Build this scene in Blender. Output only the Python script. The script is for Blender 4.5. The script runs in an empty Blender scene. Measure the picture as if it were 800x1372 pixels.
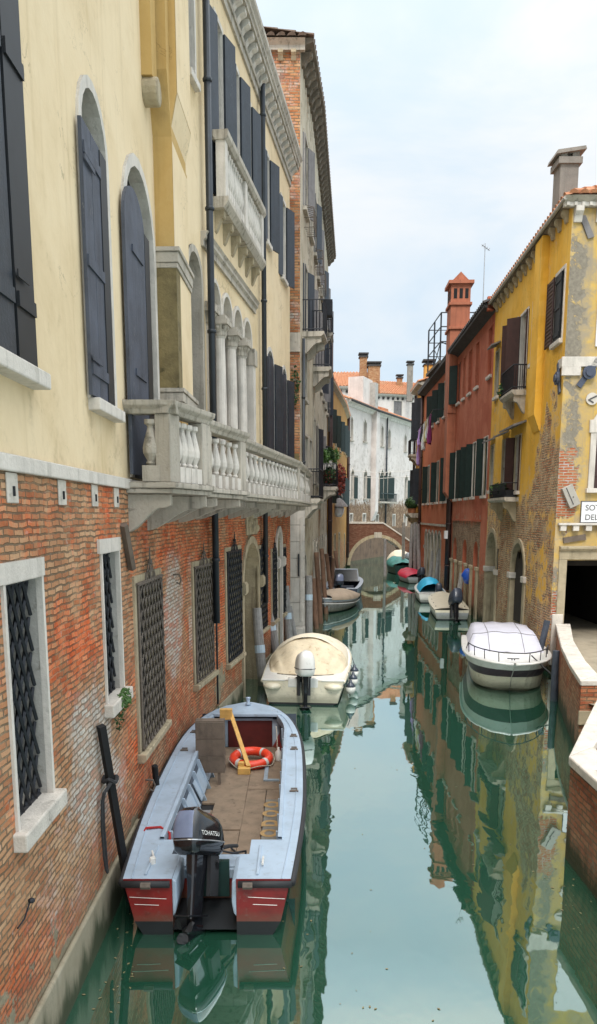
import bpy, bmesh, math, random
from mathutils import Vector, Matrix, noise as mnoise
random.seed(7)
PI = math.pi
SC = bpy.context.scene
COL = SC.collection
# ------------------------------------------------------------------ survey: turning sight lines of the camera into points on real walls
CAMH, FOC, PIT = 4.3, 1050.0, math.radians(9.7)
def ray(u, v):
    a = (u-400)/FOC; b = (869-v)/FOC
    return (a, math.cos(PIT)+b*math.sin(PIT), -math.sin(PIT)+b*math.cos(PIT))
def at_z(u, v, z=0.0):
    r = ray(u, v); t = (z-CAMH)/r[2]; return Vector((r[0]*t, r[1]*t, z))
def at_y(u, v, Y):
    r = ray(u, v); t = Y/r[1]; return Vector((r[0]*t, Y, CAMH+r[2]*t))

class Frame:
    """a vertical wall plane: s runs along it, d stands out of it, z is up"""
    def __init__(self, A, B, side):
        self.A = Vector((A[0], A[1])); t = Vector((B[0]-A[0], B[1]-A[1])); self.L = t.length; self.t = t.normalized()
        self.n = Vector((self.t.y, -self.t.x)) if side == 'L' else Vector((-self.t.y, self.t.x))
    def __call__(self, s, d, z):
        p = self.A + self.t*s + self.n*d
        return Vector((p.x, p.y, z))
    def px(self, u, v, d=0.0):
        r = ray(u, v); A = self.A + self.n*d
        den = r[0]*self.n.x + r[1]*self.n.y
        k = (A.x*self.n.x + A.y*self.n.y)/den
        p = Vector((r[0]*k, r[1]*k)) - A
        return p.dot(self.t), CAMH + r[2]*k
    def rc(self, u0, u1, vt, vb, d=0.0):
        um, vm = (u0+u1)/2, (vt+vb)/2
        a = self.px(u0, vm, d)[0]; b = self.px(u1, vm, d)[0]
        return min(a, b), max(a, b), self.px(um, vb, d)[1], self.px(um, vt, d)[1]

# ------------------------------------------------------------------ mesh builder
class MB:
    def __init__(self, fr=None):
        self.v = []; self.f = []; self.m = []; self.w = {}; self.fr = fr; self.mi = 0
    def pt(self, p):
        if self.fr is None: return Vector(p)
        return self.fr(*p)
    def add(self, vs, fs, raw=False):
        b = len(self.v)
        self.v += [Vector(p) if raw else self.pt(p) for p in vs]
        for f in fs: self.f.append([i+b for i in f]); self.m.append(self.mi)
        return b
    def box(self, a0, a1, b0, b1, c0, c1):
        self.add([(a0,b0,c0),(a1,b0,c0),(a1,b1,c0),(a0,b1,c0),(a0,b0,c1),(a1,b0,c1),(a1,b1,c1),(a0,b1,c1)],
                 [(0,3,2,1),(4,5,6,7),(0,1,5,4),(1,2,6,5),(2,3,7,6),(3,0,4,7)])
        return self
    def quad(self, *ps): self.add(ps, [tuple(range(len(ps)))]); return self
    def prism(self, poly, ax, lo, hi):
        """extrude a 2-D polygon along axis ax (0 s, 1 d, 2 z)"""
        n = len(poly)
        def mk(p, h):
            q = list(p); q.insert(ax, h); return tuple(q)
        vs = [mk(p, lo) for p in poly]+[mk(p, hi) for p in poly]
        fs = [tuple(range(n))[::-1], tuple(range(n, 2*n))]+[(i, (i+1) % n, n+(i+1) % n, n+i) for i in range(n)]
        self.add(vs, fs); return self
    def tube(self, pts, r, n=8, caps=True, closed=False):
        P = [self.pt(p) for p in pts]; m = len(P)
        rs = r if isinstance(r, (list, tuple)) else [r]*m
        rings = []; prev = None
        for i in range(m):
            if closed: T = P[(i+1) % m]-P[i-1]
            else: T = P[min(i+1, m-1)]-P[max(i-1, 0)]
            T = T.normalized() if T.length > 1e-9 else Vector((0,0,1))
            if prev is None:
                a = Vector((0,0,1)) if abs(T.z) < .9 else Vector((1,0,0)); N = T.cross(a).normalized()
            else:
                N = prev - T*prev.dot(T); N = N.normalized() if N.length > 1e-6 else T.orthogonal().normalized()
            prev = N; B = T.cross(N)
            rings.append([P[i]+(N*math.cos(2*PI*k/n)+B*math.sin(2*PI*k/n))*rs[i] for k in range(n)])
        vs = [q for R in rings for q in R]; fs = []
        for i in range(m if closed else m-1):
            j = (i+1) % m
            for k in range(n): fs.append((i*n+k, i*n+(k+1) % n, j*n+(k+1) % n, j*n+k))
        if caps and not closed: fs += [tuple(range(n))[::-1], tuple(range((m-1)*n, m*n))]
        self.add(vs, fs, raw=True); return self
    def lathe(self, prof, c=(0,0,0), n=12):
        c = self.pt(c); vs = []; fs = []
        for r, z in prof:
            for k in range(n): vs.append((c.x+r*math.cos(2*PI*k/n), c.y+r*math.sin(2*PI*k/n), c.z+z))
        m = len(prof)
        for i in range(m-1):
            for k in range(n): fs.append((i*n+k, i*n+(k+1) % n, (i+1)*n+(k+1) % n, (i+1)*n+k))
        fs += [tuple(range(n))[::-1], tuple(range((m-1)*n, m*n))]
        self.add(vs, fs, raw=True); return self
    def grid(self, rows, close=False):
        """rows of points -> quads"""
        n = len(rows[0]); vs = [p for r in rows for p in r]; fs = []
        for i in range(len(rows)-1):
            for k in range(n if close else n-1): fs.append((i*n+k, i*n+(k+1) % n, (i+1)*n+(k+1) % n, (i+1)*n+k))
        self.add(vs, fs); return self
    def sphere(self, c, rx, ry, rz, n=12, m=8):
        rows = []
        for i in range(m+1):
            a = -PI/2+PI*i/m
            rows.append([(c[0]+rx*math.cos(a)*math.cos(2*PI*k/n), c[1]+ry*math.cos(a)*math.sin(2*PI*k/n), c[2]+rz*math.sin(a)) for k in range(n)])
        self.grid(rows, close=True); return self
    def sheet(self, s0, s1, z0, z1, holes=(), step=.6, wear=None, d=0.0):
        """a wall face with rectangular, round-arched or pointed openings left out"""
        ss = {s0, s1}; zs = {z0, z1}
        for h in holes: ss |= {h[0], h[1]}; zs |= {h[2], h[3]}
        def fill(vals, lo, hi):
            vals = sorted(x for x in vals if lo-1e-6 <= x <= hi+1e-6); out = [vals[0]]
            for a, b in zip(vals, vals[1:]):
                if b-a < 1e-6: continue
                k = max(1, int(math.ceil((b-a)/step)))
                out += [a+(b-a)*i/k for i in range(1, k+1)]
            return out
        S = fill(ss, s0, s1); Z = fill(zs, z0, z1); idx = {}
        def vid(i, j):
            if (i, j) not in idx:
                idx[(i, j)] = self.add([(S[i], d, Z[j])], [])
                if wear: self.w[idx[(i, j)]] = wear(S[i], Z[j])
            return idx[(i, j)]
        for i in range(len(S)-1):
            for j in range(len(Z)-1):
                cs, cz = (S[i]+S[i+1])/2, (Z[j]+Z[j+1])/2
                if any(h[0] < cs < h[1] and h[2] < cz < h[3] for h in holes): continue
                self.f.append([vid(i,j), vid(i+1,j), vid(i+1,j+1), vid(i,j+1)]); self.m.append(self.mi)
        for h in holes:
            if h[4] == 'r': continue
            pts = head(h)
            for a, b in zip(pts, pts[1:]):
                q = self.add([(a[0],d,a[1]),(b[0],d,b[1]),(b[0],d,h[3]),(a[0],d,h[3])], [(0,1,2,3)])
                if wear:
                    for k in range(4): self.w[q+k] = wear(a[0], h[3])
        return self
    def build(self, name, mat, parent=None, smooth=False, bevel=0, seg=2, wear=False, local=False, recalc=True):
        off = root_off(parent) if (parent is not None and not local) else Vector((0,0,0))
        me = bpy.data.meshes.new(name)
        me.from_pydata([tuple(p-off) for p in self.v], [], self.f)
        mats = mat if isinstance(mat, (list, tuple)) else [mat]
        for m in mats: me.materials.append(m)
        if len(mats) > 1: me.polygons.foreach_set('material_index', self.m)
        if recalc:
            bm = bmesh.new(); bm.from_mesh(me); bmesh.ops.recalc_face_normals(bm, faces=bm.faces); bm.to_mesh(me); bm.free()
        uvl = me.uv_layers.new(name='UVMap'); data = [0.0]*(2*len(me.loops)); vv = me.vertices
        for p in me.polygons:
            n = p.normal
            if abs(n.z) > .75:
                for li in p.loop_indices:
                    c = vv[me.loops[li].vertex_index].co + off; data[2*li] = c.x; data[2*li+1] = c.y
            else:
                tx, ty = -n.y, n.x
                if ty < -1e-4 or (abs(ty) <= .3 and tx < 0 and abs(ty) < abs(tx)*.3): tx, ty = -tx, -ty
                l = math.hypot(tx, ty) or 1; tx /= l; ty /= l
                for li in p.loop_indices:
                    c = vv[me.loops[li].vertex_index].co + off; data[2*li] = c.x*tx+c.y*ty; data[2*li+1] = c.z
        uvl.data.foreach_set('uv', data)
        if wear or self.w:
            at = me.color_attributes.new('wear', 'FLOAT_COLOR', 'POINT')
            arr = [0.0]*(4*len(me.vertices))
            for i, c in self.w.items(): arr[4*i:4*i+4] = [c[0], c[1], c[2], 1.0]
            at.data.foreach_set('color', arr)
        if smooth:
            for p in me.polygons: p.use_smooth = True
        o = bpy.data.objects.new(name, me); COL.objects.link(o)
        if parent is not None: o.parent = parent
        if bevel:
            md = o.modifiers.new('bevel', 'BEVEL'); md.width = bevel; md.segments = seg; md.limit_method = 'ANGLE'; md.angle_limit = math.radians(40)
            if smooth is None: pass
        return o
def head(h, n=10):
    """outline of the head of an arched opening, from its left spring to its right spring"""
    a, b, z0, z1, kind = h[:5]; w = (b-a)/2; c = (a+b)/2
    hh = h[5] if len(h) > 5 else w
    sp = z1-hh; out = []
    for i in range(n+1):
        t = -1+2*i/n
        if kind == 'arch': x = -math.cos(PI*i/n); z = math.sin(PI*i/n)
        elif kind == 'ogee':
            x = t; q = 1-abs(t); z = (.55*math.sqrt(max(0, 1-t*t)) + .45*q**2.2)
        out.append((c+w*x, sp+hh*z))
    return out
def outline(h, n=10):
    if h[4] == 'r': return [(h[0],h[2]),(h[0],h[3]),(h[1],h[3]),(h[1],h[2])]
    return [(h[0],h[2])]+head(h, n)+[(h[1],h[2])]
OFFS = {}
def root_off(o):
    while o.parent is not None: o = o.parent
    return OFFS.get(o.name, Vector((0,0,0)))
def thing(name, label, cat, loc=(0,0,0), rz=0.0, group=None, local=False):
    o = bpy.data.objects.new(name, None); COL.objects.link(o); o.location = loc; o.rotation_euler = (0,0,rz)
    o.empty_display_size = .2
    o['label'] = label; o['category'] = cat
    if group: o['group'] = group
    OFFS[o.name] = Vector((0,0,0)) if local else Vector(loc)
    return o
def tag(o, label, cat, group=None):
    o['label'] = label; o['category'] = cat
    if group: o['group'] = group
    return o
def struct(o, kind='structure'): o['kind'] = kind; return o
def inst(name, src, parent, pos, rz=0.0):
    """another object on the same mesh data"""
    o = bpy.data.objects.new(name, src.data if hasattr(src, 'data') else src); COL.objects.link(o)
    o.parent = parent; o.location = Vector(pos)-root_off(parent) if parent is not None else Vector(pos); o.rotation_euler = (0,0,rz)
    return o
def meshdata(mb, name, mat, smooth=False):
    o = mb.build(name, mat, None, smooth=smooth); me = o.data; bpy.data.objects.remove(o); return me

# ------------------------------------------------------------------ materials
def nd(nt, t, ins=None, **props):
    n = nt.nodes.new('ShaderNode'+t)
    for k, v in props.items(): setattr(n, k, v)
    for k, v in (ins or {}).items():
        s = n.inputs[k]
        if isinstance(v, bpy.types.NodeSocket): nt.links.new(v, s)
        elif isinstance(v, (tuple, list)) and len(v) == 3 and s.type == 'RGBA': s.default_value = (*v, 1)
        else: s.default_value = v
    return n
def mix(nt, f, a, b, mode='MIX'):
    return nd(nt, 'MixRGB', {'Fac': f, 'Color1': a, 'Color2': b}, blend_type=mode).outputs['Color']
def math_(nt, op, a, b=0.0, clamp=False):
    n = nt.nodes.new('ShaderNodeMath'); n.operation = op; n.use_clamp = clamp
    for i, v in enumerate((a, b)):
        if isinstance(v, bpy.types.NodeSocket): nt.links.new(v, n.inputs[i])
        else: n.inputs[i].default_value = v
    return n.outputs[0]
def mrange(nt, v, a, b, c=0.0, d=1.0, smooth=True):
    n = nd(nt, 'MapRange', {'Value': v, 'From Min': a, 'From Max': b, 'To Min': c, 'To Max': d})
    n.interpolation_type = 'SMOOTHSTEP' if smooth else 'LINEAR'
    return n.outputs['Result']
def ramp(nt, f, stops):
    n = nt.nodes.new('ShaderNodeValToRGB'); nt.links.new(f, n.inputs[0]); e = n.color_ramp.elements
    while len(e) < len(stops): e.new(.5)
    for el, (p, c) in zip(e, stops): el.position = p; el.color = (*c, 1)
    return n.outputs['Color']
def noise(nt, vec, scale, detail=4, rough=.55, dist=0.0):
    return nd(nt, 'TexNoise', {'Vector': vec, 'Scale': scale, 'Detail': detail, 'Roughness': rough, 'Distortion': dist}).outputs['Fac']
def new_mat(name):
    m = bpy.data.materials.new(name); m.use_nodes = True; nt = m.node_tree; nt.nodes.clear()
    out = nt.nodes.new('ShaderNodeOutputMaterial'); b = nt.nodes.new('ShaderNodeBsdfPrincipled')
    nt.links.new(b.outputs[0], out.inputs[0])
    return m, nt, b
def setb(nt, b, **k):
    names = {'color': 'Base Color', 'rough': 'Roughness', 'metal': 'Metallic', 'spec': 'Specular IOR Level', 'normal': 'Normal', 'coat': 'Coat Weight'}
    for a, v in k.items():
        s = b.inputs[names[a]]
        if isinstance(v, bpy.types.NodeSocket): nt.links.new(v, s)
        elif isinstance(v, (tuple, list)): s.default_value = (*v, 1)
        else: s.default_value = v
def posn(nt): return nd(nt, 'NewGeometry').outputs['Position']
def stretch(nt, vec, sx, sy, sz):
    return nd(nt, 'VectorMath', {0: vec, 1: (sx, sy, sz)}, operation='MULTIPLY').outputs[0]
def bump(nt, h, strength, dist=.02, normal=None):
    ins = {'Height': h, 'Strength': strength, 'Distance': dist}
    if normal is not None: ins['Normal'] = normal
    return nd(nt, 'Bump', ins).outputs[0]
def pm(name, col, rough=.6, var=.25, scale=3.0, metal=0.0, bmp=.0, bscale=30.0, streak=0.0, dirt=None, coat=0.0, spec=.5, local=False, crust=0.0, scum=0.0, chips=None):
    """a plain surface with uneven tone, grain, rain streaks and dirt"""
    m, nt, b = new_mat(name)
    p = nd(nt, 'TexCoord').outputs['Object'] if local else posn(nt)
    n1 = noise(nt, p, scale, 5, .6)
    c = ramp(nt, n1, [(.25, tuple(x*(1-var) for x in col)), (.5, col), (.78, tuple(min(1, x*(1+var*.7)) for x in col))])
    if streak:
        s = noise(nt, stretch(nt, p, 7, 7, .5), 1.2, 4, .6)
        c = mix(nt, math_(nt, 'MULTIPLY', mrange(nt, s, .48, .75), streak), c, dirt or tuple(x*.35 for x in col))
    elif dirt:
        s = noise(nt, p, scale*1.7, 6, .7)
        c = mix(nt, mrange(nt, s, .55, .75), c, dirt)
    if crust:
        nz = nd(nt, 'SeparateXYZ', {0: nd(nt, 'NewGeometry').outputs['Normal']}).outputs['Z']
        k = math_(nt, 'ADD', math_(nt, 'MULTIPLY', nz, .55), math_(nt, 'MULTIPLY', math_(nt, 'SUBTRACT', noise(nt, p, 6, 6, .7), .5), 1.9))
        c = mix(nt, math_(nt, 'MULTIPLY', mrange(nt, k, .12, .55), crust), c, (.045,.042,.030))
        c = mix(nt, math_(nt, 'MULTIPLY', mrange(nt, noise(nt, p, 1.1, 5, .65), .45, .7), crust*.5), c, (.17,.155,.115))
    if chips:
        cn_ = math_(nt, 'MULTIPLY', mrange(nt, noise(nt, stretch(nt, p, 1, 1, .45), 17, 6, .75), .60, .64), mrange(nt, noise(nt, p, 1.4, 3), .45, .6))
        c = mix(nt, math_(nt, 'MULTIPLY', cn_, .75), c, chips)
    if scum:
        wz = nd(nt, 'SeparateXYZ', {0: posn(nt)}).outputs['Z']; sn_ = noise(nt, stretch(nt, posn(nt), 1, 1, 3), 5, 5, .7)
        wz = math_(nt, 'ADD', wz, math_(nt, 'MULTIPLY', math_(nt, 'SUBTRACT', sn_, .5), -.22))
        c = mix(nt, math_(nt, 'MULTIPLY', mrange(nt, wz, .34, .08), scum), c, (.075,.085,.05))
        c = mix(nt, math_(nt, 'MULTIPLY', mrange(nt, noise(nt, stretch(nt, p, 1, 1, .6), 9, 6, .75), .55, .72), scum*.7), c, (.16,.15,.13))
    setb(nt, b, color=c, rough=rough, metal=metal, coat=coat, spec=spec)
    if bmp: setb(nt, b, normal=bump(nt, noise(nt, p, bscale, 5, .6), bmp, .03))
    return m
def brick_layer(nt, cols, mortar, w=.25, h=.072, ms=.009, wob=1.0):
    uv = nd(nt, 'TexCoord').outputs['UV']
    p = posn(nt)
    dn = nd(nt, 'TexNoise', {'Vector': p, 'Scale': 5.0, 'Detail': 3.0}).outputs['Color']
    dv = nd(nt, 'VectorMath', {0: dn, 1: (-.5,-.5,-.5)}, operation='ADD').outputs[0]
    dv = stretch(nt, dv, .055*wob, .04*wob, 0)
    vec = nd(nt, 'VectorMath', {0: uv, 1: dv}, operation='ADD').outputs[0]
    bt = nd(nt, 'TexBrick', {'Vector': vec, 'Color1': (0,0,0), 'Color2': (1,1,1), 'Mortar': (.5,.5,.5), 'Scale': 1.0, 'Mortar Size': ms,
                             'Mortar Smooth': .35, 'Bias': 0.0, 'Brick Width': w, 'Row Height': h})
    rnd = nd(nt, 'SeparateColor', {0: bt.outputs['Color']}).outputs[0]
    fine = noise(nt, p, 38.0, 4, .65)
    reg = mrange(nt, noise(nt, p, 1.7, 5, .7, .5), .30, .70, 0, 1, False)
    k = math_(nt, 'ADD', math_(nt, 'ADD', math_(nt, 'MULTIPLY', rnd, .36), math_(nt, 'MULTIPLY', fine, .30)), math_(nt, 'MULTIPLY', reg, .36))
    c = ramp(nt, k, cols)
    fac = bt.outputs['Fac']
    mt = mix(nt, mrange(nt, noise(nt, p, 3.1, 5, .7), .46, .62), mortar, tuple(min(.5, x*2.6) for x in mortar))
    c = mix(nt, fac, c, mt)
    hgt = math_(nt, 'SUBTRACT', math_(nt, 'ADD', math_(nt, 'MULTIPLY', rnd, .3), math_(nt, 'MULTIPLY', fine, .5)), math_(nt, 'MULTIPLY', fac, 1.0))
    return c, hgt, fac, rnd
def water_line(nt, c, z, p):
    """damp, algae and salt at the foot of a wall"""
    n = noise(nt, stretch(nt, p, 1, 1, .3), 2.2, 5, .65)
    zz = math_(nt, 'ADD', z, math_(nt, 'MULTIPLY', math_(nt, 'SUBTRACT', n, .5), -1.1))
    c = mix(nt, math_(nt, 'MULTIPLY', mrange(nt, zz, 1.3, .35), .45), c, (.20,.17,.115))
    c = mix(nt, math_(nt, 'MULTIPLY', mrange(nt, zz, .42, .12), .92), c, (.030,.042,.018))
    return c
def wall_mat(name, stucco, under, bricks, mortar, red=None, salt=(.66,.60,.53), streak=.35, streakcol=None, base_brick=False, grain=.25, bw=.25, bh=.072, ms=.009, dark=0.0, gscale=.55, wob=1.0, blot=0.0, tanmix=.3):
    """wear attribute: R lays bare the brick, G salts it (or greys the stucco), B lays bare the under-plaster (or reddens brick)"""
    m, nt, b = new_mat(name)
    p = posn(nt); z = nd(nt, 'SeparateXYZ', {0: p}).outputs['Z']
    at = nd(nt, 'Attribute', attribute_name='wear')
    sep = nd(nt, 'SeparateColor', {0: at.outputs['Color']})
    wr, wg, wb = sep.outputs[0], sep.outputs[1], sep.outputs[2]
    big = noise(nt, p, gscale, 6, .62, .3); med = noise(nt, p, 2.3, 6, .65, .4); sm = noise(nt, p, 11.0, 5, .65)
    bc, bh_, fac, rnd = brick_layer(nt, bricks, mortar, bw, bh, ms, wob)
    rag = math_(nt, 'ADD', math_(nt, 'MULTIPLY', math_(nt, 'SUBTRACT', med, .5), 1.5), math_(nt, 'MULTIPLY', math_(nt, 'SUBTRACT', sm, .5), .7))
    def mask(w, lo=.42, hi=.58): return mrange(nt, math_(nt, 'ADD', w, rag), lo, hi)
    if red is not None:
        rm = mask(wb, .25, .8)
        bc = mix(nt, math_(nt, 'MULTIPLY', math_(nt, 'SUBTRACT', 1.0, rm), tanmix), bc, mix(nt, fac, mix(nt, rnd, (.36,.185,.105), (.58,.395,.265)), mortar))
        bc = mix(nt, math_(nt, 'MULTIPLY', rm, .7), bc, mix(nt, 1.0, bc, red, 'MULTIPLY'))
    bc = mix(nt, math_(nt, 'MULTIPLY', mrange(nt, big, .42, .66), .35), bc, mix(nt, 1.0, bc, (.62,.50,.42), 'MULTIPLY'))
    # lime and salt left on the brick
    sc = mix(nt, mrange(nt, sm, .35, .65), salt, tuple(x*.62 for x in salt))
    if base_brick:
        sk = mrange(nt, math_(nt, 'ADD', math_(nt, 'MULTIPLY', rnd, .5), math_(nt, 'MULTIPLY', sm, .8)), .45, .75)
        sk = math_(nt, 'MULTIPLY', math_(nt, 'SUBTRACT', 1.0, math_(nt, 'MULTIPLY', fac, .75)), math_(nt, 'ADD', .35, math_(nt, 'MULTIPLY', sk, .65)))
        bc = mix(nt, math_(nt, 'MULTIPLY', mask(wg, .4, .75), sk), bc, sc)
    bc = mix(nt, math_(nt, 'MULTIPLY', mrange(nt, sm, .60, .72), .4), bc, tuple(x*.8 for x in salt))
    dk = mrange(nt, med, .62, .75)
    bc = mix(nt, math_(nt, 'MULTIPLY', dk, .35), bc, (.10,.065,.04))
    if base_brick:
        col = bc; hgt = bh_; peel = None
        pl = mask(wr)
        uc = mix(nt, mrange(nt, sm, .3, .7), under, tuple(x*.6 for x in under))
        col = mix(nt, pl, col, uc)
        hgt = mix(nt, pl, hgt, math_(nt, 'ADD', math_(nt, 'MULTIPLY', sm, .5), .3))
    else:
        st = ramp(nt, big, [(.28, stucco[0]), (.5, stucco[1]), (.75, stucco[2])])
        st = mix(nt, math_(nt, 'MULTIPLY', mrange(nt, med, .45, .75), .35), st, stucco[0])
        vs = noise(nt, stretch(nt, p, 5, 5, .28), 1.3, 5, .62)
        st = mix(nt, math_(nt, 'MULTIPLY', mrange(nt, vs, .5, .78), streak), st, streakcol or tuple(x*.42 for x in stucco[0]))
        pt = mrange(nt, noise(nt, p, .8, 3, .5, .8), .555, .575)
        st = mix(nt, math_(nt, 'MULTIPLY', pt, .28), st, stucco[2])
        ck = math_(nt, 'ABSOLUTE', math_(nt, 'SUBTRACT', noise(nt, p, 1.05, 9, .62, .6), .5))
        ck = math_(nt, 'MULTIPLY', mrange(nt, ck, .006, .0015), mrange(nt, noise(nt, p, .6, 2), .50, .62))
        st = mix(nt, math_(nt, 'MULTIPLY', ck, .5), st, tuple(x*.3 for x in stucco[0]))
        gm = mask(wg, .3, .9)
        st = mix(nt, math_(nt, 'MULTIPLY', gm, .8), st, under)
        um = mask(wb)
        uc = ramp(nt, sm, [(.3, tuple(x*.6 for x in under)), (.7, under)])
        st = mix(nt, um, st, uc)
        pl = mask(wr)
        # pale broken rim of the render round each bare patch
        rim = math_(nt, 'MULTIPLY', mask(wr, .30, .42), math_(nt, 'SUBTRACT', 1.0, pl))
        st = mix(nt, math_(nt, 'MULTIPLY', rim, .55), st, tuple(min(1, x*1.1) for x in under))
        if blot:
            bl = mrange(nt, noise(nt, p, 1.6, 6, .7, .5), .50, .60)
            bc = mix(nt, math_(nt, 'MULTIPLY', bl, blot), bc, mix(nt, mrange(nt, sm, .35, .6), tuple(x*.55 for x in under), under))
        col = mix(nt, pl, st, bc)
        sh = math_(nt, 'ADD', 1.0, math_(nt, 'ADD', math_(nt, 'MULTIPLY', sm, .25), math_(nt, 'MULTIPLY', um, -.35)))
        hgt = mix(nt, pl, sh, math_(nt, 'MULTIPLY', bh_, .9))
    if dark: col = mix(nt, dark, col, (0.02,.015,.01))
    col = water_line(nt, col, z, p)
    setb(nt, b, color=col, rough=.88, spec=.25, normal=bump(nt, hgt, .75 if base_brick else .7, .028))
    return m

ORANGE = [(.12,(.14,.045,.02)),(.32,(.38,.125,.04)),(.48,(.52,.205,.07)),(.66,(.58,.30,.13)),(.86,(.62,.42,.24))]
M = {}
M['brick'] = wall_mat('canal_brick', None, (.36,.31,.21), ORANGE, (.185,.13,.08), red=(1.45,.40,.20), base_brick=True, ms=.0105, bh=.056, bw=.20, wob=1.3, tanmix=.5)
M['cream'] = wall_mat('cream_stucco', ((.63,.485,.285),(.765,.61,.395),(.81,.665,.455)), (.43,.33,.20), ORANGE, (.3,.24,.16), streak=.34, streakcol=(.45,.32,.15))
M['tan'] = wall_mat('tan_stucco', ((.40,.25,.085),(.52,.34,.125),(.58,.40,.17)), (.36,.24,.09), ORANGE, (.3,.24,.16), streak=.3)
M['old'] = wall_mat('old_grey_stucco', ((.34,.29,.20),(.50,.44,.33),(.62,.57,.46)), (.28,.245,.18), ORANGE, (.30,.24,.16), streak=.8, streakcol=(.12,.095,.06), gscale=.9)
M['oldbrick'] = wall_mat('old_brick', None, (.42,.36,.26), ORANGE, (.2,.155,.1), red=(1.1,.5,.35), base_brick=True, ms=.014, bw=.28, bh=.085)
M['yellow'] = wall_mat('yellow_stucco', ((.66,.345,.04),(.82,.46,.06),(.85,.55,.14)), (.60,.455,.30), [(.1,(.30,.085,.042)),(.32,(.54,.19,.09)),(.5,(.62,.36,.20)),(.75,(.68,.52,.34)),(.9,(.72,.62,.45))], (.20,.155,.10), streak=.5, streakcol=(.40,.24,.06), ms=.02, bw=.21, bh=.07, wob=2.2, blot=.55)
M['yellowend'] = wall_mat('weathered_yellow_stucco', ((.40,.31,.19),(.60,.40,.11),(.47,.40,.30)), (.30,.265,.21), [(.2,(.36,.08,.035)),(.55,(.46,.14,.06)),(.9,(.5,.26,.15))], (.40,.32,.22), streak=.6, streakcol=(.27,.24,.20), ms=.016, gscale=.9)
M['red'] = wall_mat('red_stucco', ((.38,.09,.048),(.50,.15,.085),(.58,.225,.14)), (.42,.30,.20), [(.1,(.16,.07,.04)),(.4,(.32,.16,.09)),(.7,(.44,.30,.19)),(.9,(.52,.42,.30))], (.17,.13,.09), streak=.5, streakcol=(.20,.04,.022), ms=.022, bw=.21, bh=.07, wob=2.5, blot=.5)
M['red2'] = wall_mat('orange_red_stucco', ((.40,.10,.045),(.50,.15,.07),(.56,.20,.10)), (.44,.35,.25), ORANGE, (.3,.24,.16), streak=.4, streakcol=(.22,.05,.025))
M['orange'] = wall_mat('orange_stucco', ((.56,.27,.06),(.66,.35,.085),(.70,.42,.14)), (.45,.37,.25), ORANGE, (.3,.24,.16), streak=.35)
M['white'] = wall_mat('white_stucco', ((.52,.465,.43),(.68,.615,.575),(.74,.68,.64)), (.36,.31,.25), [(.1,(.11,.05,.03)),(.4,(.22,.11,.065)),(.7,(.30,.18,.11)),(.9,(.36,.26,.18))], (.20,.15,.1), streak=.4, streakcol=(.27,.25,.24), ms=.02, salt=(.40,.34,.28))
M['ochre'] = wall_mat('ochre_stucco', ((.34,.17,.045),(.46,.25,.07),(.52,.31,.10)), (.38,.3,.18), ORANGE, (.3,.24,.16), streak=.45, streakcol=(.16,.07,.025))
M['quay'] = wall_mat('quay_brick', None, (.30,.26,.17), [(.1,(.10,.035,.018)),(.32,(.27,.075,.03)),(.55,(.40,.13,.05)),(.75,(.46,.21,.09)),(.92,(.5,.33,.18))], (.13,.10,.06), red=(1.2,.5,.35), base_brick=True, ms=.011, bh=.075, bw=.25)
M['bridge'] = wall_mat('bridge_brick', None, (.3,.2,.13), [(.1,(.07,.02,.015)),(.5,(.15,.04,.027)),(.9,(.21,.07,.045))], (.10,.06,.045), red=(1,.5,.4), salt=(.22,.15,.11), base_brick=True, ms=.012)
M['stone'] = pm('istrian_stone', (.49,.44,.37), .8, .3, 2.2, bmp=.45, bscale=22, streak=.8, dirt=(.085,.078,.06), crust=.85)
M['whitestone'] = pm('white_stone', (.65,.60,.54), .75, .2, 3, bmp=.3, bscale=25, streak=.45, dirt=(.22,.20,.165), crust=.35)
M['eavewood'] = pm('brown_eave_stone', (.17,.14,.105), .9, .4, 3, bmp=.5, bscale=18, streak=.6, dirt=(.05,.04,.03), crust=.3)
M['tanstone'] = pm('tan_stone', (.42,.35,.235), .85, .3, 3.2, bmp=.5, bscale=26, streak=.6, dirt=(.13,.10,.06))
M['coping'] = pm('coping_stone', (.59,.54,.475), .75, .25, 4, bmp=.35, bscale=40, dirt=(.24,.22,.18))
M['mossystone'] = pm('mossy_stucco', (.20,.155,.07), .9, .5, 4.5, bmp=.4, bscale=25, dirt=(.05,.045,.018))
M['plaster'] = pm('grey_reveal_plaster', (.42,.395,.36), .9, .28, 3.5, bmp=.4, bscale=18, dirt=(.16,.145,.11))
M['plinth'] = wall_mat('plinth_render', ((.26,.22,.15),(.37,.33,.24),(.45,.41,.32)), (.16,.13,.08), ORANGE, (.2,.15,.1), streak=.6, streakcol=(.10,.085,.045), gscale=1.6)
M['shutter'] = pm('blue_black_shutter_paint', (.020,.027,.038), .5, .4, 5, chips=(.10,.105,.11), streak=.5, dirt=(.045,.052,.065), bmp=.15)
M['shutterlit'] = pm('lit_shutter_paint', (.060,.070,.098), .6, .5, 3, chips=(.19,.19,.20), streak=.85, dirt=(.022,.027,.038), bmp=.2)  # paler copy of the shutter paint, with light on the leaf coloured in
M['shutterblack'] = pm('black_shutter_paint', (.008,.010,.013), .5, .4, 5)
M['shuttergreen'] = pm('dark_green_shutter_paint', (.012,.028,.026), .5, .35, 5, bmp=.1)
M['shutterbrown'] = pm('brown_shutter_paint', (.045,.017,.015), .55, .35, 5, bmp=.15)
M['shuttergrey'] = pm('grey_shutter_wood', (.19,.18,.18), .8, .3, 6, streak=.5, bmp=.2)
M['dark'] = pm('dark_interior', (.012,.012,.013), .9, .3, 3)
M['glass'] = pm('window_glass', (.03,.035,.04), .12, .4, 2.0, spec=.7)
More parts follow.
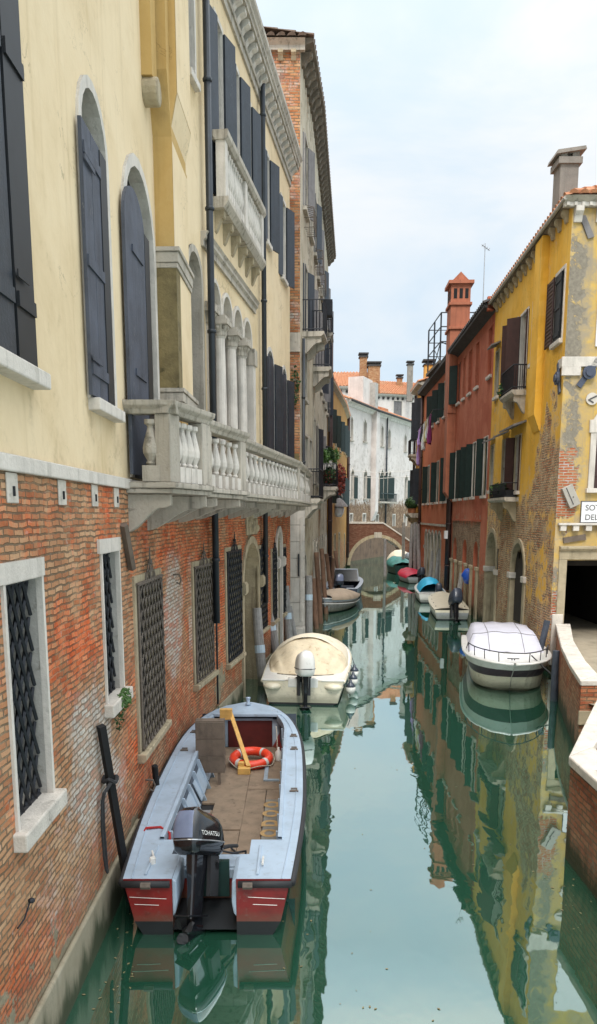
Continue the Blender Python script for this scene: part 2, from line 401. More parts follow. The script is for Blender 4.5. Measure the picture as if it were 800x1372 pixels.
M['iron'] = pm('wrought_iron', (.022,.024,.03), .5, .4, 12, metal=.4, bmp=.2)
M['rustiron'] = pm('rusty_iron', (.13,.105,.085), .7, .45, 14, bmp=.25)
M['pipe'] = pm('dark_drainpipe', (.030,.036,.044), .42, .35, 3, metal=.3)
M['pipebrown'] = pm('brown_drainpipe', (.055,.028,.025), .5, .35, 3, metal=.2)
M['woodpole'] = pm('weathered_grey_pole', (.30,.29,.28), .85, .3, 6, streak=.6, dirt=(.12,.11,.10), bmp=.3, scum=.8)
M['woodbrown'] = pm('wet_brown_pole', (.17,.095,.06), .85, .4, 5, streak=.6, dirt=(.045,.028,.02), bmp=.3)
M['blackpole'] = pm('tarred_pole', (.006,.006,.007), .75, .4, 8)
M['bluepole'] = pm('blue_grey_pole', (.05,.062,.085), .7, .4, 6, bmp=.2)
M['wood'] = pm('raw_plank', (.15,.115,.088), .8, .3, 7, streak=.5, bmp=.25)
M['ply'] = pm('trodden_plywood', (.215,.155,.105), .8, .32, 5, bmp=.2, dirt=(.095,.065,.045))
M['timber'] = pm('fresh_timber', (.62,.36,.10), .6, .25, 9, bmp=.1)
M['paleboat'] = pm('pale_blue_boat_paint', (.35,.435,.53), .45, .2, 2.5, dirt=(.32,.38,.46), spec=.45, scum=.6)
M['redboat'] = pm('red_hull_paint', (.215,.010,.009), .35, .35, 3, dirt=(.11,.008,.007), coat=.2, scum=.6)
M['darkred'] = pm('dark_red_board', (.10,.012,.010), .5, .3, 4)
M['rubber'] = pm('black_rubber', (.020,.021,.024), .65, .3, 6)
M['antifoul'] = pm('black_antifouling', (.010,.012,.014), .6, .4, 4)
M['blackgloss'] = pm('black_engine_gloss', (.010,.011,.014), .14, .3, 4, coat=.6)
M['greygloss'] = pm('grey_engine_panel', (.20,.24,.36), .22, .2, 4, coat=.5)
M['metal'] = pm('bare_metal', (.55,.56,.58), .35, .25, 10, metal=.9)
M['whitepaint'] = pm('white_gelcoat', (.74,.73,.69), .3, .08, 3, dirt=(.52,.49,.42), coat=.3, scum=.6)
M['cream_gel'] = pm('cream_gelcoat', (.70,.645,.50), .32, .1, 3, dirt=(.50,.44,.32), coat=.25, scum=.6)
M['greygel'] = pm('grey_gelcoat', (.32,.34,.35), .4, .15, 4, dirt=(.2,.2,.19), scum=.6)
M['navy'] = pm('navy_boat_paint', (.040,.052,.078), .4, .3, 4, coat=.2)
M['steelblue'] = pm('light_steel_boat_paint', (.36,.40,.46), .4, .15, 4)
M['purple'] = pm('purple_stripe_paint', (.065,.042,.058), .35, .2, 4)
M['canvas_cream'] = pm('cream_canvas', (.74,.655,.51), .85, .14, 2.5, bmp=.35, bscale=7, dirt=(.58,.44,.26))
M['canvas_ochre'] = pm('ochre_cream_canvas', (.67,.565,.40), .85, .22, 3.5, bmp=.4, bscale=9, dirt=(.40,.28,.15))  # darker tan canvas of the rear curtain
M['canvas_lilac'] = pm('lilac_white_tarpaulin', (.55,.545,.62), .6, .1, 2.5, bmp=.6, bscale=5)
M['canvas_tan'] = pm('tan_canvas', (.40,.315,.235), .85, .2, 3, bmp=.4, bscale=6)
M['canvas_blue'] = pm('turquoise_tarpaulin', (.015,.40,.66), .45, .2, 3, bmp=.4, bscale=6)
M['canvas_red'] = pm('crimson_tarpaulin', (.50,.012,.05), .5, .25, 3, bmp=.4, bscale=6)
M['canvas_green'] = pm('sea_green_tarpaulin', (.035,.20,.18), .5, .5, 2, bmp=.5, bscale=5, dirt=(.2,.42,.42))
M['greenhull'] = pm('dark_green_hull', (.010,.040,.034), .4, .3, 3)
M['bluebag'] = pm('blue_plastic_bag', (.012,.075,.42), .35, .3, 6, bmp=.5, bscale=12)
M['lifering'] = pm('orange_red_buoy_plastic', (.72,.055,.02), .4, .12, 6)
M['whiteband'] = pm('reflective_band', (.55,.53,.5), .4, .15, 8)
M['rope'] = pm('dark_rope', (.03,.03,.032), .9, .4, 20, bmp=.4, bscale=80)
M['palerope'] = pm('pale_rope', (.45,.40,.32), .9, .3, 20, bmp=.4, bscale=80)
M['redrope'] = pm('red_rope', (.38,.02,.02), .8, .3, 20)
M['sticker'] = pm('pale_blue_sticker', (.50,.62,.72), .5, .1, 10)
M['ink'] = pm('dark_lettering', (.075,.07,.07), .7, .2, 8)
M['faintorange'] = pm('faded_orange_paint', (.40,.255,.11), .8, .45, 8)
M['greyboard'] = pm('grey_painted_board', (.20,.185,.16), .8, .35, 6, bmp=.2, dirt=(.30,.27,.22))
M['marble'] = pm('marble_plate', (.76,.76,.78), .5, .06, 4)
M['boxgrey'] = pm('grey_metal_box', (.40,.375,.33), .5, .15, 5, dirt=(.28,.24,.18))
M['blueiron'] = pm('blue_painted_iron', (.060,.072,.11), .5, .3, 8)
M['leaf'] = pm('plant_leaf', (.075,.16,.035), .6, .5, 9)
M['leafdark'] = pm('dark_plant_leaf', (.028,.075,.018), .6, .5, 9)
M['flower'] = pm('red_brown_blossom', (.24,.045,.03), .7, .6, 9)
M['terracotta'] = pm('terracotta', (.40,.16,.075), .8, .25, 6)
M['whitepot'] = pm('white_pot', (.7,.69,.66), .5, .1, 6)
M['pave'] = pm('quay_paving', (.30,.255,.185), .85, .3, 2.5, bmp=.3, bscale=15, dirt=(.18,.15,.10))
M['lilac'] = pm('lilac_cloth', (.50,.33,.68), .8, .15, 6)
M['plum'] = pm('plum_cloth', (.22,.02,.13), .8, .2, 6)
M['navycloth'] = pm('navy_cloth', (.03,.035,.06), .8, .2, 6)
M['whitecloth'] = pm('white_cloth', (.68,.68,.68), .8, .08, 6)
M['yellowcloth'] = pm('pale_yellow_cloth', (.62,.58,.30), .8, .1, 6)
M['lampglass'] = pm('white_lamp_globe', (.75,.78,.82), .3, .05, 6)
M['chimgrey'] = pm('grey_chimney_render', (.255,.225,.195), .9, .25, 2.2, bmp=.3, streak=.5, dirt=(.13,.115,.10))
M['chimred'] = pm('red_chimney_render', (.42,.145,.08), .9, .25, 2.2, bmp=.3, streak=.45, dirt=(.17,.055,.035))
M['chimbrick'] = M['oldbrick']
M['slate'] = pm('dark_roof_edge', (.055,.05,.048), .85, .4, 5, bmp=.4)
def tile_mat():
    m, nt, b = new_mat('clay_pantiles')
    uv = posn(nt)
    n = noise(nt, uv, 3.5, 6, .7); n2 = noise(nt, uv, .5, 4, .6)
    c = ramp(nt, n, [(.25,(.20,.085,.045)),(.48,(.44,.18,.085)),(.72,(.56,.31,.17))])
    c = mix(nt, math_(nt, 'MULTIPLY', mrange(nt, n2, .5, .75), .4), c, (.30,.24,.17))
    setb(nt, b, color=c, rough=.85, normal=bump(nt, noise(nt, uv, 14, 4), .4, .04))
    return m
M['tile'] = tile_mat()
M['oldtile'] = pm('old_brown_tiles', (.13,.085,.06), .9, .5, 6, bmp=.5, bscale=14, dirt=(.20,.17,.12))
def water_mat():
    m, nt, b = new_mat('canal_water'); nt.nodes.remove(b)
    out = [n for n in nt.nodes if n.type == 'OUTPUT_MATERIAL'][0]
    p = posn(nt)
    w1 = noise(nt, stretch(nt, p, .9, .5, 1), 1.0, 3, .5)
    w2 = noise(nt, stretch(nt, p, 2.6, 1.6, 1), 1.0, 2, .5, .6)
    patch = mrange(nt, noise(nt, p, .13, 2, .5), .4, .62)
    h = math_(nt, 'ADD', math_(nt, 'MULTIPLY', w1, .0065), math_(nt, 'MULTIPLY', math_(nt, 'MULTIPLY', w2, .0026), math_(nt, 'ADD', patch, .35)))
    nrm = bump(nt, h, .55, 1.0)
    gl = nd(nt, 'BsdfGlossy', {'Color': (.85,.985,1.0), 'Roughness': .018, 'Normal': nrm})
    murk = mix(nt, noise(nt, p, .35, 3, .5), (.011,.060,.034), (.020,.082,.048))
    df = nd(nt, 'BsdfDiffuse', {'Color': murk})
    lw = nd(nt, 'LayerWeight', {'Blend': .5, 'Normal': nrm}).outputs['Facing']
    k = mrange(nt, lw, .30, .96, .215, .80, False)
    ms = nd(nt, 'MixShader', {0: k, 1: df.outputs[0], 2: gl.outputs[0]})
    nt.links.new(ms.outputs[0], out.inputs[0])
    return m
M['water'] = water_mat()
# ------------------------------------------------------------------ camera, light, sky
cam = bpy.data.cameras.new('camera'); co = bpy.data.objects.new('camera', cam); COL.objects.link(co)
co.location = (0,0,CAMH); co.rotation_euler = (PI/2-PIT, 0, 0)
cam.sensor_fit = 'VERTICAL'; cam.sensor_height = 24; cam.sensor_width = 24; cam.lens = 24*FOC/1372; cam.shift_y = 183/1372
cam.clip_start = .1; cam.clip_end = 2000
SC.camera = co
SUN_EL, SUN_AZ = math.radians(52), math.radians(184)      # azimuth clockwise from +Y: high behind the viewer
sun = bpy.data.lights.new('sun', 'SUN'); sun.energy = 2.1; sun.angle = math.radians(14); sun.color = (1,.955,.89)
so = bpy.data.objects.new('sun', sun); COL.objects.link(so); so.location = (10,-20,40)
so.rotation_euler = (PI/2-SUN_EL, 0, PI-SUN_AZ)
world = bpy.data.worlds.new('World'); SC.world = world; world.use_nodes = True
wn = world.node_tree; wn.nodes.clear()
wo = wn.nodes.new('ShaderNodeOutputWorld')
sky = wn.nodes.new('ShaderNodeTexSky'); sky.sky_type = 'NISHITA'; sky.sun_disc = False; sky.sun_elevation = SUN_EL; sky.sun_rotation = SUN_AZ
sky.air_density = 1.0; sky.dust_density = 2.0; sky.ozone_density = 1.5
wdir = nd(wn, 'TexCoord').outputs['Generated']
wz = nd(wn, 'SeparateXYZ', {0: wdir}).outputs['Z']
el = mrange(wn, wz, 0, 1, 0, 1, False)
# overcast: a veil of bright cloud, three times as bright overhead as at the horizon, with thin blue gaps
cloud = ramp(wn, el, [(0,(.87,.96,1.02)),(.22,(.82,.93,1.03)),(.38,(.96,1.03,1.08)),(.50,(1.08,1.15,1.2)),(.62,(2.0,2.04,2.06)),(1,(4.0,3.96,3.9))])
for e in wn.nodes[-1:]: pass
cn = noise(wn, stretch(wn, wdir, 1, 1, 2.2), 2.2, 6, .55, .4)
cmask = mrange(wn, cn, .40, .64)
cloudw = mix(wn, cmask, mix(wn, 1.0, cloud, (.86,.94,1.0), 'MULTIPLY'), mix(wn, 1.0, cloud, (1.13,1.07,1.02), 'MULTIPLY'))
skyc = mix(wn, .88, sky.outputs['Color'], mix(wn, 1.0, cloudw, (10,10,10), 'MULTIPLY'))
bg = nd(wn, 'Background', {'Color': skyc, 'Strength': .1})
wn.links.new(bg.outputs[0], wo.inputs[0])
SC.view_settings.view_transform = 'Standard'; SC.view_settings.look = 'None'; SC.view_settings.exposure = 0; SC.view_settings.gamma = 1
SC.render.engine = 'CYCLES'
SC.cycles.max_bounces = 8; SC.cycles.diffuse_bounces = 3; SC.cycles.glossy_bounces = 4
SC.cycles.use_denoising = True
SC.cycles.sample_clamp_indirect = 8

# ------------------------------------------------------------------ the setting
g = MB(); g.quad((-600,-600,-2.2),(600,-600,-2.2),(600,900,-2.2),(-600,900,-2.2)); struct(g.build('ground', M['pave']))
w = MB(); w.quad((-600,-600,0),(600,-600,0),(600,900,0),(-600,900,0)); struct(w.build('water', M['water']))

# ------------------------------------------------------------------ parts of houses
def leaf_boards(mb, s0, s1, z0, z1, d0, th=.035, n=3, batt=True):
    w = (s1-s0)/n
    for i in range(n): mb.box(s0+i*w+.004, s0+(i+1)*w-.004, d0, d0+th, z0, z1)
    if batt and z1-z0 > 2:
        for q in (.14, .86):
            z = z0+(z1-z0)*q; mb.box(s0-.01, s0+(s1-s0)*.55, d0+th+.02, d0+th+.028, z-.025, z+.025)
    if batt:
        for q in (.1, .5, .9):
            z = z0+(z1-z0)*q; mb.box(s0+.02, s1-.02, d0+th, d0+th+.018, z-.05, z+.05)
def leaf_slats(mb, s0, s1, z0, z1, d0, th=.04):
    mb.box(s0, s1, d0, d0+th*.6, z0, z1)
    mb.box(s0, s0+.06, d0, d0+th, z0, z1); mb.box(s1-.06, s1, d0, d0+th, z0, z1)
    z = z0+.03
    while z < z1-.05:
        mb.prism([(d0+th*.55, z), (d0+th, z+.01), (d0+th*.62, z+.075), (d0+th*.55, z+.075)], 0, s0+.06, s1-.06); z += .1
def leaf_perp(mb, s, w, z0, z1, th=.04, d0=.02): mb.box(s-th/2, s+th/2, d0, d0+w, z0, z1)
def leaf_angled(mb, fr, s, w, z0, z1, ang, th=.045, d0=.03):
    """a leaf hinged at s, swung out by ang; positive runs towards larger s"""
    c, sn = math.cos(ang), math.sin(ang)
    a = (s, d0); b = (s+w*c, d0+w*abs(sn)); nx, ny = -sn*th, c*th*(1 if c >= 0 else -1)
    mb.prism([a, b, (b[0]+nx, b[1]+abs(ny)), (a[0]+nx, a[1]+abs(ny))], 2, z0, z1)
def lattice(mb, s0, s1, z0, z1, d, sp=.17, r=.011, slope=2.4, sides=True):
    """woven iron: two families of slanting bars, one standing proud of the other"""
    w, hgt = s1-s0, z1-z0
    for sg, dd in ((1, d), (-1, d+.016)):
        k = -hgt/slope
        while k < w:
            pts = []
            a = max(0, -k)*slope if k < 0 else 0
            x0, za = (max(k, 0), a); x1 = min(w, k+hgt/slope); zb = (x1-k)*slope
            if x1 > x0+.01 and zb <= hgt+1e-3:
                if sg > 0: P = [(s0+x0, dd, z0+za), (s0+x1, dd, z0+zb)]
                else: P = [(s1-x0, dd, z0+za), (s1-x1, dd, z0+zb)]
                mb.tube(P, r, 4)
            k += sp
    for q in ((s0, s1) if sides else ()): mb.tube([(q, d, z0), (q, d, z1)], r*1.5, 6)
    for q in (z0, z1): mb.tube([(s0, d, q), (s1, d, q)], r*1.5, 6)
def finial(mb, s, d, z, h=.42):
    """wrought scrolls crowning a grille"""
    mb.tube([(s, d, z-.02), (s, d, z+h)], [.022, .008], 6)
    mb.lathe([(.0,0),(.035,.03),(.035,.06),(0,.1)], (s, d, z+h*.45), 8)
    for sg in (-1, 1):
        for sc, zz in ((1, 0), (.55, h*.3)):
            pts = []
            for i in range(15):
                a = i/14*PI*1.75; rr = .13*sc*(1-.55*i/14)
                pts.append((s+sg*(.02+.13*sc-rr*math.cos(a)), d, z+zz+.02+rr*math.sin(a)*1.1))
            mb.tube(pts, .009, 5)
    for k in range(5):
        q = s-.3+.15*k
        if abs(q-s) > .03: mb.tube([(q, d, z), (q, d, z+.12)], [.012, .003], 5)
def surround(mb, h, w, proud, d=0.0, n=10):
    inn = outline((h[0]+.003, h[1]-.003, h[2], h[3]-.003)+tuple(h[4:]), n)
    if h[4] == 'r': out = [(h[0]-w,h[2]),(h[0]-w,h[3]+w),(h[1]+w,h[3]+w),(h[1]+w,h[2])]
    else:
        c = (h[0]+h[1])/2; hw = (h[1]-h[0])/2; hh = h[5] if len(h) > 5 else hw; sp = h[3]-hh
        out = [(h[0]-w, h[2])]+[(c+(x-c)*(hw+w)/hw, sp+(z-sp)*(hh+w)/hh) for x, z in head(h, n)]+[(h[1]+w, h[2])]
    mb.grid([[(a[0], d-.03, a[1]), (a[0], d+proud, a[1]), (b[0], d+proud, b[1]), (b[0], d-.01, b[1])] for a, b in zip(inn, out)])
def window(bld, fr, h, dp=.22, d=0.0, fill='glass', sur=None, sill=None, rev='plaster', name='window', n=10, muntin=False):
    """reveal (part) > pane, frame, sill; h = (s0, s1, z0, z1, kind)"""
    mb = MB(fr); o = outline(h, n)
    mb.grid([[(p[0], d, p[1]), (p[0], d-dp, p[1])] for p in o])
    mb.quad((h[0],d,h[2]),(h[1],d,h[2]),(h[1],d-dp,h[2]),(h[0],d-dp,h[2]))
    wn_ = mb.build(name, M[rev], bld)
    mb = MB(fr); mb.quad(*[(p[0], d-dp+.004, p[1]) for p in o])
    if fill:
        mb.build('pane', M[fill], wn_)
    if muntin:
        mb = MB(fr); c = (h[0]+h[1])/2
        mb.box(c-.03, c+.03, d-dp+.01, d-dp+.05, h[2], h[3]-.03)
        k = max(2, int((h[3]-h[2])/.5))
        for i in range(1, k):
            z = h[2]+(h[3]-h[2])*i/k; mb.box(h[0]+.02, h[1]-.02, d-dp+.012, d-dp+.04, z-.02, z+.02)
        mb.build('glazing_bar', M['shuttergrey'], wn_)
    if sur:
        mb = MB(fr); surround(mb, h, sur[0], sur[1], d, n); mb.build('frame', M[sur[2]], wn_)
    if sill:
        mb = MB(fr); e = sill[1] if len(sill) > 1 and sill[1] else .1
        mb.box(h[0]-e, h[1]+e, d-.05, d+sill[0], h[2]-.11, h[2]+.01)
        mb.build('sill', M[sill[2] if len(sill) > 2 else 'whitestone'], wn_, bevel=.012)
    return wn_
def part(fn, fr, name, mat, parent, smooth=False, bevel=0):
    mb = MB(fr); fn(mb); return mb.build(name, M[mat] if isinstance(mat, str) else mat, parent, smooth=smooth, bevel=bevel)
def leaves_pair(win, fr, h, mat, kind='boards', d=.035, lower=None):
    """two shutter leaves folded back flat on the wall either side of an opening"""
    w = (h[1]-h[0])/2
    for a in (h[0]-w-.03, h[1]+.03):
        mb = MB(fr)
        if kind == 'slats': leaf_slats(mb, a, a+w, h[2]+.03, h[3]-.02, d)
        else: leaf_boards(mb, a, a+w, h[2]+.03, h[3]-.02, d, n=3)
        mb.build('shutter', M[mat], win)
def closed_pair(win, fr, h, mat, d=-.06, n=3, slats=False):
    c = (h[0]+h[1])/2
    for a, b in ((h[0]+.01, c-.006), (c+.006, h[1]-.01)):
        mb = MB(fr)
        (leaf_slats if slats else leaf_boards)(mb, a, b, h[2]+.01, h[3]-.01, d); mb.build('shutter', M[mat], win)
def pantiles(mb, P00, P10, P01, P11, sp=.24, r=.085, ends=True):
    """rows of half-round clay tiles from eave (P00-P10) up to ridge (P01-P11), laid on a board"""
    P00, P10, P01, P11 = map(Vector, (P00, P10, P01, P11))
    mb.add([P00, P10, P11, P01], [(0,1,2,3)], raw=True)
    n = max(2, int((P10-P00).length/sp)); up = ((P10-P00).cross(P01-P00)).normalized()
    if up.z < 0: up = -up
    t = (P10-P00).normalized()
    for i in range(n):
        f = (i+.5)/n; a = P00.lerp(P10, f); b = P01.lerp(P11, f)
        if (b-a).length < .2: continue
        m = max(1, min(14, int((b-a).length/.5)))
        ring = []
        for j in range(m):
            q0 = a.lerp(b, j/m); q1 = a.lerp(b, (j+1)/m); rr0, rr1 = r*1.12, r*.9
            jit = random.uniform(-.012, .012)
            va = [q0+t*(jit+rr0*math.cos(k*PI/4))+up*(rr0*math.sin(k*PI/4)*.9+.01) for k in range(5)]
            vb = [q1+t*(jit+rr1*math.cos(k*PI/4))+up*(rr1*math.sin(k*PI/4)*.9) for k in range(5)]
            base = mb.add(va+vb, [(k, k+1, 6+k, 5+k) for k in range(4)]+[(0,1,2,3,4)], raw=True)
def plain_roof(mb, pts): mb.add([Vector(p) for p in pts], [tuple(range(len(pts)))], raw=True)
def baluster_mesh(h, r, name, mat, n=10):
    k = h; mb = MB()
    mb.box(-r*.95, r*.95, -r*.95, r*.95, 0, k*.26)
    mb.lathe([(r*.45,k*.26),(r*.7,k*.30),(r*.5,k*.34),(r*.95,k*.46),(r*1.0,k*.55),(r*.75,k*.70),(r*.42,k*.86),(r*.42,k*.9),(r*.75,k*.93),(r*.75,k)], (0,0,0), n)
    return meshdata(mb, name, M[mat], smooth=False)
def console(mb, s, w, d1, z, h):
    """a scrolled stone bracket, its long side across the wall"""
    pr = [(0,z),(d1,z),(d1,z-h*.30),(d1-.06*d1/.5,z-h*.36)]
    for i in range(1, 9):
        q = i/8; pr.append((d1*(.85-.85*q), z-h*(.34+.66*(.5-.5*math.cos(PI*q)))))
    mb.prism(pr, 0, s-w/2, s+w/2)
def corbels(bld, fr, s0, s1, z, w=.14, dd=.34, h=.3, sp=.5, mat='stone', name='corbel', sub=None):
    n = max(1, int(round((s1-s0)/sp)))
    for i in range(n):
        s = s0+(i+.5)*(s1-s0)/n
        mb = MB(fr); mb.prism([(0,z),(dd,z),(dd,z-h*.35),(dd*.75,z-h*.5),(dd*.55,z-h*.6),(dd*.3,z-h),(0,z-h)], 0, s-w/2, s+w/2)
        mb.build(name, M[mat], sub or bld)
def downpipe(bld, fr, s, z0, z1, d=.13, r=.055, mat='pipe', top=None):
    mb = MB(fr)
    pts = [(s, d, z0), (s, d, z1)]
    if top: pts = [(s, d, z0), (s, d, z1-.6)]+[(s+.02, d, z1-.45), (s+.12, d+.03, z1-.3), (s+.02, d+.1, z1-.12), (s, d+.2, z1)]
    mb.tube(pts, r, 8)
    z = z0+1.2
    while z < z1-.7: mb.lathe([(r,0),(r*1.3,.01),(r*1.3,.06),(r,.07)], (s, d, z), 8); z += 2.1
    return mb.build('drainpipe', M[mat], bld, smooth=True)

# ------------------------------------------------------------------ the cream palazzo on the left
FA = Frame((-2.05,-6), (-2.05,9.5), 'L')       # s = Y + 6
FB = Frame((-2.05,9.5), (-1.95,13.8), 'L')
FC = Frame((-1.95,13.8), (-.27,25.8), 'L')
LA, LB, LC = FA.L, FB.L, FC.L
pal = thing('palazzo', 'cream stuccoed palazzo over a bare brick basement with dark shutters and a long stone balcony', 'building', (-2.05, 9.5, 0))
ZB = 4.62; ZT = 14.25
def bump2(s, z, cs, cz, rs, rz): return max(0.0, 1-((s-cs)/rs)**2-((z-cz)/rz)**2)
def wearA(s, z):
    y = s-6
    R = .9 if z < .5 else 0
    R = max(R, .62*bump2(y, z, 4.6, .5, 1.6, 1.1), .5*bump2(y, z, 5.9, .75, .8, .5), .35*bump2(y, z, 9.3, .3, 1.0, .8))
    G = max(.95*bump2(y, z, 7.5, 1.9, 1.3, 1.3), .6*bump2(y, z, 6.3, 1.1, 1.6, .9), .7*bump2(y,z,8.4,1.3,1.0,1.1), .22*bump2(y,z,6.5,4.3,3,.8), .1+.3*mnoise.noise(Vector((s*.9,z*.8,11))))
    B = max(.62*bump2(y, z, 7.2, 3.1, 1.6, .9), .7*bump2(y, z, 5.3, .7, 2.4, .9), .6*bump2(y, z, 9.3, 1.3, .9, 1.6), .45*bump2(y, z, 8.3, 4.1, .5, .6), .30+.35*mnoise.noise(Vector((s*.7,z*.6,4))))
    return (R, G, B)
def wearB(s, z):
    R = .3*bump2(s, z, 3.6, .5, 1.2, .6)
    G = max(1.0*bump2(s, z, 2.9, 2.7, 1.2, 1.5), .3*bump2(s, z, 1.2, 4.2, 1.2, .6), .1+.3*mnoise.noise(Vector((s*.9,z*.8,5))))
    B = max(.7*bump2(s, z, .3, 1.4, 1.4, 1.8), .65*bump2(s, z, 2.7, 3.9, 1.6, .9), .7*bump2(s, z, 2.9, 2.6, .5, .6), .42+.3*mnoise.noise(Vector((s*.8,z*.6,4))))
    return (R, G, B)
def wearC(s, z):
    R = max(.62*bump2(s, z, 2.3, .8, .9, .7), .6*bump2(s, z, 5.4, 3.9, .9, .7))
    G = max(.7*bump2(s, z, .2, 2.6, .9, 1.5), .25)
    B = max(.5, .7*bump2(s, z, 2.4, 2.4, .8, 1.6))
    return (R, G, B)
# openings
upA = [(4.9+6, 6.22+6, 5.36, 9.3, 'arch'), (8.02+6, 8.98+6, 5.42, 8.38, 'arch')]
loA = [(5.42+6, 6.2+6, 2.02, 3.82, 'r'), (8.16+6, 8.92+6, 2.3, 3.9, 'r'), (1.5+6, 2.4+6, 2.02, 3.82, 'r')]
bs0, bs1 = FB.px(170, 420)[0], FB.px(206, 420)[0]
upB = [(max(.12, bs0), bs1, 4.75, FB.px(186, 234)[1], 'arch')]
q = FB.rc(191, 222, 778, 965, .08); loB = [(q[0], q[1], 1.3, 3.45, 'r')]
q = FC.rc(252, 271, 345, 560); upC = [(q[0], q[1]-.1, 4.75, 8.8, 'arch')]
LOG1 = FC.px(339.5,520,.05)[0]; LOG0 = LOG1-4*(FC.px(329,520,.05)[0]-FC.px(301.5,520,.05)[0])/2*1.0
loggia = (LOG0, LOG1, 4.75, 8.2, 'r')
n_ar = 4; aw = (LOG1-LOG0)/n_ar
arches = [(LOG0+i*aw+.09, LOG0+(i+1)*aw-.09, 8.2, 8.2+aw/2-.02, 'arch') for i in range(n_ar)]
UD = .27; UB0, UB1 = FC.px(285,210,.02)[0], FC.px(354,322,UD)[0]; UZ = FC.px(293,270,UD)[1]-10.58+.33
tS = lambda u, v: FC.px(u, v, .03)[0]
tall = [(tS(358.5,530), tS(367.5,530), 5.3, 8.65, 'arch'), (tS(378.5,540), tS(384.5,540), 5.3, 8.6, 'arch')]
top = [(tS(290,110), tS(299,110), 10.58+UZ+.02, 13.5, 'r'), (tS(315,160), tS(321,160), 10.58+UZ+.02, 13.5, 'r'), (tS(330.5,200), tS(336.5,200), 10.58+UZ+.02, 13.5, 'r'), (tS(356.5,265), tS(361,265), 11.25, 13.35, 'r'), (tS(377.5,315), tS(383,315), 11.1, 13.2, 'r'), (tS(253,80), tS(261.5,80), 11.6, 13.6, 'r')]
glo = []
for (u0, u1, vt, vb) in ((263, 286, 757, 908), (306, 324, 738, 882), (349, 358, 735, 842), (367.5, 374.5, 742, 830), (384, 389, 722, 830)):
    a = FC.rc(u0, u1, vt, vb, .05); glo.append((a[0], max(a[1], a[0]+.6), a[2], a[3], 'r'))
doors = [(FC.px(325,800)[0], FC.px(346.5,800)[0], -.5, 3.62, 'arch'), (FC.px(375.5,780)[0], FC.px(383,780)[0], -.5, 3.85, 'arch')]
glo[3] = (glo[2][1]+.95, glo[2][1]+1.6, 1.3, 3.25, 'r')
doors[1] = (glo[3][1]+.22, glo[3][1]+1.0, -.5, 3.8, 'arch')
glo[4] = (doors[1][1]+.2, min(doors[1][1]+.72, LC-.1), 1.3, 3.3, 'r')

# wall faces
def grime(holes):
    def f(s, z):
        G = .10+.30*mnoise.noise(Vector((s*.5,z*.35,2)))
        for h in holes:
            for e in (h[0]-.08, h[1]+.08):
                if z < h[2] and abs(s-e) < .22: G = max(G, .62*(1-(h[2]-z)/2.2)*(1-abs(s-e)/.3))
        if z < ZB+.45: G = max(G, .5*(1-(z-ZB)/.5))
        return (0, max(0, G), 0)
    return f
mb = MB(FA); mb.sheet(4, LA, ZB, ZT, upA, .22, grime(upA)); mb.sheet(0, 4, ZB, ZT, (), 2); mb.build('stucco_wall', M['cream'], pal, wear=True)
mb = MB(FB); mb.sheet(0, LB, ZB, ZT, upB, .3, grime(upB)); mb.build('stucco_wall', M['cream'], pal, wear=True)
mb = MB(FC); mb.sheet(0, LC, ZB, ZT, upC+[loggia]+arches+tall+top, .4, grime(top+tall))
mb.build('stucco_wall', M['cream'], pal, wear=True)
mb = MB(FA); mb.sheet(0, LA, -1, ZB, loA, .3, wearA); mb.build('brick_wall', M['brick'], pal)
mb = MB(FB); mb.sheet(0, LB, -1, ZB, loB, .3, wearB); mb.build('brick_wall', M['brick'], pal)
mb = MB(FC); mb.sheet(0, LC, -1, ZB, glo+doors, .3, wearC); mb.build('brick_wall', M['brick'], pal)
# end gable towards the old house, back and roof
def backs(mb):
    a = FC(LC,0,0); b = FC(LC,-9,0); c = FA(0,-9,0); d_ = FA(0,0,0)
    for p, q in ((a,b),(b,c),(c,d_)):
        mb.add([(p.x,p.y,-1),(q.x,q.y,-1),(q.x,q.y,ZT+.6),(p.x,p.y,ZT+.6)], [(0,1,2,3)], raw=True)
part(backs, None, 'rear_wall', 'cream', pal)
def roofp(mb):
    for fr, a, b in ((FA,0,LA),(FB,0,LB),(FC,0,LC+.1)):
        p0, p1, p2, p3 = fr(a,.38,ZT+.68), fr(b,.38,ZT+.68), fr(b,-4.5,ZT+2.4), fr(a,-4.5,ZT+2.4)
        mb.add([p0,p1,p2,p3], [(0,1,2,3)], raw=True)
        p4, p5 = fr(b,-9.2,ZT+.6), fr(a,-9.2,ZT+.6); mb.add([p3,p2,p4,p5], [(0,1,2,3)], raw=True)
part(roofp, None, 'roof', 'tile', pal)
# eaves cornice: frieze, corbels, moulding and gutter
for fr, a, b in ((FA,0,LA),(FB,0,LB),(FC,0,LC)):
    mb = MB(fr)
    mb.prism([(0,ZT-.16),(.05,ZT-.16),(.05,ZT),(.09,ZT),(.09,ZT+.1),(0,ZT+.1)], 0, a, b)
    mb.prism([(0,ZT+.30),(.30,ZT+.30),(.30,ZT+.38),(.34,ZT+.41),(.34,ZT+.48),(.40,ZT+.56),(.40,ZT+.66),(0,ZT+.66)], 0, a, b)
    cor = mb.build('cornice', M['stone'], pal)
    if fr is FC or fr is FB: corbels(pal, fr, a, b, ZT+.30, .2, .26, .24, .42, 'whitestone', sub=cor)
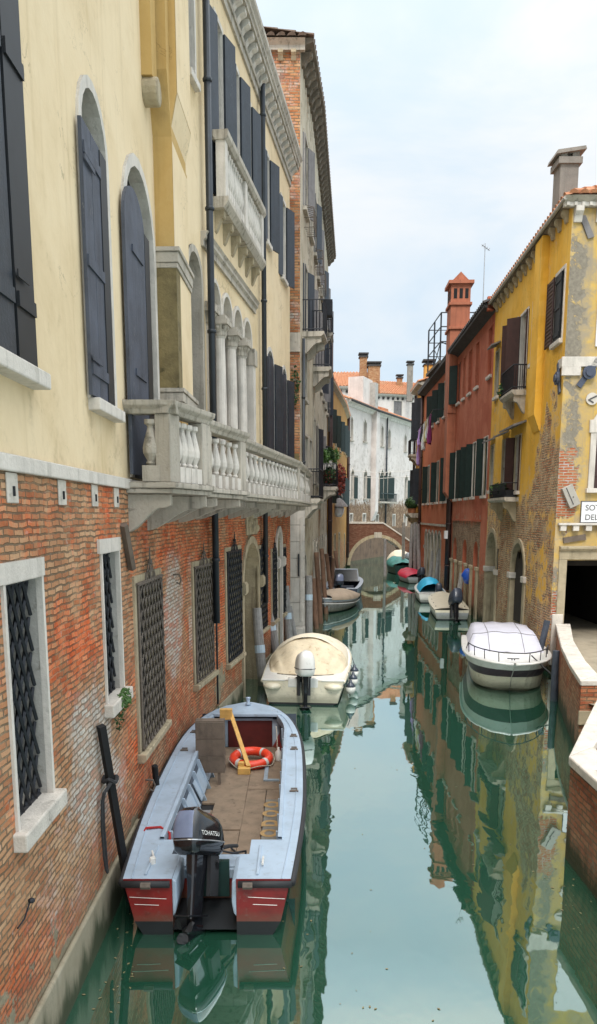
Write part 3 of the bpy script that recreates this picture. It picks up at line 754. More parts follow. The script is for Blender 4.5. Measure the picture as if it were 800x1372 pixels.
# string course between stucco and brick, with iron cramps in stone blocks under it
for fr, a, b in ((FA,0,LA),(FB,0,LB),(FC,0,LC)):
    mb = MB(fr); mb.box(a, b, 0, .045, ZB-.02, ZB+.1); mb.build('string_course', M['whitestone'], pal, bevel=.01)
for y in (5.7, 6.9, 8.0, 8.95):
    s = y+6; mb = MB(FA); mb.box(s-.11, s+.11, 0, .015, ZB-.24, ZB-.025); blk = mb.build('cramp_block', M['coping'], pal, bevel=.01)
    mb = MB(FA); mb.box(s-.008, s+.008, .015, .03, ZB-.19, ZB-.12); mb.build('cramp', M['iron'], blk)
# plinth at the water
for fr, a, b, zt in ((FA,0,LA-.1,.52),(FB,.05,LB,.42),(FC,0,doors[0][0]-.2,.40),(FC,doors[0][1]+.2,doors[1][0]-.2,.4)):
    mb = MB(fr); mb.box(a, b, 0, .05 if fr is FA else .035, -1, zt); mb.build('plinth', M['plinth'], pal, bevel=.02)

# --- windows of the first wall
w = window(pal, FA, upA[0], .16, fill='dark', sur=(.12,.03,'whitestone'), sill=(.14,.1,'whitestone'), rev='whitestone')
part(lambda m: leaf_boards(m, upA[0][0]-.1, upA[0][1]-.42, 5.4, 9.4, .03, n=3), FA, 'shutter', 'shutter', w)
part(lambda m: leaf_boards(m, upA[0][1]-.40, upA[0][1]+.0, 5.4, 9.4, .04, n=1), FA, 'shutter', 'shutterblack', w)
h = upA[1]
w = window(pal, FA, h, .18, fill='dark', sur=(.10,.03,'whitestone'), sill=(.12,.08,'whitestone'), rev='whitestone')
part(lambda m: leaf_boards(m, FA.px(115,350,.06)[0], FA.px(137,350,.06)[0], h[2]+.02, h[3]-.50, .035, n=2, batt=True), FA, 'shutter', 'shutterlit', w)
part(lambda m: leaf_boards(m, FA.px(139,350,.08)[0], FA.px(147,350,.08)[0], h[2]+.02, h[3]-.52, .03, th=.05, n=1, batt=False), FA, 'shutter', 'shutterblack', w)
h = upB[0]
w = window(pal, FB, h, .16, fill='dark', sur=(.13,.03,'whitestone'), rev='whitestone')
def shB(m):
    hb = (FB.px(169,400,.06)[0], FB.px(195,400,.06)[0], h[2]+.03, h[3]-.42, 'arch', .45)
    m.prism(outline(hb), 1, .035, .075)
    for z in (6.0, 7.4): m.box(h[0]+.03, h[0]+.6, .075, .095, z-.04, z+.04)
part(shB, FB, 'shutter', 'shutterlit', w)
part(lambda m: leaf_boards(m, FB.px(196,400,.08)[0], FB.px(202,400,.08)[0], h[2]+.03, h[3]-.75, .03, th=.05, n=1, batt=False), FB, 'shutter', 'shutterblack', w)
# barred basement openings: deep plastered reveals, thick stone frame, iron lattice
for h, fr in ((loA[0], FA), (loA[1], FA), (loA[2], FA)):
    w = window(pal, fr, h, .5, fill='dark', rev='plaster')
    mb = MB(fr); surround(mb, (h[0],h[1],h[2],h[3],'r'), .045, .022); mb.box(h[0]-.13, h[1]+.06, -.02, .03, h[3]+.005, h[3]+.15)
    mb.build('frame', M['whitestone'], w)
    mb = MB(fr); mb.box(h[0]-.1, h[1]+.12, -.40, .10, h[2]-.13, h[2]+.01); mb.build('sill', M['coping'], w, bevel=.015)
    mb = MB(fr); lattice(mb, h[0]+.02, h[1]-.02, h[2]+.01, h[3]-.02, -.095, .15, .016, 1.9, False); mb.build('grille', M['iron'], w)
def grille_window(fr, h, thick=.1, deep=.22, fin=True):
    w = window(pal, fr, h, deep, fill='dark', rev='tanstone')
    mb = MB(fr); surround(mb, h, .1, .03); mb.build('frame', M['tanstone'], w)
    mb = MB(fr); mb.prism([(-.05,h[2]-.13),(.08,h[2]-.13),(.12,h[2]-.09),(.12,h[2]-.01),(-.05,h[2]-.01)], 0, h[0]-.14, h[1]+.14); mb.build('sill', M['tanstone'], w, bevel=.012)
    mb = MB(fr); lattice(mb, h[0]+.01, h[1]-.01, h[2]+.02, h[3]-.02, .05, .19, .012, 1.5)
    mb.tube([(h[0]-.05,.05,h[3]),(h[1]+.05,.05,h[3])], .016, 6)
    if fin: finial(mb, (h[0]+h[1])/2, .05, h[3])
    mb.build('grille', M['rustiron'] if fr is FB or h is glo[0] else M['iron'], w)
    return w
grille_window(FB, loB[0])
for h in glo: grille_window(FC, h, fin=h not in (glo[4],))
# the two water doors
for h, zi in ((doors[0], 2.45), (doors[1], 2.75)):
    w = window(pal, FC, h, .75, fill='tanstone' if h is doors[0] else 'dark', rev='tanstone', name='water_door')
    mb = MB(FC); surround(mb, h, .17, .05, 0, 14); mb.build('frame', M['tanstone'] if h is doors[0] else M['whitestone'], w)
    for a, b in ((h[0]-.24, h[0]+.03), (h[1]-.03, h[1]+.24)):
        mb = MB(FC); mb.prism([(-.6,zi),(.10,zi),(.14,zi+.06),(.14,zi+.24),(.1,zi+.3),(-.6,zi+.3)], 0, a, b); mb.build('impost', M['tanstone'] if h is doors[0] else M['whitestone'], w)
    if h is doors[0]:
        c = (h[0]+h[1])/2; mb = MB(FC); mb.box(c-.55, c+.75, 0, .04, h[3]+.2, h[3]+.75); mb.box(c-.6, c+.8, 0, .09, h[3]+.75, h[3]+.86); mb.build('relief_panel', M['tanstone'], pal, bevel=.02)
        mb = MB(FC)
        for k in range(6): mb.sphere((c-.4+.2*k, .05, h[3]+.45+.1*math.sin(k*2.2)), .07, .07, .1, 8, 6)
        mb.build('carving', M['tanstone'], pal, smooth=True)
# --- first floor of the third wall: arched window, loggia, tall windows
h = upC[0]; w = window(pal, FC, h, .3, fill='dark', sur=(.11,.04,'stone'), rev='stone')
part(lambda m: leaf_boards(m, h[0]+.02, h[0]+.4, h[2], h[3]-.4, -.2, n=2), FC, 'shutter', 'shutter', w)
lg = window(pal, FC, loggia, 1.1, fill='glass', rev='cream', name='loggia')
for a in arches:
    mb = MB(FC); o = head(a, 10); mb.grid([[(p[0],0,p[1]),(p[0],-.3,p[1])] for p in o])
    for p0, p1 in ((a[0]-.09, a[0]), (a[1], a[1]+.09)): mb.quad((p0,0,8.2),(p1,0,8.2),(p1,-.3,8.2),(p0,-.3,8.2))
    surround(mb, (a[0], a[1], a[2], a[3], 'arch'), .075, .045, 0, 10); mb.build('arch_moulding', M['whitestone'], lg)
    mb = MB(FC); mb.quad(*[(p[0], -.29, p[1]) for p in o]); mb.build('lunette', M['glass'], lg)
mb = MB(FC); mb.prism([(0,9.08),(.05,9.08),(.05,9.18),(.1,9.22),(.1,9.28),(.14,9.33),(0,9.33)], 0, LOG0-.4, LOG1+.45); mb.build('string_course', M['stone'], pal)
for i in range(n_ar+1):
    s = LOG0+i*aw
    if i < n_ar:
        mb = MB(FC); mb.lathe([(.18,0),(.18,.1),(.15,.14),(.165,.18),(.135,.24),(.135,1.2),(.125,2.0),(.115,2.62),(.14,2.66)], (s, -.03, 5.15), 16)
        c_ = mb.build('column', M['whitestone'], lg, smooth=None)
        mb = MB(FC); mb.box(s-.2, s+.2, -.23, .17, 4.76, 5.15); mb.build('pedestal', M['whitestone'], c_)
    else:
        mb = MB(FC); mb.box(s-.02, s+.26, -.25, .06, 4.76, 7.82); c_ = mb.build('pilaster', M['whitestone'], lg)
    mb = MB(FC)
    if i < n_ar:
        mb.lathe([(.13,0),(.15,.03),(.15,.10),(.19,.20),(.2,.22)], (s, -.03, 7.8), 14); mb.box(s-.22, s+.22, -.25, .19, 8.02, 8.1); mb.box(s-.2, s+.2, -.23, .15, 8.1, 8.19)
        for k in range(8):
            a_ = k*PI/4; mb.sphere((s+.16*math.cos(a_), -.03+.16*math.sin(a_), 7.98), .05, .05, .05, 6, 5)
    else: mb.box(s-.05, s+.3, -.27, .1, 7.82, 8.19)
    mb.build('capital', M['stone'], c_)
for h in tall:
    w = window(pal, FC, h, .2, fill='dark', sur=(.1,.03,'whitestone'), rev='whitestone')
    c = (h[0]+h[1])/2
    for a, b, zz in ((h[0]+.02, c-.01, h[3]-.5), (c+.01, h[1]-.02, h[3]-.5)):
        hh = (a, b, h[2]-.5, h[3]-.1, 'arch', .35)
        part(lambda m: m.prism(outline(hh), 1, -.02, .03), FC, 'shutter', 'shutter', w)
    part(lambda m: leaf_angled(m, FC, h[1]+.02, .45, h[2]-.4, h[3]-.25, math.radians(16)), FC, 'shutter', 'shutter', w)
    part(lambda m: leaf_angled(m, FC, h[0]-.02, -.5, h[2]-.4, h[3]-.25, math.radians(-14)), FC, 'shutter', 'shutter', w)
for i, h in enumerate(top):
    w = window(pal, FC, h, .2, fill='glass', sur=(.09,.03,'whitestone'), rev='whitestone', sill=(.1,.08,'whitestone') if i > 2 else None)
    if i == 5: continue
    ll = .05 if i < 3 else -.05
    part(lambda m: leaf_angled(m, FC, h[1]+.02, .46, h[2]+ll, h[3]-.02, math.radians(14 if i < 3 else 20)), FC, 'shutter', 'shutter', w)
    part(lambda m: leaf_angled(m, FC, h[0]-.02, -.46, h[2]+ll, h[3]-.02, math.radians(-10)), FC, 'shutter', 'shutter', w)
# upper balcony

ub = part(lambda m: (m.prism([(0,10.38+UZ),(UD-.05,10.38+UZ),(UD,10.44+UZ),(UD+.04,10.5+UZ),(UD+.04,10.58+UZ),(0,10.58+UZ)], 0, UB0, UB1)), FC, 'balcony', 'stone', pal)
mb = MB(FC)
mb.prism([(UD-.2,11.55+UZ),(UD,11.55+UZ),(UD+.05,11.62+UZ),(UD+.05,11.72+UZ),(UD-.24,11.72+UZ),(UD-.24,11.62+UZ)], 0, UB0-.03, UB1+.03)
for s in (UB0, UB1-.18): mb.box(s, s+.18, 0, UD-.2, 11.56+UZ, 11.71+UZ)
mb.build('handrail', M['stone'], ub)
bal_up = baluster_mesh(.95, .075, 'baluster', 'whitestone')
for s in (UB0+.11, (UB0+UB1)/2, UB1-.11):
    part(lambda m: m.box(s-.11, s+.11, UD-.19, UD-.01, 10.58+UZ, 11.55+UZ), FC, 'pier', 'whitestone', ub)
ang = math.atan2(FC.t.y, FC.t.x)
for k in range(20):
    s = UB0+.3+k*(UB1-UB0-.6)/19
    if abs(s-(UB0+UB1)/2) < .16: continue
    inst('baluster', bal_up, ub, FC(s, UD-.10, 10.59+UZ), ang)
for k in range(6):
    s = UB0+.2+k*(UB1-UB0-.4)/5
    part(lambda m: console(m, s, .15, UD-.08, 10.38+UZ, .38), FC, 'bracket', 'tanstone', ub)
# the long balcony that follows the three walls
P2 = lambda x, y: Vector((x, y))
chain = [((-1.50,9.52), (-1.17,10.75)), ((-1.30,11.35), (-.86,13.3)), ((-1.0,13.9), (.05,20.5)), ((.02,20.6), (.22,23.0)), ((.20,23.1), (.40,25.75))]
ZF, ZR = 4.68, 5.62
lb_m = MB()
poly = [FA(LA,0,0), Vector((-1.50,9.52,0))]
for a, b in chain: poly += [Vector((*a,0)), Vector((*b,0))]
poly += [FC(LC-.3,0,0), FC(0,0,0)]
def outset(pts, dd):
    return pts
pp = []
for p_ in poly:
    if not pp or (p_-pp[-1]).length > 1e-3: pp.append(p_)
def slab(mb, pts, z0, z1, grow):
    n = len(pts); c = [Vector((p.x, p.y)) for p in pts]; o = []
    for i, p in enumerate(c):
        if i in (0, n-1, n-2): o.append(p); continue
        o.append(p+Vector((grow, -grow if i == 1 else 0)))
    mb.add([(p.x,p.y,z0) for p in o]+[(p.x,p.y,z1) for p in o], [tuple(range(n)), tuple(range(n,2*n))]+[(i,(i+1)%n,n+(i+1)%n,n+i) for i in range(n)], raw=True)
slab(lb_m, pp, ZF-.13, ZF-.07, .0); slab(lb_m, pp, ZF-.068, ZF, .05)
lb = lb_m.build('balcony', M['stone'], pal, bevel=.012)
bal_lo = baluster_mesh(.72, .085, 'baluster', 'whitestone', 12)
bal_st = baluster_mesh(.72, .105, 'baluster', 'stone', 14)
def rail_run(a, b, rail=True, ends=(True, True), nb=None, thick=.2, inset=.0, mesh=None):
    fr = Frame(a, b, 'L'); L = fr.L
    part(lambda m: m.prism([(-thick,ZR-.15),(-.02,ZR-.15),(.0,ZR-.1),(.05,ZR-.06),(.06,ZR),(-thick-.05,ZR),(-thick-.05,ZR-.07)], 0, -.05, L+.05), fr, 'handrail', 'stone', lb, bevel=.01)
    for k, on in enumerate(ends):
        if on:
            s = .13 if k == 0 else L-.13
            part(lambda m: m.box(s-.15, s+.15, -thick, -.01, ZF, ZR-.15), fr, 'pier', 'stone', lb, bevel=.01)
    n = nb if nb is not None else int(L/.24)
    s0 = .36 if ends[0] else .12; s1 = L-(.36 if ends[1] else .12)
    for k in range(n):
        s = s0+(s1-s0)*(k/(n-1) if n > 1 else .5)
        inst('baluster', mesh or bal_lo, lb, fr(s, -thick/2, ZF+.01), math.atan2(fr.t.y, fr.t.x))
    part(lambda m: m.box(.02, L-.02, -thick+.02, -.03, ZF, ZF+.015), fr, 'base_course', 'stone', lb)
rail_run((-2.03,9.52), (-1.48,9.52), ends=(False, False), nb=1, mesh=bal_st)      # near return, facing the bridge
for i, (a, b) in enumerate(chain):
    rail_run(a, b, nb={0:4, 1:5, 2:15, 3:5, 4:6}.get(i))
for i in range(1, len(chain)):                                                   # short steps between the runs
    a, b = chain[i-1][1], chain[i][0]
    fr = Frame(a, b, 'L')
    part(lambda m: m.prism([(-.22,ZR-.15),(0,ZR-.15),(.02,ZR-.01),(-.22,ZR-.01)], 0, 0, fr.L), fr, 'handrail', 'stone', lb)
    part(lambda m: m.box(0.02, fr.L-.02, -.16, -.06, ZF, ZR-.15), fr, 'pier', 'stone', lb)
def bracket_at(x0, y0, x1, y1, w=.22, h=.5, mat='stone'):
    """a console whose root is on the wall at (x0, y0) and whose tip is (x1, y1)"""
    t = Vector((x1-x0, y1-y0)); L = t.length; fr = Frame((x0,y0), (x0-t.y, y0+t.x), 'L')
    part(lambda m: console(m, 0, w, L, ZF-.135, h), fr, 'bracket', mat, lb, bevel=.01)
for wy, tip in ((9.66, (-1.54,9.68)), (10.7, (-1.24,10.75)), (11.9, (-1.22,11.95)), (13.1, (-.96,13.1))):
    bracket_at(FB(wy-9.5,-.05,0).x, wy, tip[0], tip[1], w=.17, h=.46 if wy < 11 else .38)
for k in range(9):
    s = .7+k*1.3; p = FC(s, -.05, 0)
    f_ = (p.y-13.9)/12.4; tipx = -.98+f_*1.42
    bracket_at(p.x, p.y, tipx-.06, p.y+.03, w=.17, h=.34)
# chimney breast on the second wall, stepped outward as it rises
CB0 = FB.px(215, 560)[0]; CB1 = min(LB, FB.px(257, 380, .30)[0]); CBU = min(LB, FB.px(254, 100, .35)[0])
mb = MB(FB); mb.box(CB0, CB1, 0, .31, 4.7, 5.83); mb.box(CB0+.02, CB1, 0, .28, 6.08, 7.72)
cb = mb.build('chimney_breast', M['tan'], pal, wear=True)
mb = MB(FB); mb.box(CB0-.004, CB0+.3, -.01, .285, 6.09, 7.71); mb.build('stained_corner', M['mossystone'], cb)
mb = MB(FB)
for z0, z1, e in ((5.82,5.90,.015),(5.90,6.03,.04),(6.03,6.09,.06)): mb.box(CB0-e, CB1, 0, .31+e, z0, z1)
mb.build('base_moulding', M['stone'], cb, bevel=.01)
mb = MB(FB)
for z0, z1, e in ((7.71,7.78,.015),(7.78,7.92,.03),(7.92,7.98,.055)): mb.box(CB0-e, CB1, 0, .29+e, z0, z1)
mb.build('cap_moulding', M['stone'], cb, bevel=.01)
mb = MB(FB); mb.box(CB0+.02, CB1, 0, .26, 7.97, 9.4)
mb.prism([(CB0+.02,9.4),(CBU,9.4),(CBU,16.2),(CB0-.25,16.2),(CB0-.25,10.1)], 1, 0, .26)
mb.prism([(.25,9.5),(.35,9.93),(.35,16.2),(.25,16.2)], 0, CB0-.02, CBU); mb.build('chimney_stack', M['tan'], cb, wear=True)
mb = MB(FB); mb.quad((CB0+.03,.283,6.1),(CB1,.283,6.1),(CB1,.283,7.7),(CB0+.03,.283,7.7)); mb.quad((CB0+.03,.263,7.99),(CB1,.263,7.99),(CB1,.263,9.35),(CB0+.03,.263,9.35)); mb.quad((CB0-.0,.354,9.94),(CBU,.354,9.94),(CBU,.354,16.2),(CB0-.0,.354,16.2)); mb.quad((CB0+.03,.2575,9.52),(CBU,.2575,9.52),(CBU,.353,9.925),(CB0+.0,.353,9.925)); mb.build('lit_front', M['cream'], cb, wear=True)  # paler cream sheets: light on the canal-facing front put into the colour
mb = MB(FB); mb.box(CB0-.62, CB0-.3, 0, .14, 9.85, 14.2); mb.build('flue', M['tan'], pal, wear=True)
mb = MB(FB); mb.tube([(CB0-.46,-.02,9.72),(CB0-.46,.2,9.72)], .17, 14); mb.build('stone_boss', M['tanstone'], pal, smooth=None, bevel=.03)
# chimney standing behind the eaves
mb = MB(FC); mb.box(7.0, 8.2, -1.6, -.5, ZT+.6, ZT+4.2); mb.build('chimney', M['cream'], pal, wear=True)
# drainpipes
dp_ = downpipe(pal, FC, 1.5, 2.2, ZT+.3, .14, .065, 'pipe'); downpipe(pal, FC, 1.75, .5, 4.3, .07, .02, 'pipe')
downpipe(pal, FC, 6.95, 2.0, ZT+.6, .13, .062, 'pipe', top=True)
mb = MB(FC); mb.tube([(1.9,.03,4.1),(1.97,.05,3.2)], .035, 6); mb.build('pipe_stub', M['wood'], pal)
# small iron fittings and the old board on the brick
mb = MB(FB); a = FB.px(166,703,.05); b = FB.px(177,762,.05)
mb.tube([(a[0],.05,a[1]),(b[0],.05,b[1])], .05, 5); mb.build('old_beam_end', M['wood'], pal)
for (u, v) in ((195,1045),(232,770)):
    s, z = FA.px(u, v) if u < 100 else FB.px(u, v); fr = FA if u < 100 else FB
    mb = MB(fr); mb.tube([(s,-.02,z),(s,.1,z),(s+.02,.12,z-.08),(s,.1,z-.15),(s-.03,.06,z-.12)], .014, 6); mb.build('iron_hook', M['rustiron'], pal)
mb = MB(FA); s, z = FA.px(30,1222); mb.tube([(s-.16,.02,z-.04),(s-.05,.03,z-.03),(s+.05,.03,z+.02),(s+.08,.03,z+.04)], .007, 6); mb.sphere((s+.09,.04,z+.045), .028,.028,.02, 8, 6); mb.build('wall_conduit', M['iron'], pal)
# ------------------------------------------------------------------ tall old house beyond the palazzo
FO = Frame((.05,26.75), (.52,30.8), 'L'); FP = Frame((.52,30.8), (1.68,47.2), 'L'); FE = Frame((-4.0,26.72), (.05,26.72), 'L')
old = thing('old_house', 'tall weathered grey stucco house with brick flank, deep corbelled eaves and iron balconies', 'building', (.05,26.75,0))
OT = 18.5
hO = [(.9,1.9,14.2,16.4,'r'), (.7,1.7,8.2,10.0,'r'), (1.0,1.9,10.35,12.5,'r'), (1.2,2.2,4.9,7.0,'r'), (.7,1.7,.2,2.9,'arch'), (2.7,3.5,5.0,7.0,'r'), (2.6,3.4,10.4,12.4,'r'), (2.8,3.6,14.0,16.0,'r')]
hP = []
for i, s in enumerate((.8,3.4,6.4,9.2,12.0,14.6)):
    hP += [(s,s+.95,14.0-.1*(i%2),16.1,'r'), (s+.1,s+1.0,9.9,12.2,'r'), (s,s+1.0,5.6,8.0,'r')]
    hP += [(s+.05,s+1.1,.3 if i%2 else 1.4,3.2,'arch' if i%2 else 'r')]
def wO(s, z):
    n = mnoise.noise(Vector((s*.4, z*.25, 3.1)))
    R = .55 if z < 1.6 else max(0, .18+n*.4)
    return (R, .2+.3*mnoise.noise(Vector((s*.3,z*.1,9))), .28+.35*mnoise.noise(Vector((s*.5,z*.3,1))))
def wP(s, z):
    n = mnoise.noise(Vector((s*.4, z*.25, 7.7)))
    R = .62 if z < 2.4 else max(0, .14+n*.45)
    return (R, .2, .3+.4*mnoise.noise(Vector((s*.5,z*.3,5))))
mb = MB(FO); mb.sheet(0,FO.L,-1,OT,hO,.7,wO); mb.build('wall', M['old'], old)
mb = MB(FP); mb.sheet(0,FP.L,-1,OT,hP,.8,wP); mb.build('wall', M['old'], old)
mb = MB(FE); mb.sheet(0,FE.L,-1,OT,(),.6, lambda s,z: (.35*max(0,mnoise.noise(Vector((s,z*.6,2)))+.35), .45, .4)); mb.build('flank_wall', M['oldbrick'], old)
mb = MB(FE); mb.box(FE.L-.40,FE.L+.01,0,.07,9.5,10.1); mb.build('quoin', M['stone'], old, bevel=.02)
mb = MB(FE); mb.box(FE.L-.42,FE.L-.02,0,.05,3.0,6.3); mb.build('mossy_pier', M['mossystone'], old)
def ob(mb):
    a = FP(FP.L,0,0); b = FP(FP.L,-9,0); c = Vector((-4.0,26.72,0))
    for p, q in ((a,b),(b,c)): mb.add([(p.x,p.y,-1),(q.x,q.y,-1),(q.x,q.y,OT),(p.x,p.y,OT)], [(0,1,2,3)], raw=True)
part(ob, None, 'rear_wall', 'oldbrick', old)
def orf(mb):
    for fr, a, b in ((FO,-.2,FO.L),(FP,0,FP.L+.2)):
        pantiles(mb, fr(a,.42,OT+.12), fr(b,.42,OT+.12), fr(a,-3.5,OT+.9), fr(b,-3.5,OT+.9), .3, .1)
    mb.add([FO(-.4,-3.5,OT+.9),FO(FO.L,-3.5,OT+.9),FP(FP.L+.3,-3.5,OT+.9),FP(FP.L+.3,-9,OT),FO(-.4,-9,OT)], [(0,1,2,3,4)], raw=True)
    pantiles(mb, FE(FE.L-3.6,.2,OT+.1), FE(FE.L+.25,.2,OT+.1), FE(FE.L-3.6,-2,OT+.75), FE(FE.L-1.0,-2,OT+.75), .3, .1)
rf = part(orf, None, 'roof', 'oldtile', old)
for fr, a, b in ((FO,0,FO.L),(FP,0,FP.L)):
    mb = MB(fr); mb.prism([(0,OT-.1),(.34,OT-.02),(.42,OT+.0),(.42,OT+.12),(0,OT+.14)], 0, a-.05, b+.05); e_ = mb.build('eaves', M['eavewood'], old)
    corbels(old, fr, a+.1, b-.05, OT-.08, .2, .34, .38, .55, 'eavewood', sub=e_)
mb = MB(FE); mb.prism([(0,OT-.25),(.14,OT-.25),(.14,OT-.12),(.3,OT),(0,OT)], 0, FE.L-3, FE.L+.15); e_ = mb.build('eaves', M['stone'], old)
corbels(old, FE, FE.L-1.2, FE.L, OT-.25, .16, .2, .25, .4, 'tanstone', sub=e_)
mb = MB(FP); mb.box(3.0,3.5,-.3,.2,OT+.2,OT+1.0); mb.box(2.95,3.55,-.35,.25,OT+1.0,OT+1.15); mb.build('chimney', M['chimbrick'], rf, wear=True)
for i, h in enumerate(hO+hP):
    fr = FO if i < len(hO) else FP
    w = window(old, fr, h, .25, fill='dark' if h[2] < 3 else 'glass', sur=(.1,.05,'stone'), rev='plaster', sill=(.12,.1,'stone') if h[2] > 1 else None)
    if h[2] > 5 and i % 3 != 1:
        for sg, q_ in ((1,h[1]),( -1,h[0])):
            part(lambda m: leaf_angled(m, fr, q_+sg*.02, sg*.46, h[2]+.02, h[3]-.02, sg*math.radians((22,40)[i%2])), fr, 'shutter', ('shuttergrey','shuttergreen','shutter')[i%3], w)
def iron_balcony(bld, fr, s0, s1, z, dd=.75, h=1.0, mat='stone', flowers=False):
    b_ = part(lambda m: m.prism([(0,z-.16),(dd-.1,z-.16),(dd,z-.08),(dd,z),(0,z)], 0, s0, s1), fr, 'balcony', mat, bld)
    for s in (s0+.15, s1-.15): part(lambda m: console(m, s, .16, dd-.1, z-.16, .55), fr, 'bracket', mat, b_)
    mb = MB(fr)
    pts = [(s0+.03,0,0),(s0+.03,dd-.04,0),(s1-.03,dd-.04,0),(s1-.03,0,0)]
    for zz in (z+.08, z+h): mb.tube([(p[0],p[1],zz) for p in pts], .02, 5)
    n = int((s1-s0)/.13)
    for k in range(n+1): mb.tube([(s0+.03+(s1-s0-.06)*k/n, dd-.04, z),(s0+.03+(s1-s0-.06)*k/n, dd-.04, z+h)], .011, 4)
    for k in range(1,6):
        for s in (s0+.03, s1-.03): mb.tube([(s,(dd-.04)*k/6,z),(s,(dd-.04)*k/6,z+h)], .011, 4)
    mb.build('railing', M['iron'], b_)
    return b_
iron_balcony(old, FO, .7, 2.2, 10.3, .72)
iron_balcony(old, FP, .4, 2.2, 9.85, .7)
iron_balcony(old, FO, .9, 2.5, 4.85, .6)
fb = iron_balcony(old, FP, 5.4, 8.0, 5.55, .85)
iron_balcony(old, FP, 8.8, 10.6, 12.9, .5)
for (fr, s, z) in ((FO,1.4,13.6),(FP,1.3,13.5),(FP,3.9,13.4)):       # barred baskets under the top windows
    mb = MB(fr)
    for k in range(6): mb.tube([(s-.45+.18*k,.02,z+.7),(s-.45+.18*k,.34,z+.6),(s-.45+.18*k,.34,z),(s-.45+.18*k,.05,z)], .012, 4)
    for zz in (z,z+.3,z+.6): mb.tube([(s-.45,.02,zz),(s-.45,.34,zz),(s+.45,.34,zz),(s+.45,.02,zz)], .012, 4)
    mb.build('window_basket', M['rustiron'], old)
downpipe(old, FP, FP.L-.35, .6, OT-2.9, .2, .13, 'pipebrown'); downpipe(old, FP, FP.L-.75, 9, OT-2.9, .12, .07, 'shuttergrey')
downpipe(old, FO, .35, .6, 10, .08, .05, 'pipe')
mb = MB(FP); mb.box(8.0,8.6,.02,.5,13.5,14.2); mb.build('vent_box', M['iron'], old)

ps1 = FE.L+.16; ps0 = ps1-.50
mb = MB(FE)
for za, zb in ((.55,1.35),(1.36,2.2),(2.21,2.85),(2.86,3.4),(3.41,3.95),(3.96,4.5)): mb.box(ps0, ps1, -.1, .22, za, zb)
mb.box(ps1-.16, ps1-.06, .22, .25, .7, 4.2)
mb.prism([(0,.2),(.25,.2),(.25,.45),(.22,.54),(0,.54)], 0, ps0-.03, ps1+.02); mb.build('pier', M['whitestone'], old, bevel=.012)
mb = MB(FE); mb.box(ps0+.27, ps0+.32, .24, .27, 2.25, 3.0); mb.build('iron_bar', M['iron'], old)

# ------------------------------------------------------------------ ochre house between the old house and the bridge
FQ = Frame((1.75,47.3), (3.2,58.0), 'L'); FR_ = Frame((3.2,58.0), (3.95,65.4), 'L')
och = thing('ochre_house', 'narrow ochre house beside the bridge with a clay tiled hipped roof', 'building', (2.1,47.3,0))
hQ = [(1.0,1.9,8.6,10.6,'r'),(4.2,5.1,8.6,10.6,'r'),(7.5,8.4,8.6,10.6,'r'),(1.2,2.1,5.0,7.2,'r'),(4.3,5.2,5.0,7.2,'r'),(7.6,8.5,5.0,7.2,'r'),(1.0,2.2,.2,3.0,'r'),(4.0,5.0,.8,3.0,'r'),(7.4,8.5,.2,3.0,'r')]
hR = [(1.0,1.8,8.8,10.8,'r'),(4.4,5.2,8.8,10.8,'r'),(1.0,1.8,5.0,7.0,'r'),(4.4,5.2,5.0,7.0,'r'),(3.0,4.0,.3,2.8,'r')]
wq = lambda s, z: ((.6 if z < 2.8 else .12)+.3*mnoise.noise(Vector((s*.5,z*.4,4))), .2, .2)
mb = MB(FQ); mb.sheet(0,FQ.L,-1,12.1,hQ,.9,wq); mb.build('wall', M['ochre'], och)
mb = MB(FR_); mb.sheet(0,FR_.L,-1,12.1,hR,.9,wq); mb.build('wall', M['ochre'], och)
for i, h in enumerate(hQ+hR):
    fr = FQ if i < 9 else FR_
    w = window(och, fr, h, .2, fill='dark', sur=(.09,.04,'tanstone'), rev='tanstone', sill=(.1,.08,'tanstone') if h[2] > 3 else None)
    if h[2] > 3:
        for sg, q_ in ((1,h[1]),(-1,h[0])):
            part(lambda m: leaf_angled(m, fr, q_+sg*.02, sg*.44, h[2], h[3], sg*math.radians(30)), fr, 'shutter', 'shuttergreen', w)
def ochr(mb):
    a = FR_(FR_.L,0,0); b = Vector((-3.5,66,0)); c = Vector((-3.5,47.3,0)); d_ = FQ(0,0,0)
    for p, q in ((a,b),(b,c),(c,d_)): mb.add([(p.x,p.y,-1),(q.x,q.y,-1),(q.x,q.y,12.1),(p.x,p.y,12.1)], [(0,1,2,3)], raw=True)
part(ochr, None, 'rear_wall', 'ochre', och)
def ochroof(mb):
    pantiles(mb, FQ(-.2,.22,12.1), FQ(FQ.L,.22,12.1), FQ(-.2,-4.2,14.0), FQ(FQ.L,-4.2,14.0), .32, .11)
    pantiles(mb, FR_(0,.22,12.1), FR_(FR_.L+.3,.22,12.1), FR_(0,-4.2,14.0), FR_(FR_.L-2.5,-4.2,14.0), .32, .11)
    e0, e1 = FR_(FR_.L+.3,.22,12.1), Vector((-3.5,66.22,12.1)); pantiles(mb, e0, e1, FR_(FR_.L-2.5,-4.2,14), Vector((-2.0,62,14)), .32, .11)
part(ochroof, None, 'roof', 'tile', och)
for fr in (FQ, FR_): part(lambda m: m.prism([(0,11.85),(.18,12.0),(.22,12.02),(.22,12.1),(0,12.1)],0,0,fr.L), fr, 'eaves', 'tanstone', och)
downpipe(och, FR_, FR_.L-.12, .8, 12.0, .1, .14, 'pipebrown')

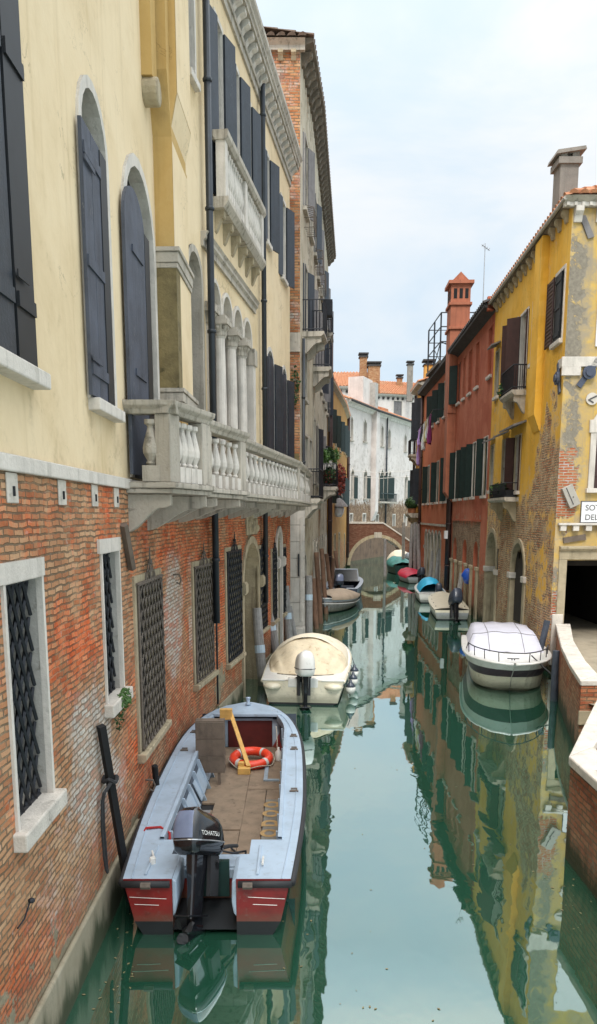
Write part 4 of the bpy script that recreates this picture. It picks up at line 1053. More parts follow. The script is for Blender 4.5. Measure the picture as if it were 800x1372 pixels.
# ------------------------------------------------------------------ yellow house on the right, with its end wall and dark passage
FY = Frame((6.9,21.3), (7.38,31.05), 'R'); FYe = Frame((13.5,21.25), (6.9,21.3), 'R')     # s of the end wall runs from right to left
YL = FY.L; YE = FYe.L; YT = 12.02
yel = thing('yellow_house', 'peeling yellow house on the quay corner with brown shutters and bare brick patches', 'building', (6.9,21.3,0))
def R_(u0,u1,vt,vb,d=0.0): return FY.rc(u0,u1,vt,vb,d)
yA = (.35,1.15,8.85,10.6,'r'); yB = (2.95,3.65,8.8,10.55,'r'); yC = (4.3,5.25,8.2,10.55,'r'); yC2 = (5.75,6.5,8.75,10.6,'r')
yD = (4.5,5.3,5.05,6.8,'r'); yD2 = (6.5,7.3,5.05,6.85,'r'); yD3 = (8.9,9.5,5.2,6.85,'r'); yE2 = (8.6,9.2,8.6,10.2,'r')
yAr1 = (7.6,9.45,-.6,3.65,'arch'); yAr2 = (3.25,5.05,-.6,3.4,'arch')
yh = [yA,yB,yC,yC2,yD,yD2,yD3,yE2,yAr1,yAr2]
def wY(s, z):
    # plaster torn off in a tall wedge near the corner, and all along the foot
    edge = 7.1-.85*max(0,s-1.0)-1.2*max(0,.7-s)+1.1*mnoise.noise(Vector((s*1.1,z*.9,3.3)))+.6*mnoise.noise(Vector((s*2.7,z*2.3,8)))
    R = 0
    if s < 4.3: R = max(R, min(.9, (edge-z)*.5+.40))
    if z < 4.4 and s < 4.3: R = min(R, .52+.5*mnoise.noise(Vector((s*1.3,z*1.2,21))))
    if s >= 3.2: R = max(R, min(.8, (5.5-z)*.36+.14)+.25*mnoise.noise(Vector((s*1.4,z*1.1,31))))
    if s > 7.2 and z > 2.3: R = min(R, .50)
    if z < 2.0: R = max(R, .62)
    G = max(.78*max(0, min(1, (6.8-z)/3.0)), .45*bump2(s,z,8.5,9,1.5,4)) if s > 3 else .28+.3*mnoise.noise(Vector((s,z*.5,4)))
    B = max(0, min(.45, (5.0-z)*.3))+.3*mnoise.noise(Vector((s*1.2,z*.8,14))) if s > 2.5 else .15
    B = max(B, .45*bump2(s,z,9.2,8,.8,4.5))
    return (max(0,R), G, B)
mb = MB(FY); mb.sheet(0,YL,-1,YT,yh,.35,wY); mb.build('canal_wall', M['yellow'], yel)
E0 = lambda X: 13.5-X                                                  # world x -> s on the end wall
PX0, PX1 = 7.26, 9.3
eD = (E0(PX1),E0(PX0),.8,3.08,'r'); eW = (E0(8.95),E0(7.84),4.98,7.05,'arch'); eP = (E0(8.7),E0(7.6)+.0,8.5,10.4,'r')
def wE(s, z):
    X = 13.5-s
    R = 0
    if X < 7.35: R = max(R, min(.9, (6.35-z)*.7+.25) if z > 4.25 else .25)
    if z < 2.3: R = max(R, .55)
    G = .26+.6*bump2(X,z,7.1,9.5,.45,3.4)+.5*bump2(X,z,7.2,6.3,.5,1.6)+.5*mnoise.noise(Vector((s*1.1,z*.5,6)))
    B = max(.8*bump2(X,z,7.05,9.4,.4,3.2), .75*bump2(X,z,7.2,6.2,.42,1.8), .6 if z < 2.9 else 0, .3*bump2(X,z,7.3,3.9,.5,.6))
    return (R, G, B)
mb = MB(FYe); mb.sheet(0,YE,-1,YT,[eD,eW],.3,wE); mb.build('end_wall', M['yellowend'], yel)
def yback(mb):
    for p, q in (((13.5,21.25),(13.5,31)),((13.5,31),(7.38,31.05))): mb.add([(p[0],p[1],-1),(q[0],q[1],-1),(q[0],q[1],YT),(p[0],p[1],YT)], [(0,1,2,3)], raw=True)
part(yback, None, 'rear_wall', 'yellow', yel)
# the passage: walls and beams, its inner shade put into their near-black colour
def pas(mb):
    mb.quad((PX0,21.3,.8),(PX0,29,.8),(PX0,29,3.08),(PX0,21.3,3.08)); mb.quad((PX1,21.3,.8),(PX1,29,.8),(PX1,29,3.08),(PX1,21.3,3.08))
    mb.quad((PX0,29,.8),(PX1,29,.8),(PX1,29,3.08),(PX0,29,3.08)); mb.quad((PX0,21.3,3.08),(PX1,21.3,3.08),(PX1,29,3.08),(PX0,29,3.08))
    for y in (22.2,23.4,24.6,25.8): mb.box(PX0,PX1,y,y+.18,2.88,3.08)
part(pas, None, 'passage', pm('shaded_passage', (.035,.028,.024), .95, .5, 2, bmp=.3), yel)
def yroof(mb):
    pantiles(mb, FY(-.2,.22,YT+.12), FY(YL,.22,YT+.12), FY(2.6,-3.4,YT+1.7), FY(YL,-3.4,YT+1.7), .26, .1)
    pantiles(mb, FYe(YE+.22,.28,YT+.12), FYe(0,.28,YT+.14), Vector((10.4,24.2,YT+1.7)), Vector((13.5,24.2,YT+1.7)), .26, .1)
    plain_roof(mb, [FY(2.6,-3.4,YT+1.7), FY(YL,-3.4,YT+1.7), (13.5,31,YT), (13.5,24.2,YT+1.7)])
yrf = part(yroof, None, 'roof', 'tile', yel)
mb = MB(FY); mb.prism([(0,YT-.04),(.15,YT-.02),(.19,YT),(.19,YT+.1),(0,YT+.12)], 0, -.05, YL); e_ = mb.build('eaves', M['eavewood'], yel)
mb = MB(FY); mb.tube([(-.2,.24,YT+.06),(YL,.24,YT+.06)], .05, 8); mb.build('gutter', M['boxgrey'], e_)
corbels(yel, FY, .1, YL-.1, YT-.03, .17, .16, .30, .62, 'tanstone', sub=e_)
mb = MB(FYe); mb.prism([(0,YT-.12),(.12,YT-.12),(.12,YT-.02),(.26,YT+.1),(0,YT+.1)], 0, 0, YE+.25); e_ = mb.build('eaves', M['stone'], yel)
corbels(yel, FYe, YE-3.2, YE+.15, YT-.12, .2, .2, .34, .55, 'whitestone', sub=e_)
mb = MB(FYe)
for k in range(16): mb.box(YE+.2-.19*k-.08, YE+.2-.19*k, .1, .16, YT-.1, YT-.02); mb.box(YE+.2-.19*k-.19, YE+.2-.19*k-.08, .1, .125, YT-.1, YT-.02)
mb.build('dentil_band', M['whitestone'], e_)
# windows on the canal side
w = window(yel, FY, yA, .2, fill='dark', sur=(.08,.03,'whitestone'), rev='whitestone', sill=(.1,.08,'whitestone'))
part(lambda m: leaf_boards(m, yA[0]+.22, yA[1]-.01, yA[2]+.02, yA[3]-.01, .0, n=2), FY, 'shutter', 'shutterblack', w)
part(lambda m: leaf_slats(m, yA[1]+.02, yA[1]+.72, yA[2]+.02, yA[3]-.0, .04), FY, 'shutter', 'shutterbrown', w)
w = window(yel, FY, yB, .2, fill='dark', sur=(.07,.03,'whitestone'), rev='whitestone', sill=(.1,.08,'whitestone'))
closed_pair(w, FY, yB, 'shutterbrown', -.02, slats=True)
w = window(yel, FY, yC, .2, fill='dark', sur=(.07,.03,'whitestone'), rev='whitestone')
for q_, sg, a_ in ((yC[0],-1,30),(yC[1],1,50)): part(lambda m: leaf_angled(m, FY, q_, sg*.46, yC[2], yC[3], sg*math.radians(a_)), FY, 'shutter', 'shutterbrown', w)
w = window(yel, FY, yC2, .2, fill='dark', sur=(.07,.03,'whitestone'), rev='whitestone', sill=(.1,.08,'whitestone'))
for q_, sg, a_ in ((yC2[0],-1,25),(yC2[1],1,45)): part(lambda m: leaf_angled(m, FY, q_, sg*.36, yC2[2], yC2[3], sg*math.radians(a_)), FY, 'shutter', 'shutterbrown', w)
iron_balcony(yel, FY, 4.15, 6.0, 8.15, .45, .75)
for h, m_ in ((yD,'shutterbrown'),(yD2,'shuttergrey'),(yD3,'shutterbrown'),(yE2,'shuttergrey')):
    w = window(yel, FY, h, .22, fill='dark' if m_ == 'shutterbrown' else 'glass', sur=(.06,.03,'tanstone'), rev='plaster', sill=(.1,.08,'whitestone'))
    if h is yD:
        for q_, sg in ((h[0],-1),(h[1],1)): part(lambda m: leaf_angled(m, FY, q_, sg*.36, h[2], h[3], sg*math.radians(35)), FY, 'shutter', 'shutterbrown', w)
    else: part(lambda m: m.prism([(.02,h[3]+.3),(.34,h[3]+.18),(.34,h[3]+.13),(.02,h[3]+.24)], 0, h[0]-.15, h[1]+.15), FY, 'hood', 'shuttergrey', w)
part(lambda m: m.prism([(.0,yD[3]+.42),(.40,yD[3]+.28),(.40,yD[3]+.22),(.0,yD[3]+.35)], 0, 3.9, 6.1), FY, 'rain_hood', 'shuttergrey', yel)
pb = part(lambda m: m.prism([(0,4.72),(.4,4.72),(.46,4.78),(.46,4.86),(0,4.86)], 0, 4.5, 7.4), FY, 'window_shelf', 'stone', yel)
for s in (4.9,7.0): part(lambda m: console(m, s, .2, .4, 4.72, .65), FY, 'bracket', 'tanstone', pb)

# rendered flue down the facade
fl = part(lambda m: (m.box(2.15,2.95,0,.2,7.15,YT-.05), m.prism([(0,6.7),(.03,6.7),(.2,7.15),(0,7.15)],0,2.15,2.95)), FY, 'flue', 'yellow', yel)
# water arches with stone piers
for h, zi in ((yAr1,2.12),(yAr2,2.2)):
    w = window(yel, FY, h, 1.1, fill='dark', rev='tanstone', name='water_arch')
    mb = MB(FY); hh = (h[0],h[1],zi,h[3],'arch'); surround(mb, hh, .15, .05, 0, 14); mb.build('frame', M['tanstone'], w)
    for a, b in ((h[0]-.30,h[0]+.1),(h[1]-.1,h[1]+.3)):
        mb = MB(FY); mb.box(a+.06,b-.06,-.8,.05,-.9,zi); mb.build('pier', M['tanstone'], w, bevel=.02)
        mb = MB(FY); mb.box(a,b,-.8,.1,zi,zi+.2); mb.build('impost', M['whitestone'], w, bevel=.02)
    mb = MB(FY); mb.box(h[0]+.12,h[1]-.12,-1.0,-.9,-.5,1.6); mb.build('water_gate', M['wood'], w)
# fittings of the end wall
w = window(yel, FYe, eW, .12, fill=None, sur=(.15,.05,'whitestone'), sill=(.12,.2,'whitestone'), rev='whitestone', n=14)
part(lambda m: m.prism(outline((eW[0]+.01,eW[1]-.01,eW[2]+.02,eW[3]-.01,'arch')), 1, -.10, -.04), FYe, 'shutter', 'shutterbrown', w)
mb = MB(FYe)
for z in (5.35,6.35): mb.box(eW[0]+.02,eW[1]-.02,-.04,-.02,z-.04,z+.04)
mb.build('batten', M['shutterbrown'], w)
part(lambda m: (m.box(eW[1]-.02,eW[1]+.2,0,.07,6.42,6.75)), FYe, 'impost', 'whitestone', w, bevel=.01)
part(lambda m: (m.box(E0(8.9),E0(6.88)+.06,0,.06,8.08,8.33), m.box(E0(7.32),E0(6.88)+.05,0,.075,7.86,8.08)), FYe, 'stone_band', 'whitestone', yel, bevel=.01)
mb = MB(FY); mb.box(-.06,.5,0,.04,8.1,8.33); mb.build('stone_band', M['whitestone'], yel)
part(lambda m: (m.box(E0(8.9),E0(6.95),0,.16,4.02,4.08), [m.box(E0(7.08)-.34*k-.08,E0(7.08)-.34*k+.08,0,.13,3.87,4.02) for k in range(6)]), FYe, 'string_course', 'whitestone', yel, bevel=.01)
part(lambda m: m.prism([(0,3.34),(.08,3.34),(.14,3.4),(.14,3.45),(0,3.47)],0,E0(9.6),E0(7.03)), FYe, 'door_hood', 'tanstone', yel)
part(lambda m: (m.box(E0(PX0),E0(7.04),0,.04,.9,3.1), m.box(E0(PX1)-.2,E0(PX1),0,.04,.9,3.1), m.box(E0(PX1)-.2,E0(7.04),0,.045,3.1,3.34)), FYe, 'door_frame', 'tanstone', yel, bevel=.015)
part(lambda m: m.box(E0(7.23),E0(6.93),.0,.07,.2,1.62), FYe, 'corner_stone', 'coping', yel, bevel=.02)

part(lambda m: m.prism([(E0(7.22),YT-.3),(E0(7.07),YT-.32),(E0(7.32),YT-.85),(E0(7.47),YT-.8)],1,.0,.05), FYe, 'eave_strap', 'shuttergrey', yel)
# grey chimney
cx0, cx1, cy0, cy1 = 7.06, 7.56, 23.0, 23.6
ch = part(lambda m: (m.box(cx0,cx1,cy0,cy1,YT-.1,YT+1.75), m.box(cx0-.06,cx1+.06,cy0-.06,cy1+.06,YT+.35,YT+.47)), None, 'chimney', 'chimgrey', yrf, bevel=.015)
mb = MB()
mb.box(cx0-.07,cx1+.07,cy0-.07,cy1+.07,YT+1.59,YT+1.75)
for x, y in ((cx0,cy0),(cx1-.18,cy0),(cx0,cy1-.18),(cx1-.18,cy1-.18)): mb.box(x,x+.18,y,y+.18,YT+1.75,YT+1.9)
mb.box(cx0+.15,cx1-.15,cy0+.15,cy1-.15,YT+1.75,YT+1.89)
mb.prism([(cx0-.15,YT+1.8),(cx0-.12,YT+1.9),(cx1+.12,YT+2.0),(cx1+.15,YT+1.92)],1,cy0-.12,cy1+.12)
mb.build('chimney_cap', M['chimgrey'], ch)
# things fixed on the end wall: each a thing of its own
def on_end(X, z, d=.0): return FYe(E0(X), d, z)
sg = thing('street_sign', 'white marble name plate lettered in grey capitals beside the passage door', 'sign', on_end(8.05,4.1))
mb = MB(FYe); mb.box(E0(8.62),E0(7.56),.005,.03,4.10,4.64); mb.build('plate', M['marble'], sg, bevel=.006)
mb = MB(FYe); o_ = .018
for a,b,c,d_ in ((E0(8.62)-o_,E0(7.56)+o_,4.64,4.64+o_),(E0(8.62)-o_,E0(7.56)+o_,4.10-o_,4.10),(E0(8.62)-o_,E0(8.62),4.1,4.64),(E0(7.56),E0(7.56)+o_,4.1,4.64)): mb.box(a,b,.005,.034,c,d_)
mb.build('border', M['ink'], sg)
def text_mesh(s, size, name, mat, parent, origin, xdir, ydir, local=False, ext=.004, shear=0.0, bold=0.0):
    cu = bpy.data.curves.new('lettering', 'FONT'); cu.body = s; cu.size = size; cu.extrude = 0; cu.shear = shear; cu.offset = bold
    o = bpy.data.objects.new('lettering', cu); COL.objects.link(o)
    dg = bpy.context.evaluated_depsgraph_get(); me = bpy.data.meshes.new_from_object(o.evaluated_get(dg)); bpy.data.objects.remove(o)
    x = Vector(xdir).normalized(); y = Vector(ydir).normalized(); n = x.cross(y).normalized()
    mb = MB(); mb.add([Vector(origin)+x*v.co.x+y*v.co.y+n*ext for v in me.vertices], [tuple(p.vertices) for p in me.polygons], raw=True)
    return mb.build(name, M[mat], parent, local=local)
text_mesh('SOTO', .21, 'lettering', 'ink', sg, on_end(7.66,4.41,.031), (1,.0,0), (0,0,1))
text_mesh('DEL', .21, 'lettering', 'ink', sg, on_end(7.66,4.16,.031), (1,.0,0), (0,0,1))
# inscribed upper plaque, partly out of the picture
pq = thing('wall_plaque', 'tall white marble plaque high on the weathered end wall of the yellow house', 'plaque', on_end(8.1,9.4))
mb = MB(FYe); mb.box(E0(8.6),E0(7.66),.0,.05,8.58,10.25); mb.build('slab', M['marble'], pq, bevel=.01)
mb = MB(FYe)
for k in range(5): mb.box(E0(7.74),E0(7.71),.05,.055,8.75+.3*k,8.78+.3*k)
mb.build('fixing', M['ink'], pq)
tb = thing('meter_box', 'beige metal utility box hung askew on the end wall beside the street sign', 'utility box', on_end(7.27,4.8))
def tilted(mb, cx, cz, w_, h_, ang, d0, d1):
    c, s_ = math.cos(ang), math.sin(ang)
    P_ = [(cx+x*c-y*s_, cz+x*s_+y*c) for x, y in ((-w_,-h_),(w_,-h_),(w_,h_),(-w_,h_))]
    mb.prism([(p[0],p[1]) for p in P_], 1, d0, d1)
mb = MB(FYe); tilted(mb, E0(7.24),4.78,.15,.29,math.radians(-26),0,.13); mb.build('case', M['boxgrey'], tb, bevel=.012)
mb = MB(FYe); tilted(mb, E0(7.24)+.04,4.78,.012,.24,math.radians(-26),.131,.137); tilted(mb, E0(7.24)-.05,4.76,.015,.015,math.radians(-26),.131,.14); mb.build('lid_seam', M['ink'], tb)
tb2 = thing('old_plank', 'weathered grey board nailed aslant above the passage door', 'board', on_end(7.45,3.6))
mb = MB(FYe); tilted(mb, E0(7.42),3.66,.30,.075,math.radians(-9),.0,.05); mb.build('plank', M['wood'], tb2)
for (X, z, ang, lab, fr_) in ((7.53,7.93,math.radians(35),'blue iron anchor plate with round boss right of the corner stone','E'),(.32,7.85,math.radians(18),'blue iron anchor plate with round boss on the canal side of the corner','C')):
    f_ = FYe if fr_ == 'E' else FY; s_ = E0(X) if fr_ == 'E' else X
    an = thing('iron_anchor', lab, 'wall anchor', f_(s_,0,z), group='iron anchors on the yellow house')
    mb = MB(f_); tilted(mb, s_, z, .075, .42, ang if fr_ == 'E' else -ang, .02, .06); mb.build('bar', M['blueiron'], an)
    mb = MB(f_); mb.tube([(s_,.05,z),(s_,.12,z)], .17, 14); mb.tube([(s_,.12,z),(s_,.16,z)], .1, 12); mb.build('boss', M['blueiron'], an)
md_ = thing('stone_medallion', 'round carved stone medallion with a dark relief below the iron anchor', 'medallion', on_end(7.6,7.3))
mb = MB(FYe); mb.tube([(E0(7.66),.0,7.28),(E0(7.66),.05,7.28)], .155, 18); mb.build('disc', M['whitestone'], md_)
mb = MB(FYe); tilted(mb, E0(7.66)-.03,7.31,.10,.018,math.radians(-25),.05,.062); tilted(mb, E0(7.66)+.03,7.22,.08,.018,math.radians(30),.05,.062); mb.build('relief', M['ink'], md_)
m2 = thing('stone_roundel', 'large white round stone high under the eaves of the end wall', 'roundel', on_end(7.8,11.2))
mb = MB(FYe); mb.tube([(E0(7.85),.0,11.15),(E0(7.85),.05,11.15)], .27, 20); mb.tube([(E0(7.85),.05,11.15),(E0(7.85),.07,11.15)], .2, 20); mb.build('disc', M['whitestone'], m2)

# ------------------------------------------------------------------ red house
FRd = Frame((7.385,31.08), (7.74,40.2), 'R'); RL = FRd.L; RT = 12.0
red = thing('red_house', 'faded red stuccoed house with dark green shutters beside the yellow house', 'building', (7.385,31.08,0))
rr = [FRd.rc(*a) for a in ((646,656,588,663),(632,638,592,665),(625,630.5,594,666),(617.5,621,602,667),(609,614,607,668))]
top_ = [FRd.rc(*a) for a in ((655,664,440,505),(637,643,442,517),(629,634,452,515),(621,625,482,533),(613.5,618,490,545))]
rh = []
for k, (a, b) in enumerate(((.45,1.2),(2.95,3.6),(4.45,5.1),(6.2,6.7),(7.6,8.3))): rh.append((a,b,5.05,7.3,'r'))
th = []
for k, (a, b) in enumerate(((.3,1.0),(3.0,3.7),(4.7,5.4),(6.3,6.9),(7.7,8.5))): th.append((a,b,9.6,11.4,'r'))
ra = [(1.7,2.7,-.6,3.2,'arch'),(4.4,5.4,-.6,3.2,'arch'),(7.2,8.2,-.6,3.2,'arch')]
def wR(s, z):
    R = 0
    if 1.2 < s < 8.6: R = min(.9, (4.15-z)*.8+.35)
    else: R = min(.75, (2.2-z)*.5+.3)
    return (max(0,R), .15, max(0,min(.5,(3.2-z)*.2)))
mb = MB(FRd); mb.sheet(0,RL,-1,RT,rh+th+ra,.4,wR); mb.build('wall', M['red'], red)
for i, h in enumerate(th):
    w = window(red, FRd, h, .2, fill=None, sur=(.05,.025,'red'), rev='red', sill=(.09,.06,'whitestone'))
    if i == 4:
        part(lambda m: m.box(h[0],h[1],-.19,-.16,h[2],h[3]), FRd, 'pane', 'dark', w)
        for q_, sg_ in ((h[0],-1),(h[1],1)): part(lambda m: leaf_angled(m, FRd, q_, sg_*.42, h[2], h[3], sg_*math.radians(55)), FRd, 'shutter', 'shuttergreen', w)
    else: part(lambda m: m.box(h[0],h[1],-.15,-.1,h[2],h[3]), FRd, 'blocking', pm('brick_red_infill',(.24,.05,.03),.9,.3,3,bmp=.2), w)
for i, h in enumerate(rh):
    w = window(red, FRd, h, .2, fill='dark', sur=(.05,.025,'whitestone'), rev='tanstone', sill=(.1,.08,'whitestone'))
    for q_, sg_ in ((h[0],-1),(h[1],1)): part(lambda m: leaf_angled(m, FRd, q_, sg_*.33, h[2], h[3], sg_*math.radians(38 if i != 3 else 20)), FRd, 'shutter', 'shuttergreen', w)
part(lambda m: m.box(1.3,8.6,0,.05,4.02,4.1), FRd, 'plaster_edge', 'red', red)
for h in ra:
    w = window(red, FRd, h, .35, fill='dark', rev='red', name='blocked_arch')
    part(lambda m: m.prism(outline(h),1,-.33,-.2), FRd, 'brick_infill', 'bridge', w)
    for a in (h[0]-.34,h[1]+.0): part(lambda m: (m.box(a,a+.34,0,.09,-.8,2.0), m.box(a-.05,a+.39,0,.13,2.0,2.16)), FRd, 'pier', 'tanstone', w, bevel=.02)
def rroof(mb):
    pantiles(mb, FRd(-.1,.45,RT+.1), FRd(RL,.45,RT+.1), FRd(-.1,-3.5,RT+1.7), FRd(RL,-3.5,RT+1.7), .3, .1)
    plain_roof(mb, [FRd(-.1,-3.5,RT+1.7),FRd(RL,-3.5,RT+1.7),FRd(RL,-7,RT),FRd(-.1,-7,RT)])
rrf = part(rroof, None, 'roof', 'slate', red)
part(lambda m: m.prism([(0,RT-.2),(.15,RT-.1),(.42,RT-.02),(.42,RT+.1),(0,RT+.12)],0,0,RL), FRd, 'eaves', 'slate', red)
part(lambda m: m.box(.0,.18,-.4,.3,RT-.15,RT+.35), FRd, 'party_wall', 'red', red)
def rback(mb):
    a = FRd(0,-7,0); b = FRd(RL,-7,0); c = FRd(RL,0,0)
    for p, q in ((a,b),(b,c),(FRd(0,0,0),a)): mb.add([(p.x,p.y,-1),(q.x,q.y,-1),(q.x,q.y,RT),(p.x,p.y,RT)],[(0,1,2,3)],raw=True)
part(rback, None, 'rear_wall', 'red', red)
# tall red chimney stack that stands out of the facade
ck = part(lambda m: (m.box(8.75,9.55,0,.42,5.4,9.2), m.box(8.7,9.9,-.5,.42,9.2,14.2), m.box(8.62,9.98,-.56,.50,13.1,13.22), m.prism([(0,4.9),(.05,4.9),(.42,5.4),(0,5.4)],0,8.75,9.55)), FRd, 'chimney', 'chimred', red, bevel=.01)
part(lambda m: (m.box(8.62,9.98,-.58,.5,14.2,14.32), m.box(8.7,9.9,-.5,.42,14.3,15.15), m.box(8.56,10.04,-.64,.56,15.15,15.3),
   m.prism([(-.45,15.3),(.40,15.3),(-.02,15.72)],0,8.75,9.85)), FRd, 'chimney_top', 'chimred', ck)
mb = MB(FRd)
for k in range(4): mb.box(8.82+.27*k,8.98+.27*k,.42,.43,14.5,14.95)
for k in range(3): mb.box(8.69,8.70,-.4+.27*k,-.24+.27*k,14.5,14.95)
mb.build('vent', M['dark'], ck)
downpipe(red, FRd, RL-.15, .5, RT-.1, .12, .11, 'pipebrown')
part(lambda m: m.box(RL-.3,RL-.02,.2,.36,3.1,3.5), FRd, 'junction_box', 'marble', red)
# antenna
an = thing('aerial', 'thin bare television aerial mast on the red roof', 'antenna', (8.7,36,RT+1.2))
mb = MB(); mb.tube([(8.0,36,RT+.5),(8.0,36,15.75)], .022, 5); mb.build('mast', M['metal'], an)
mb = MB(); mb.tube([(7.85,36,15.7),(8.22,36.1,15.5)], .02, 4)
for k in range(4): mb.tube([(7.9+.09*k,35.85,15.67-.05*k),(7.9+.09*k,36.2,15.67-.05*k)], .008, 4)
mb.build('crossbar', M['metal'], an)

# ------------------------------------------------------------------ second, orange-red house
FR2 = Frame((7.76,40.25), (8.18,53.0), 'R'); R2L = FR2.L; R2T = 12.0
rd2 = thing('orange_red_house', 'orange red house with small arched ground floor windows and washing hung outside', 'building', (7.76,40.25,0))
h2 = []
for a in (1.4,3.0,5.4,7.8,10.0): h2.append((a,a+.75,9.5,11.3,'r'))
for a in (1.3,2.9,5.0,7.0,9.0,10.9): h2.append((a,a+.75,5.0,7.25,'r'))
h2 += [(1.6,2.2,7.6,8.6,'arch')]
ar = [(3.4+1.45*k,4.4+1.45*k,.2,3.3,'arch') for k in range(5)]
mb = MB(FR2); mb.sheet(0,R2L,-1,R2T,h2+ar,.6,lambda s,z:(max(0,min(.7,(1.6-z)*.5+.25)),.1,.1)); mb.build('wall', M['red2'], rd2)
for i, h in enumerate(h2):
    w = window(rd2, FR2, h, .2, fill='dark', sur=(.08,.03,'stone'), rev='tanstone', sill=(.12,.08,'whitestone'))
    if i in (1,2,3,5,7,9):
        for q_, sg_ in ((h[0],-1),(h[1],1)): part(lambda m: leaf_angled(m, FR2, q_, sg_*.36, h[2], h[3], sg_*math.radians(50)), FR2, 'shutter', 'shuttergreen', w)
for h in ar:
    w = window(rd2, FR2, h, .3, fill='dark', sur=(.12,.05,'stone'), rev='tanstone', name='arched_opening')
    part(lambda m: m.box(h[1]+.02,h[1]+.26,0,.10,2.2,2.4), FR2, 'capital', 'stone', w)
part(lambda m: m.box(0,R2L,0,.07,3.66,3.78), FR2, 'string_course', 'stone', rd2)
def r2roof(mb):
    pantiles(mb, FR2(0,.4,R2T+.1), FR2(R2L+.2,.4,R2T+.1), FR2(0,-3.5,R2T+1.5), FR2(R2L+.2,-3.5,R2T+1.5), .32, .1)
    plain_roof(mb, [FR2(0,-3.5,R2T+1.5),FR2(R2L+.2,-3.5,R2T+1.5),FR2(R2L+.2,-7,R2T),FR2(0,-7,R2T)])
r2r = part(r2roof, None, 'roof', 'slate', rd2)
part(lambda m: m.prism([(0,R2T-.2),(.15,R2T-.1),(.4,R2T-.02),(.4,R2T+.1),(0,R2T+.12)],0,0,R2L+.15), FR2, 'eaves', 'slate', rd2)
def r2b(mb):
    a = FR2(0,-7,0); b = FR2(R2L,-7,0); c = FR2(R2L,0,0)
    for p, q in ((a,b),(b,c)): mb.add([(p.x,p.y,-1),(q.x,q.y,-1),(q.x,q.y,R2T),(p.x,p.y,R2T)],[(0,1,2,3)],raw=True)
part(r2b, None, 'rear_wall', 'red2', rd2)
downpipe(rd2, FR2, .3, .5, R2T, .15, .09, 'pipebrown'); downpipe(rd2, FR2, R2L-.1, .5, R2T, .12, .1, 'pipebrown')
# roof terrace frame
al = thing('roof_terrace', 'open dark metal roof terrace frame behind the tall red chimney', 'roof terrace', (8.0,46,R2T+.9))
mb = MB()
X0,X1,Y0,Y1,Z0,Z1 = 7.5,9.9,43.5,47.5,12.3,14.75
for x in (X0,X1):
    for y in (Y0,(Y0+Y1)/2,Y1): mb.tube([(x,y,Z0),(x,y,Z1)], .045, 5)
for z in (Z0+1.0,Z0+1.75,Z1): mb.tube([(X0,Y0,z),(X1,Y0,z),(X1,Y1,z),(X0,Y1,z),(X0,Y0,z)], .032, 5)
mb.tube([(X0,Y0,Z0),(X0,(Y0+Y1)/2,Z0+1)], .025, 4); mb.tube([(X0,(Y0+Y1)/2,Z0),(X0,Y0,Z0+1)], .025, 4); mb.tube([(X0,Y0,Z0),(X1,Y0,Z0+1)], .025, 4); mb.tube([(X1,Y0,Z0),(X0,Y0,Z0+1)], .025, 4)
mb.build('frame', M['iron'], al)
mb = MB(); mb.box(X0-.1,X1+.1,Y0-.1,Y1+.1,Z0-.1,Z0+.05); mb.build('deck', M['wood'], al)
# washing line
wl = thing('clothes_line', 'thin washing line strung along the orange red house', 'clothes line', FR2(3,.9,9.3))
mb = MB(FR2); mb.tube([(2.2,.05,9.75),(2.2,.85,9.7)], .02, 5); mb.tube([(9.2,.05,9.35),(9.2,.85,9.3)], .02, 5); mb.build('arm', M['iron'], wl)
mb = MB(FR2); mb.tube([(2.2,.8,9.7),(5.5,.8,9.45),(9.2,.8,9.3)], .012, 4); mb.build('line', M['palerope'], wl)
def cloth(name, s, w_, h_, mat, label, fork=False):
    z1 = 9.62-.045*(s-2.2)*1.0; rows = []
    for j in range(7):
        row = []
        for i in range(7):
            x = (i/6-.5)*w_*(1-.25*(j/6)); row.append((s+x, .8+.09*math.sin(i*1.9+j*.6)*(.3+j/6), z1-h_*j/6+.05*math.sin(i*1.3)))
        rows.append(row)
    o = MB(FR2); o.grid(rows); return tag(o.build(name, M[mat], None, smooth=True), label, 'laundry', 'washing on the line')
cloth('shirt', 7.9, 1.0, 1.0, 'lilac', 'lilac shirt at the far end of the washing line')
cloth('trousers', 8.3, .5, 2.1, 'lilac', 'long lilac trousers hanging lowest on the washing line')
cloth('vest', 6.9, .7, .9, 'navycloth', 'dark navy vest on the washing line beside the lilac clothes')
cloth('towel', 5.9, .9, 1.5, 'whitecloth', 'white towel in the middle of the washing line')
cloth('tea_towel', 5.0, .6, 1.2, 'yellowcloth', 'pale yellow striped cloth on the washing line')
cloth('pillowcase', 4.3, .5, 1.1, 'whitecloth', 'white pillowcase between the yellow cloth and the plum shirt')
cloth('dress', 3.3, 1.0, 1.5, 'plum', 'plum red dress at the near end of the washing line')

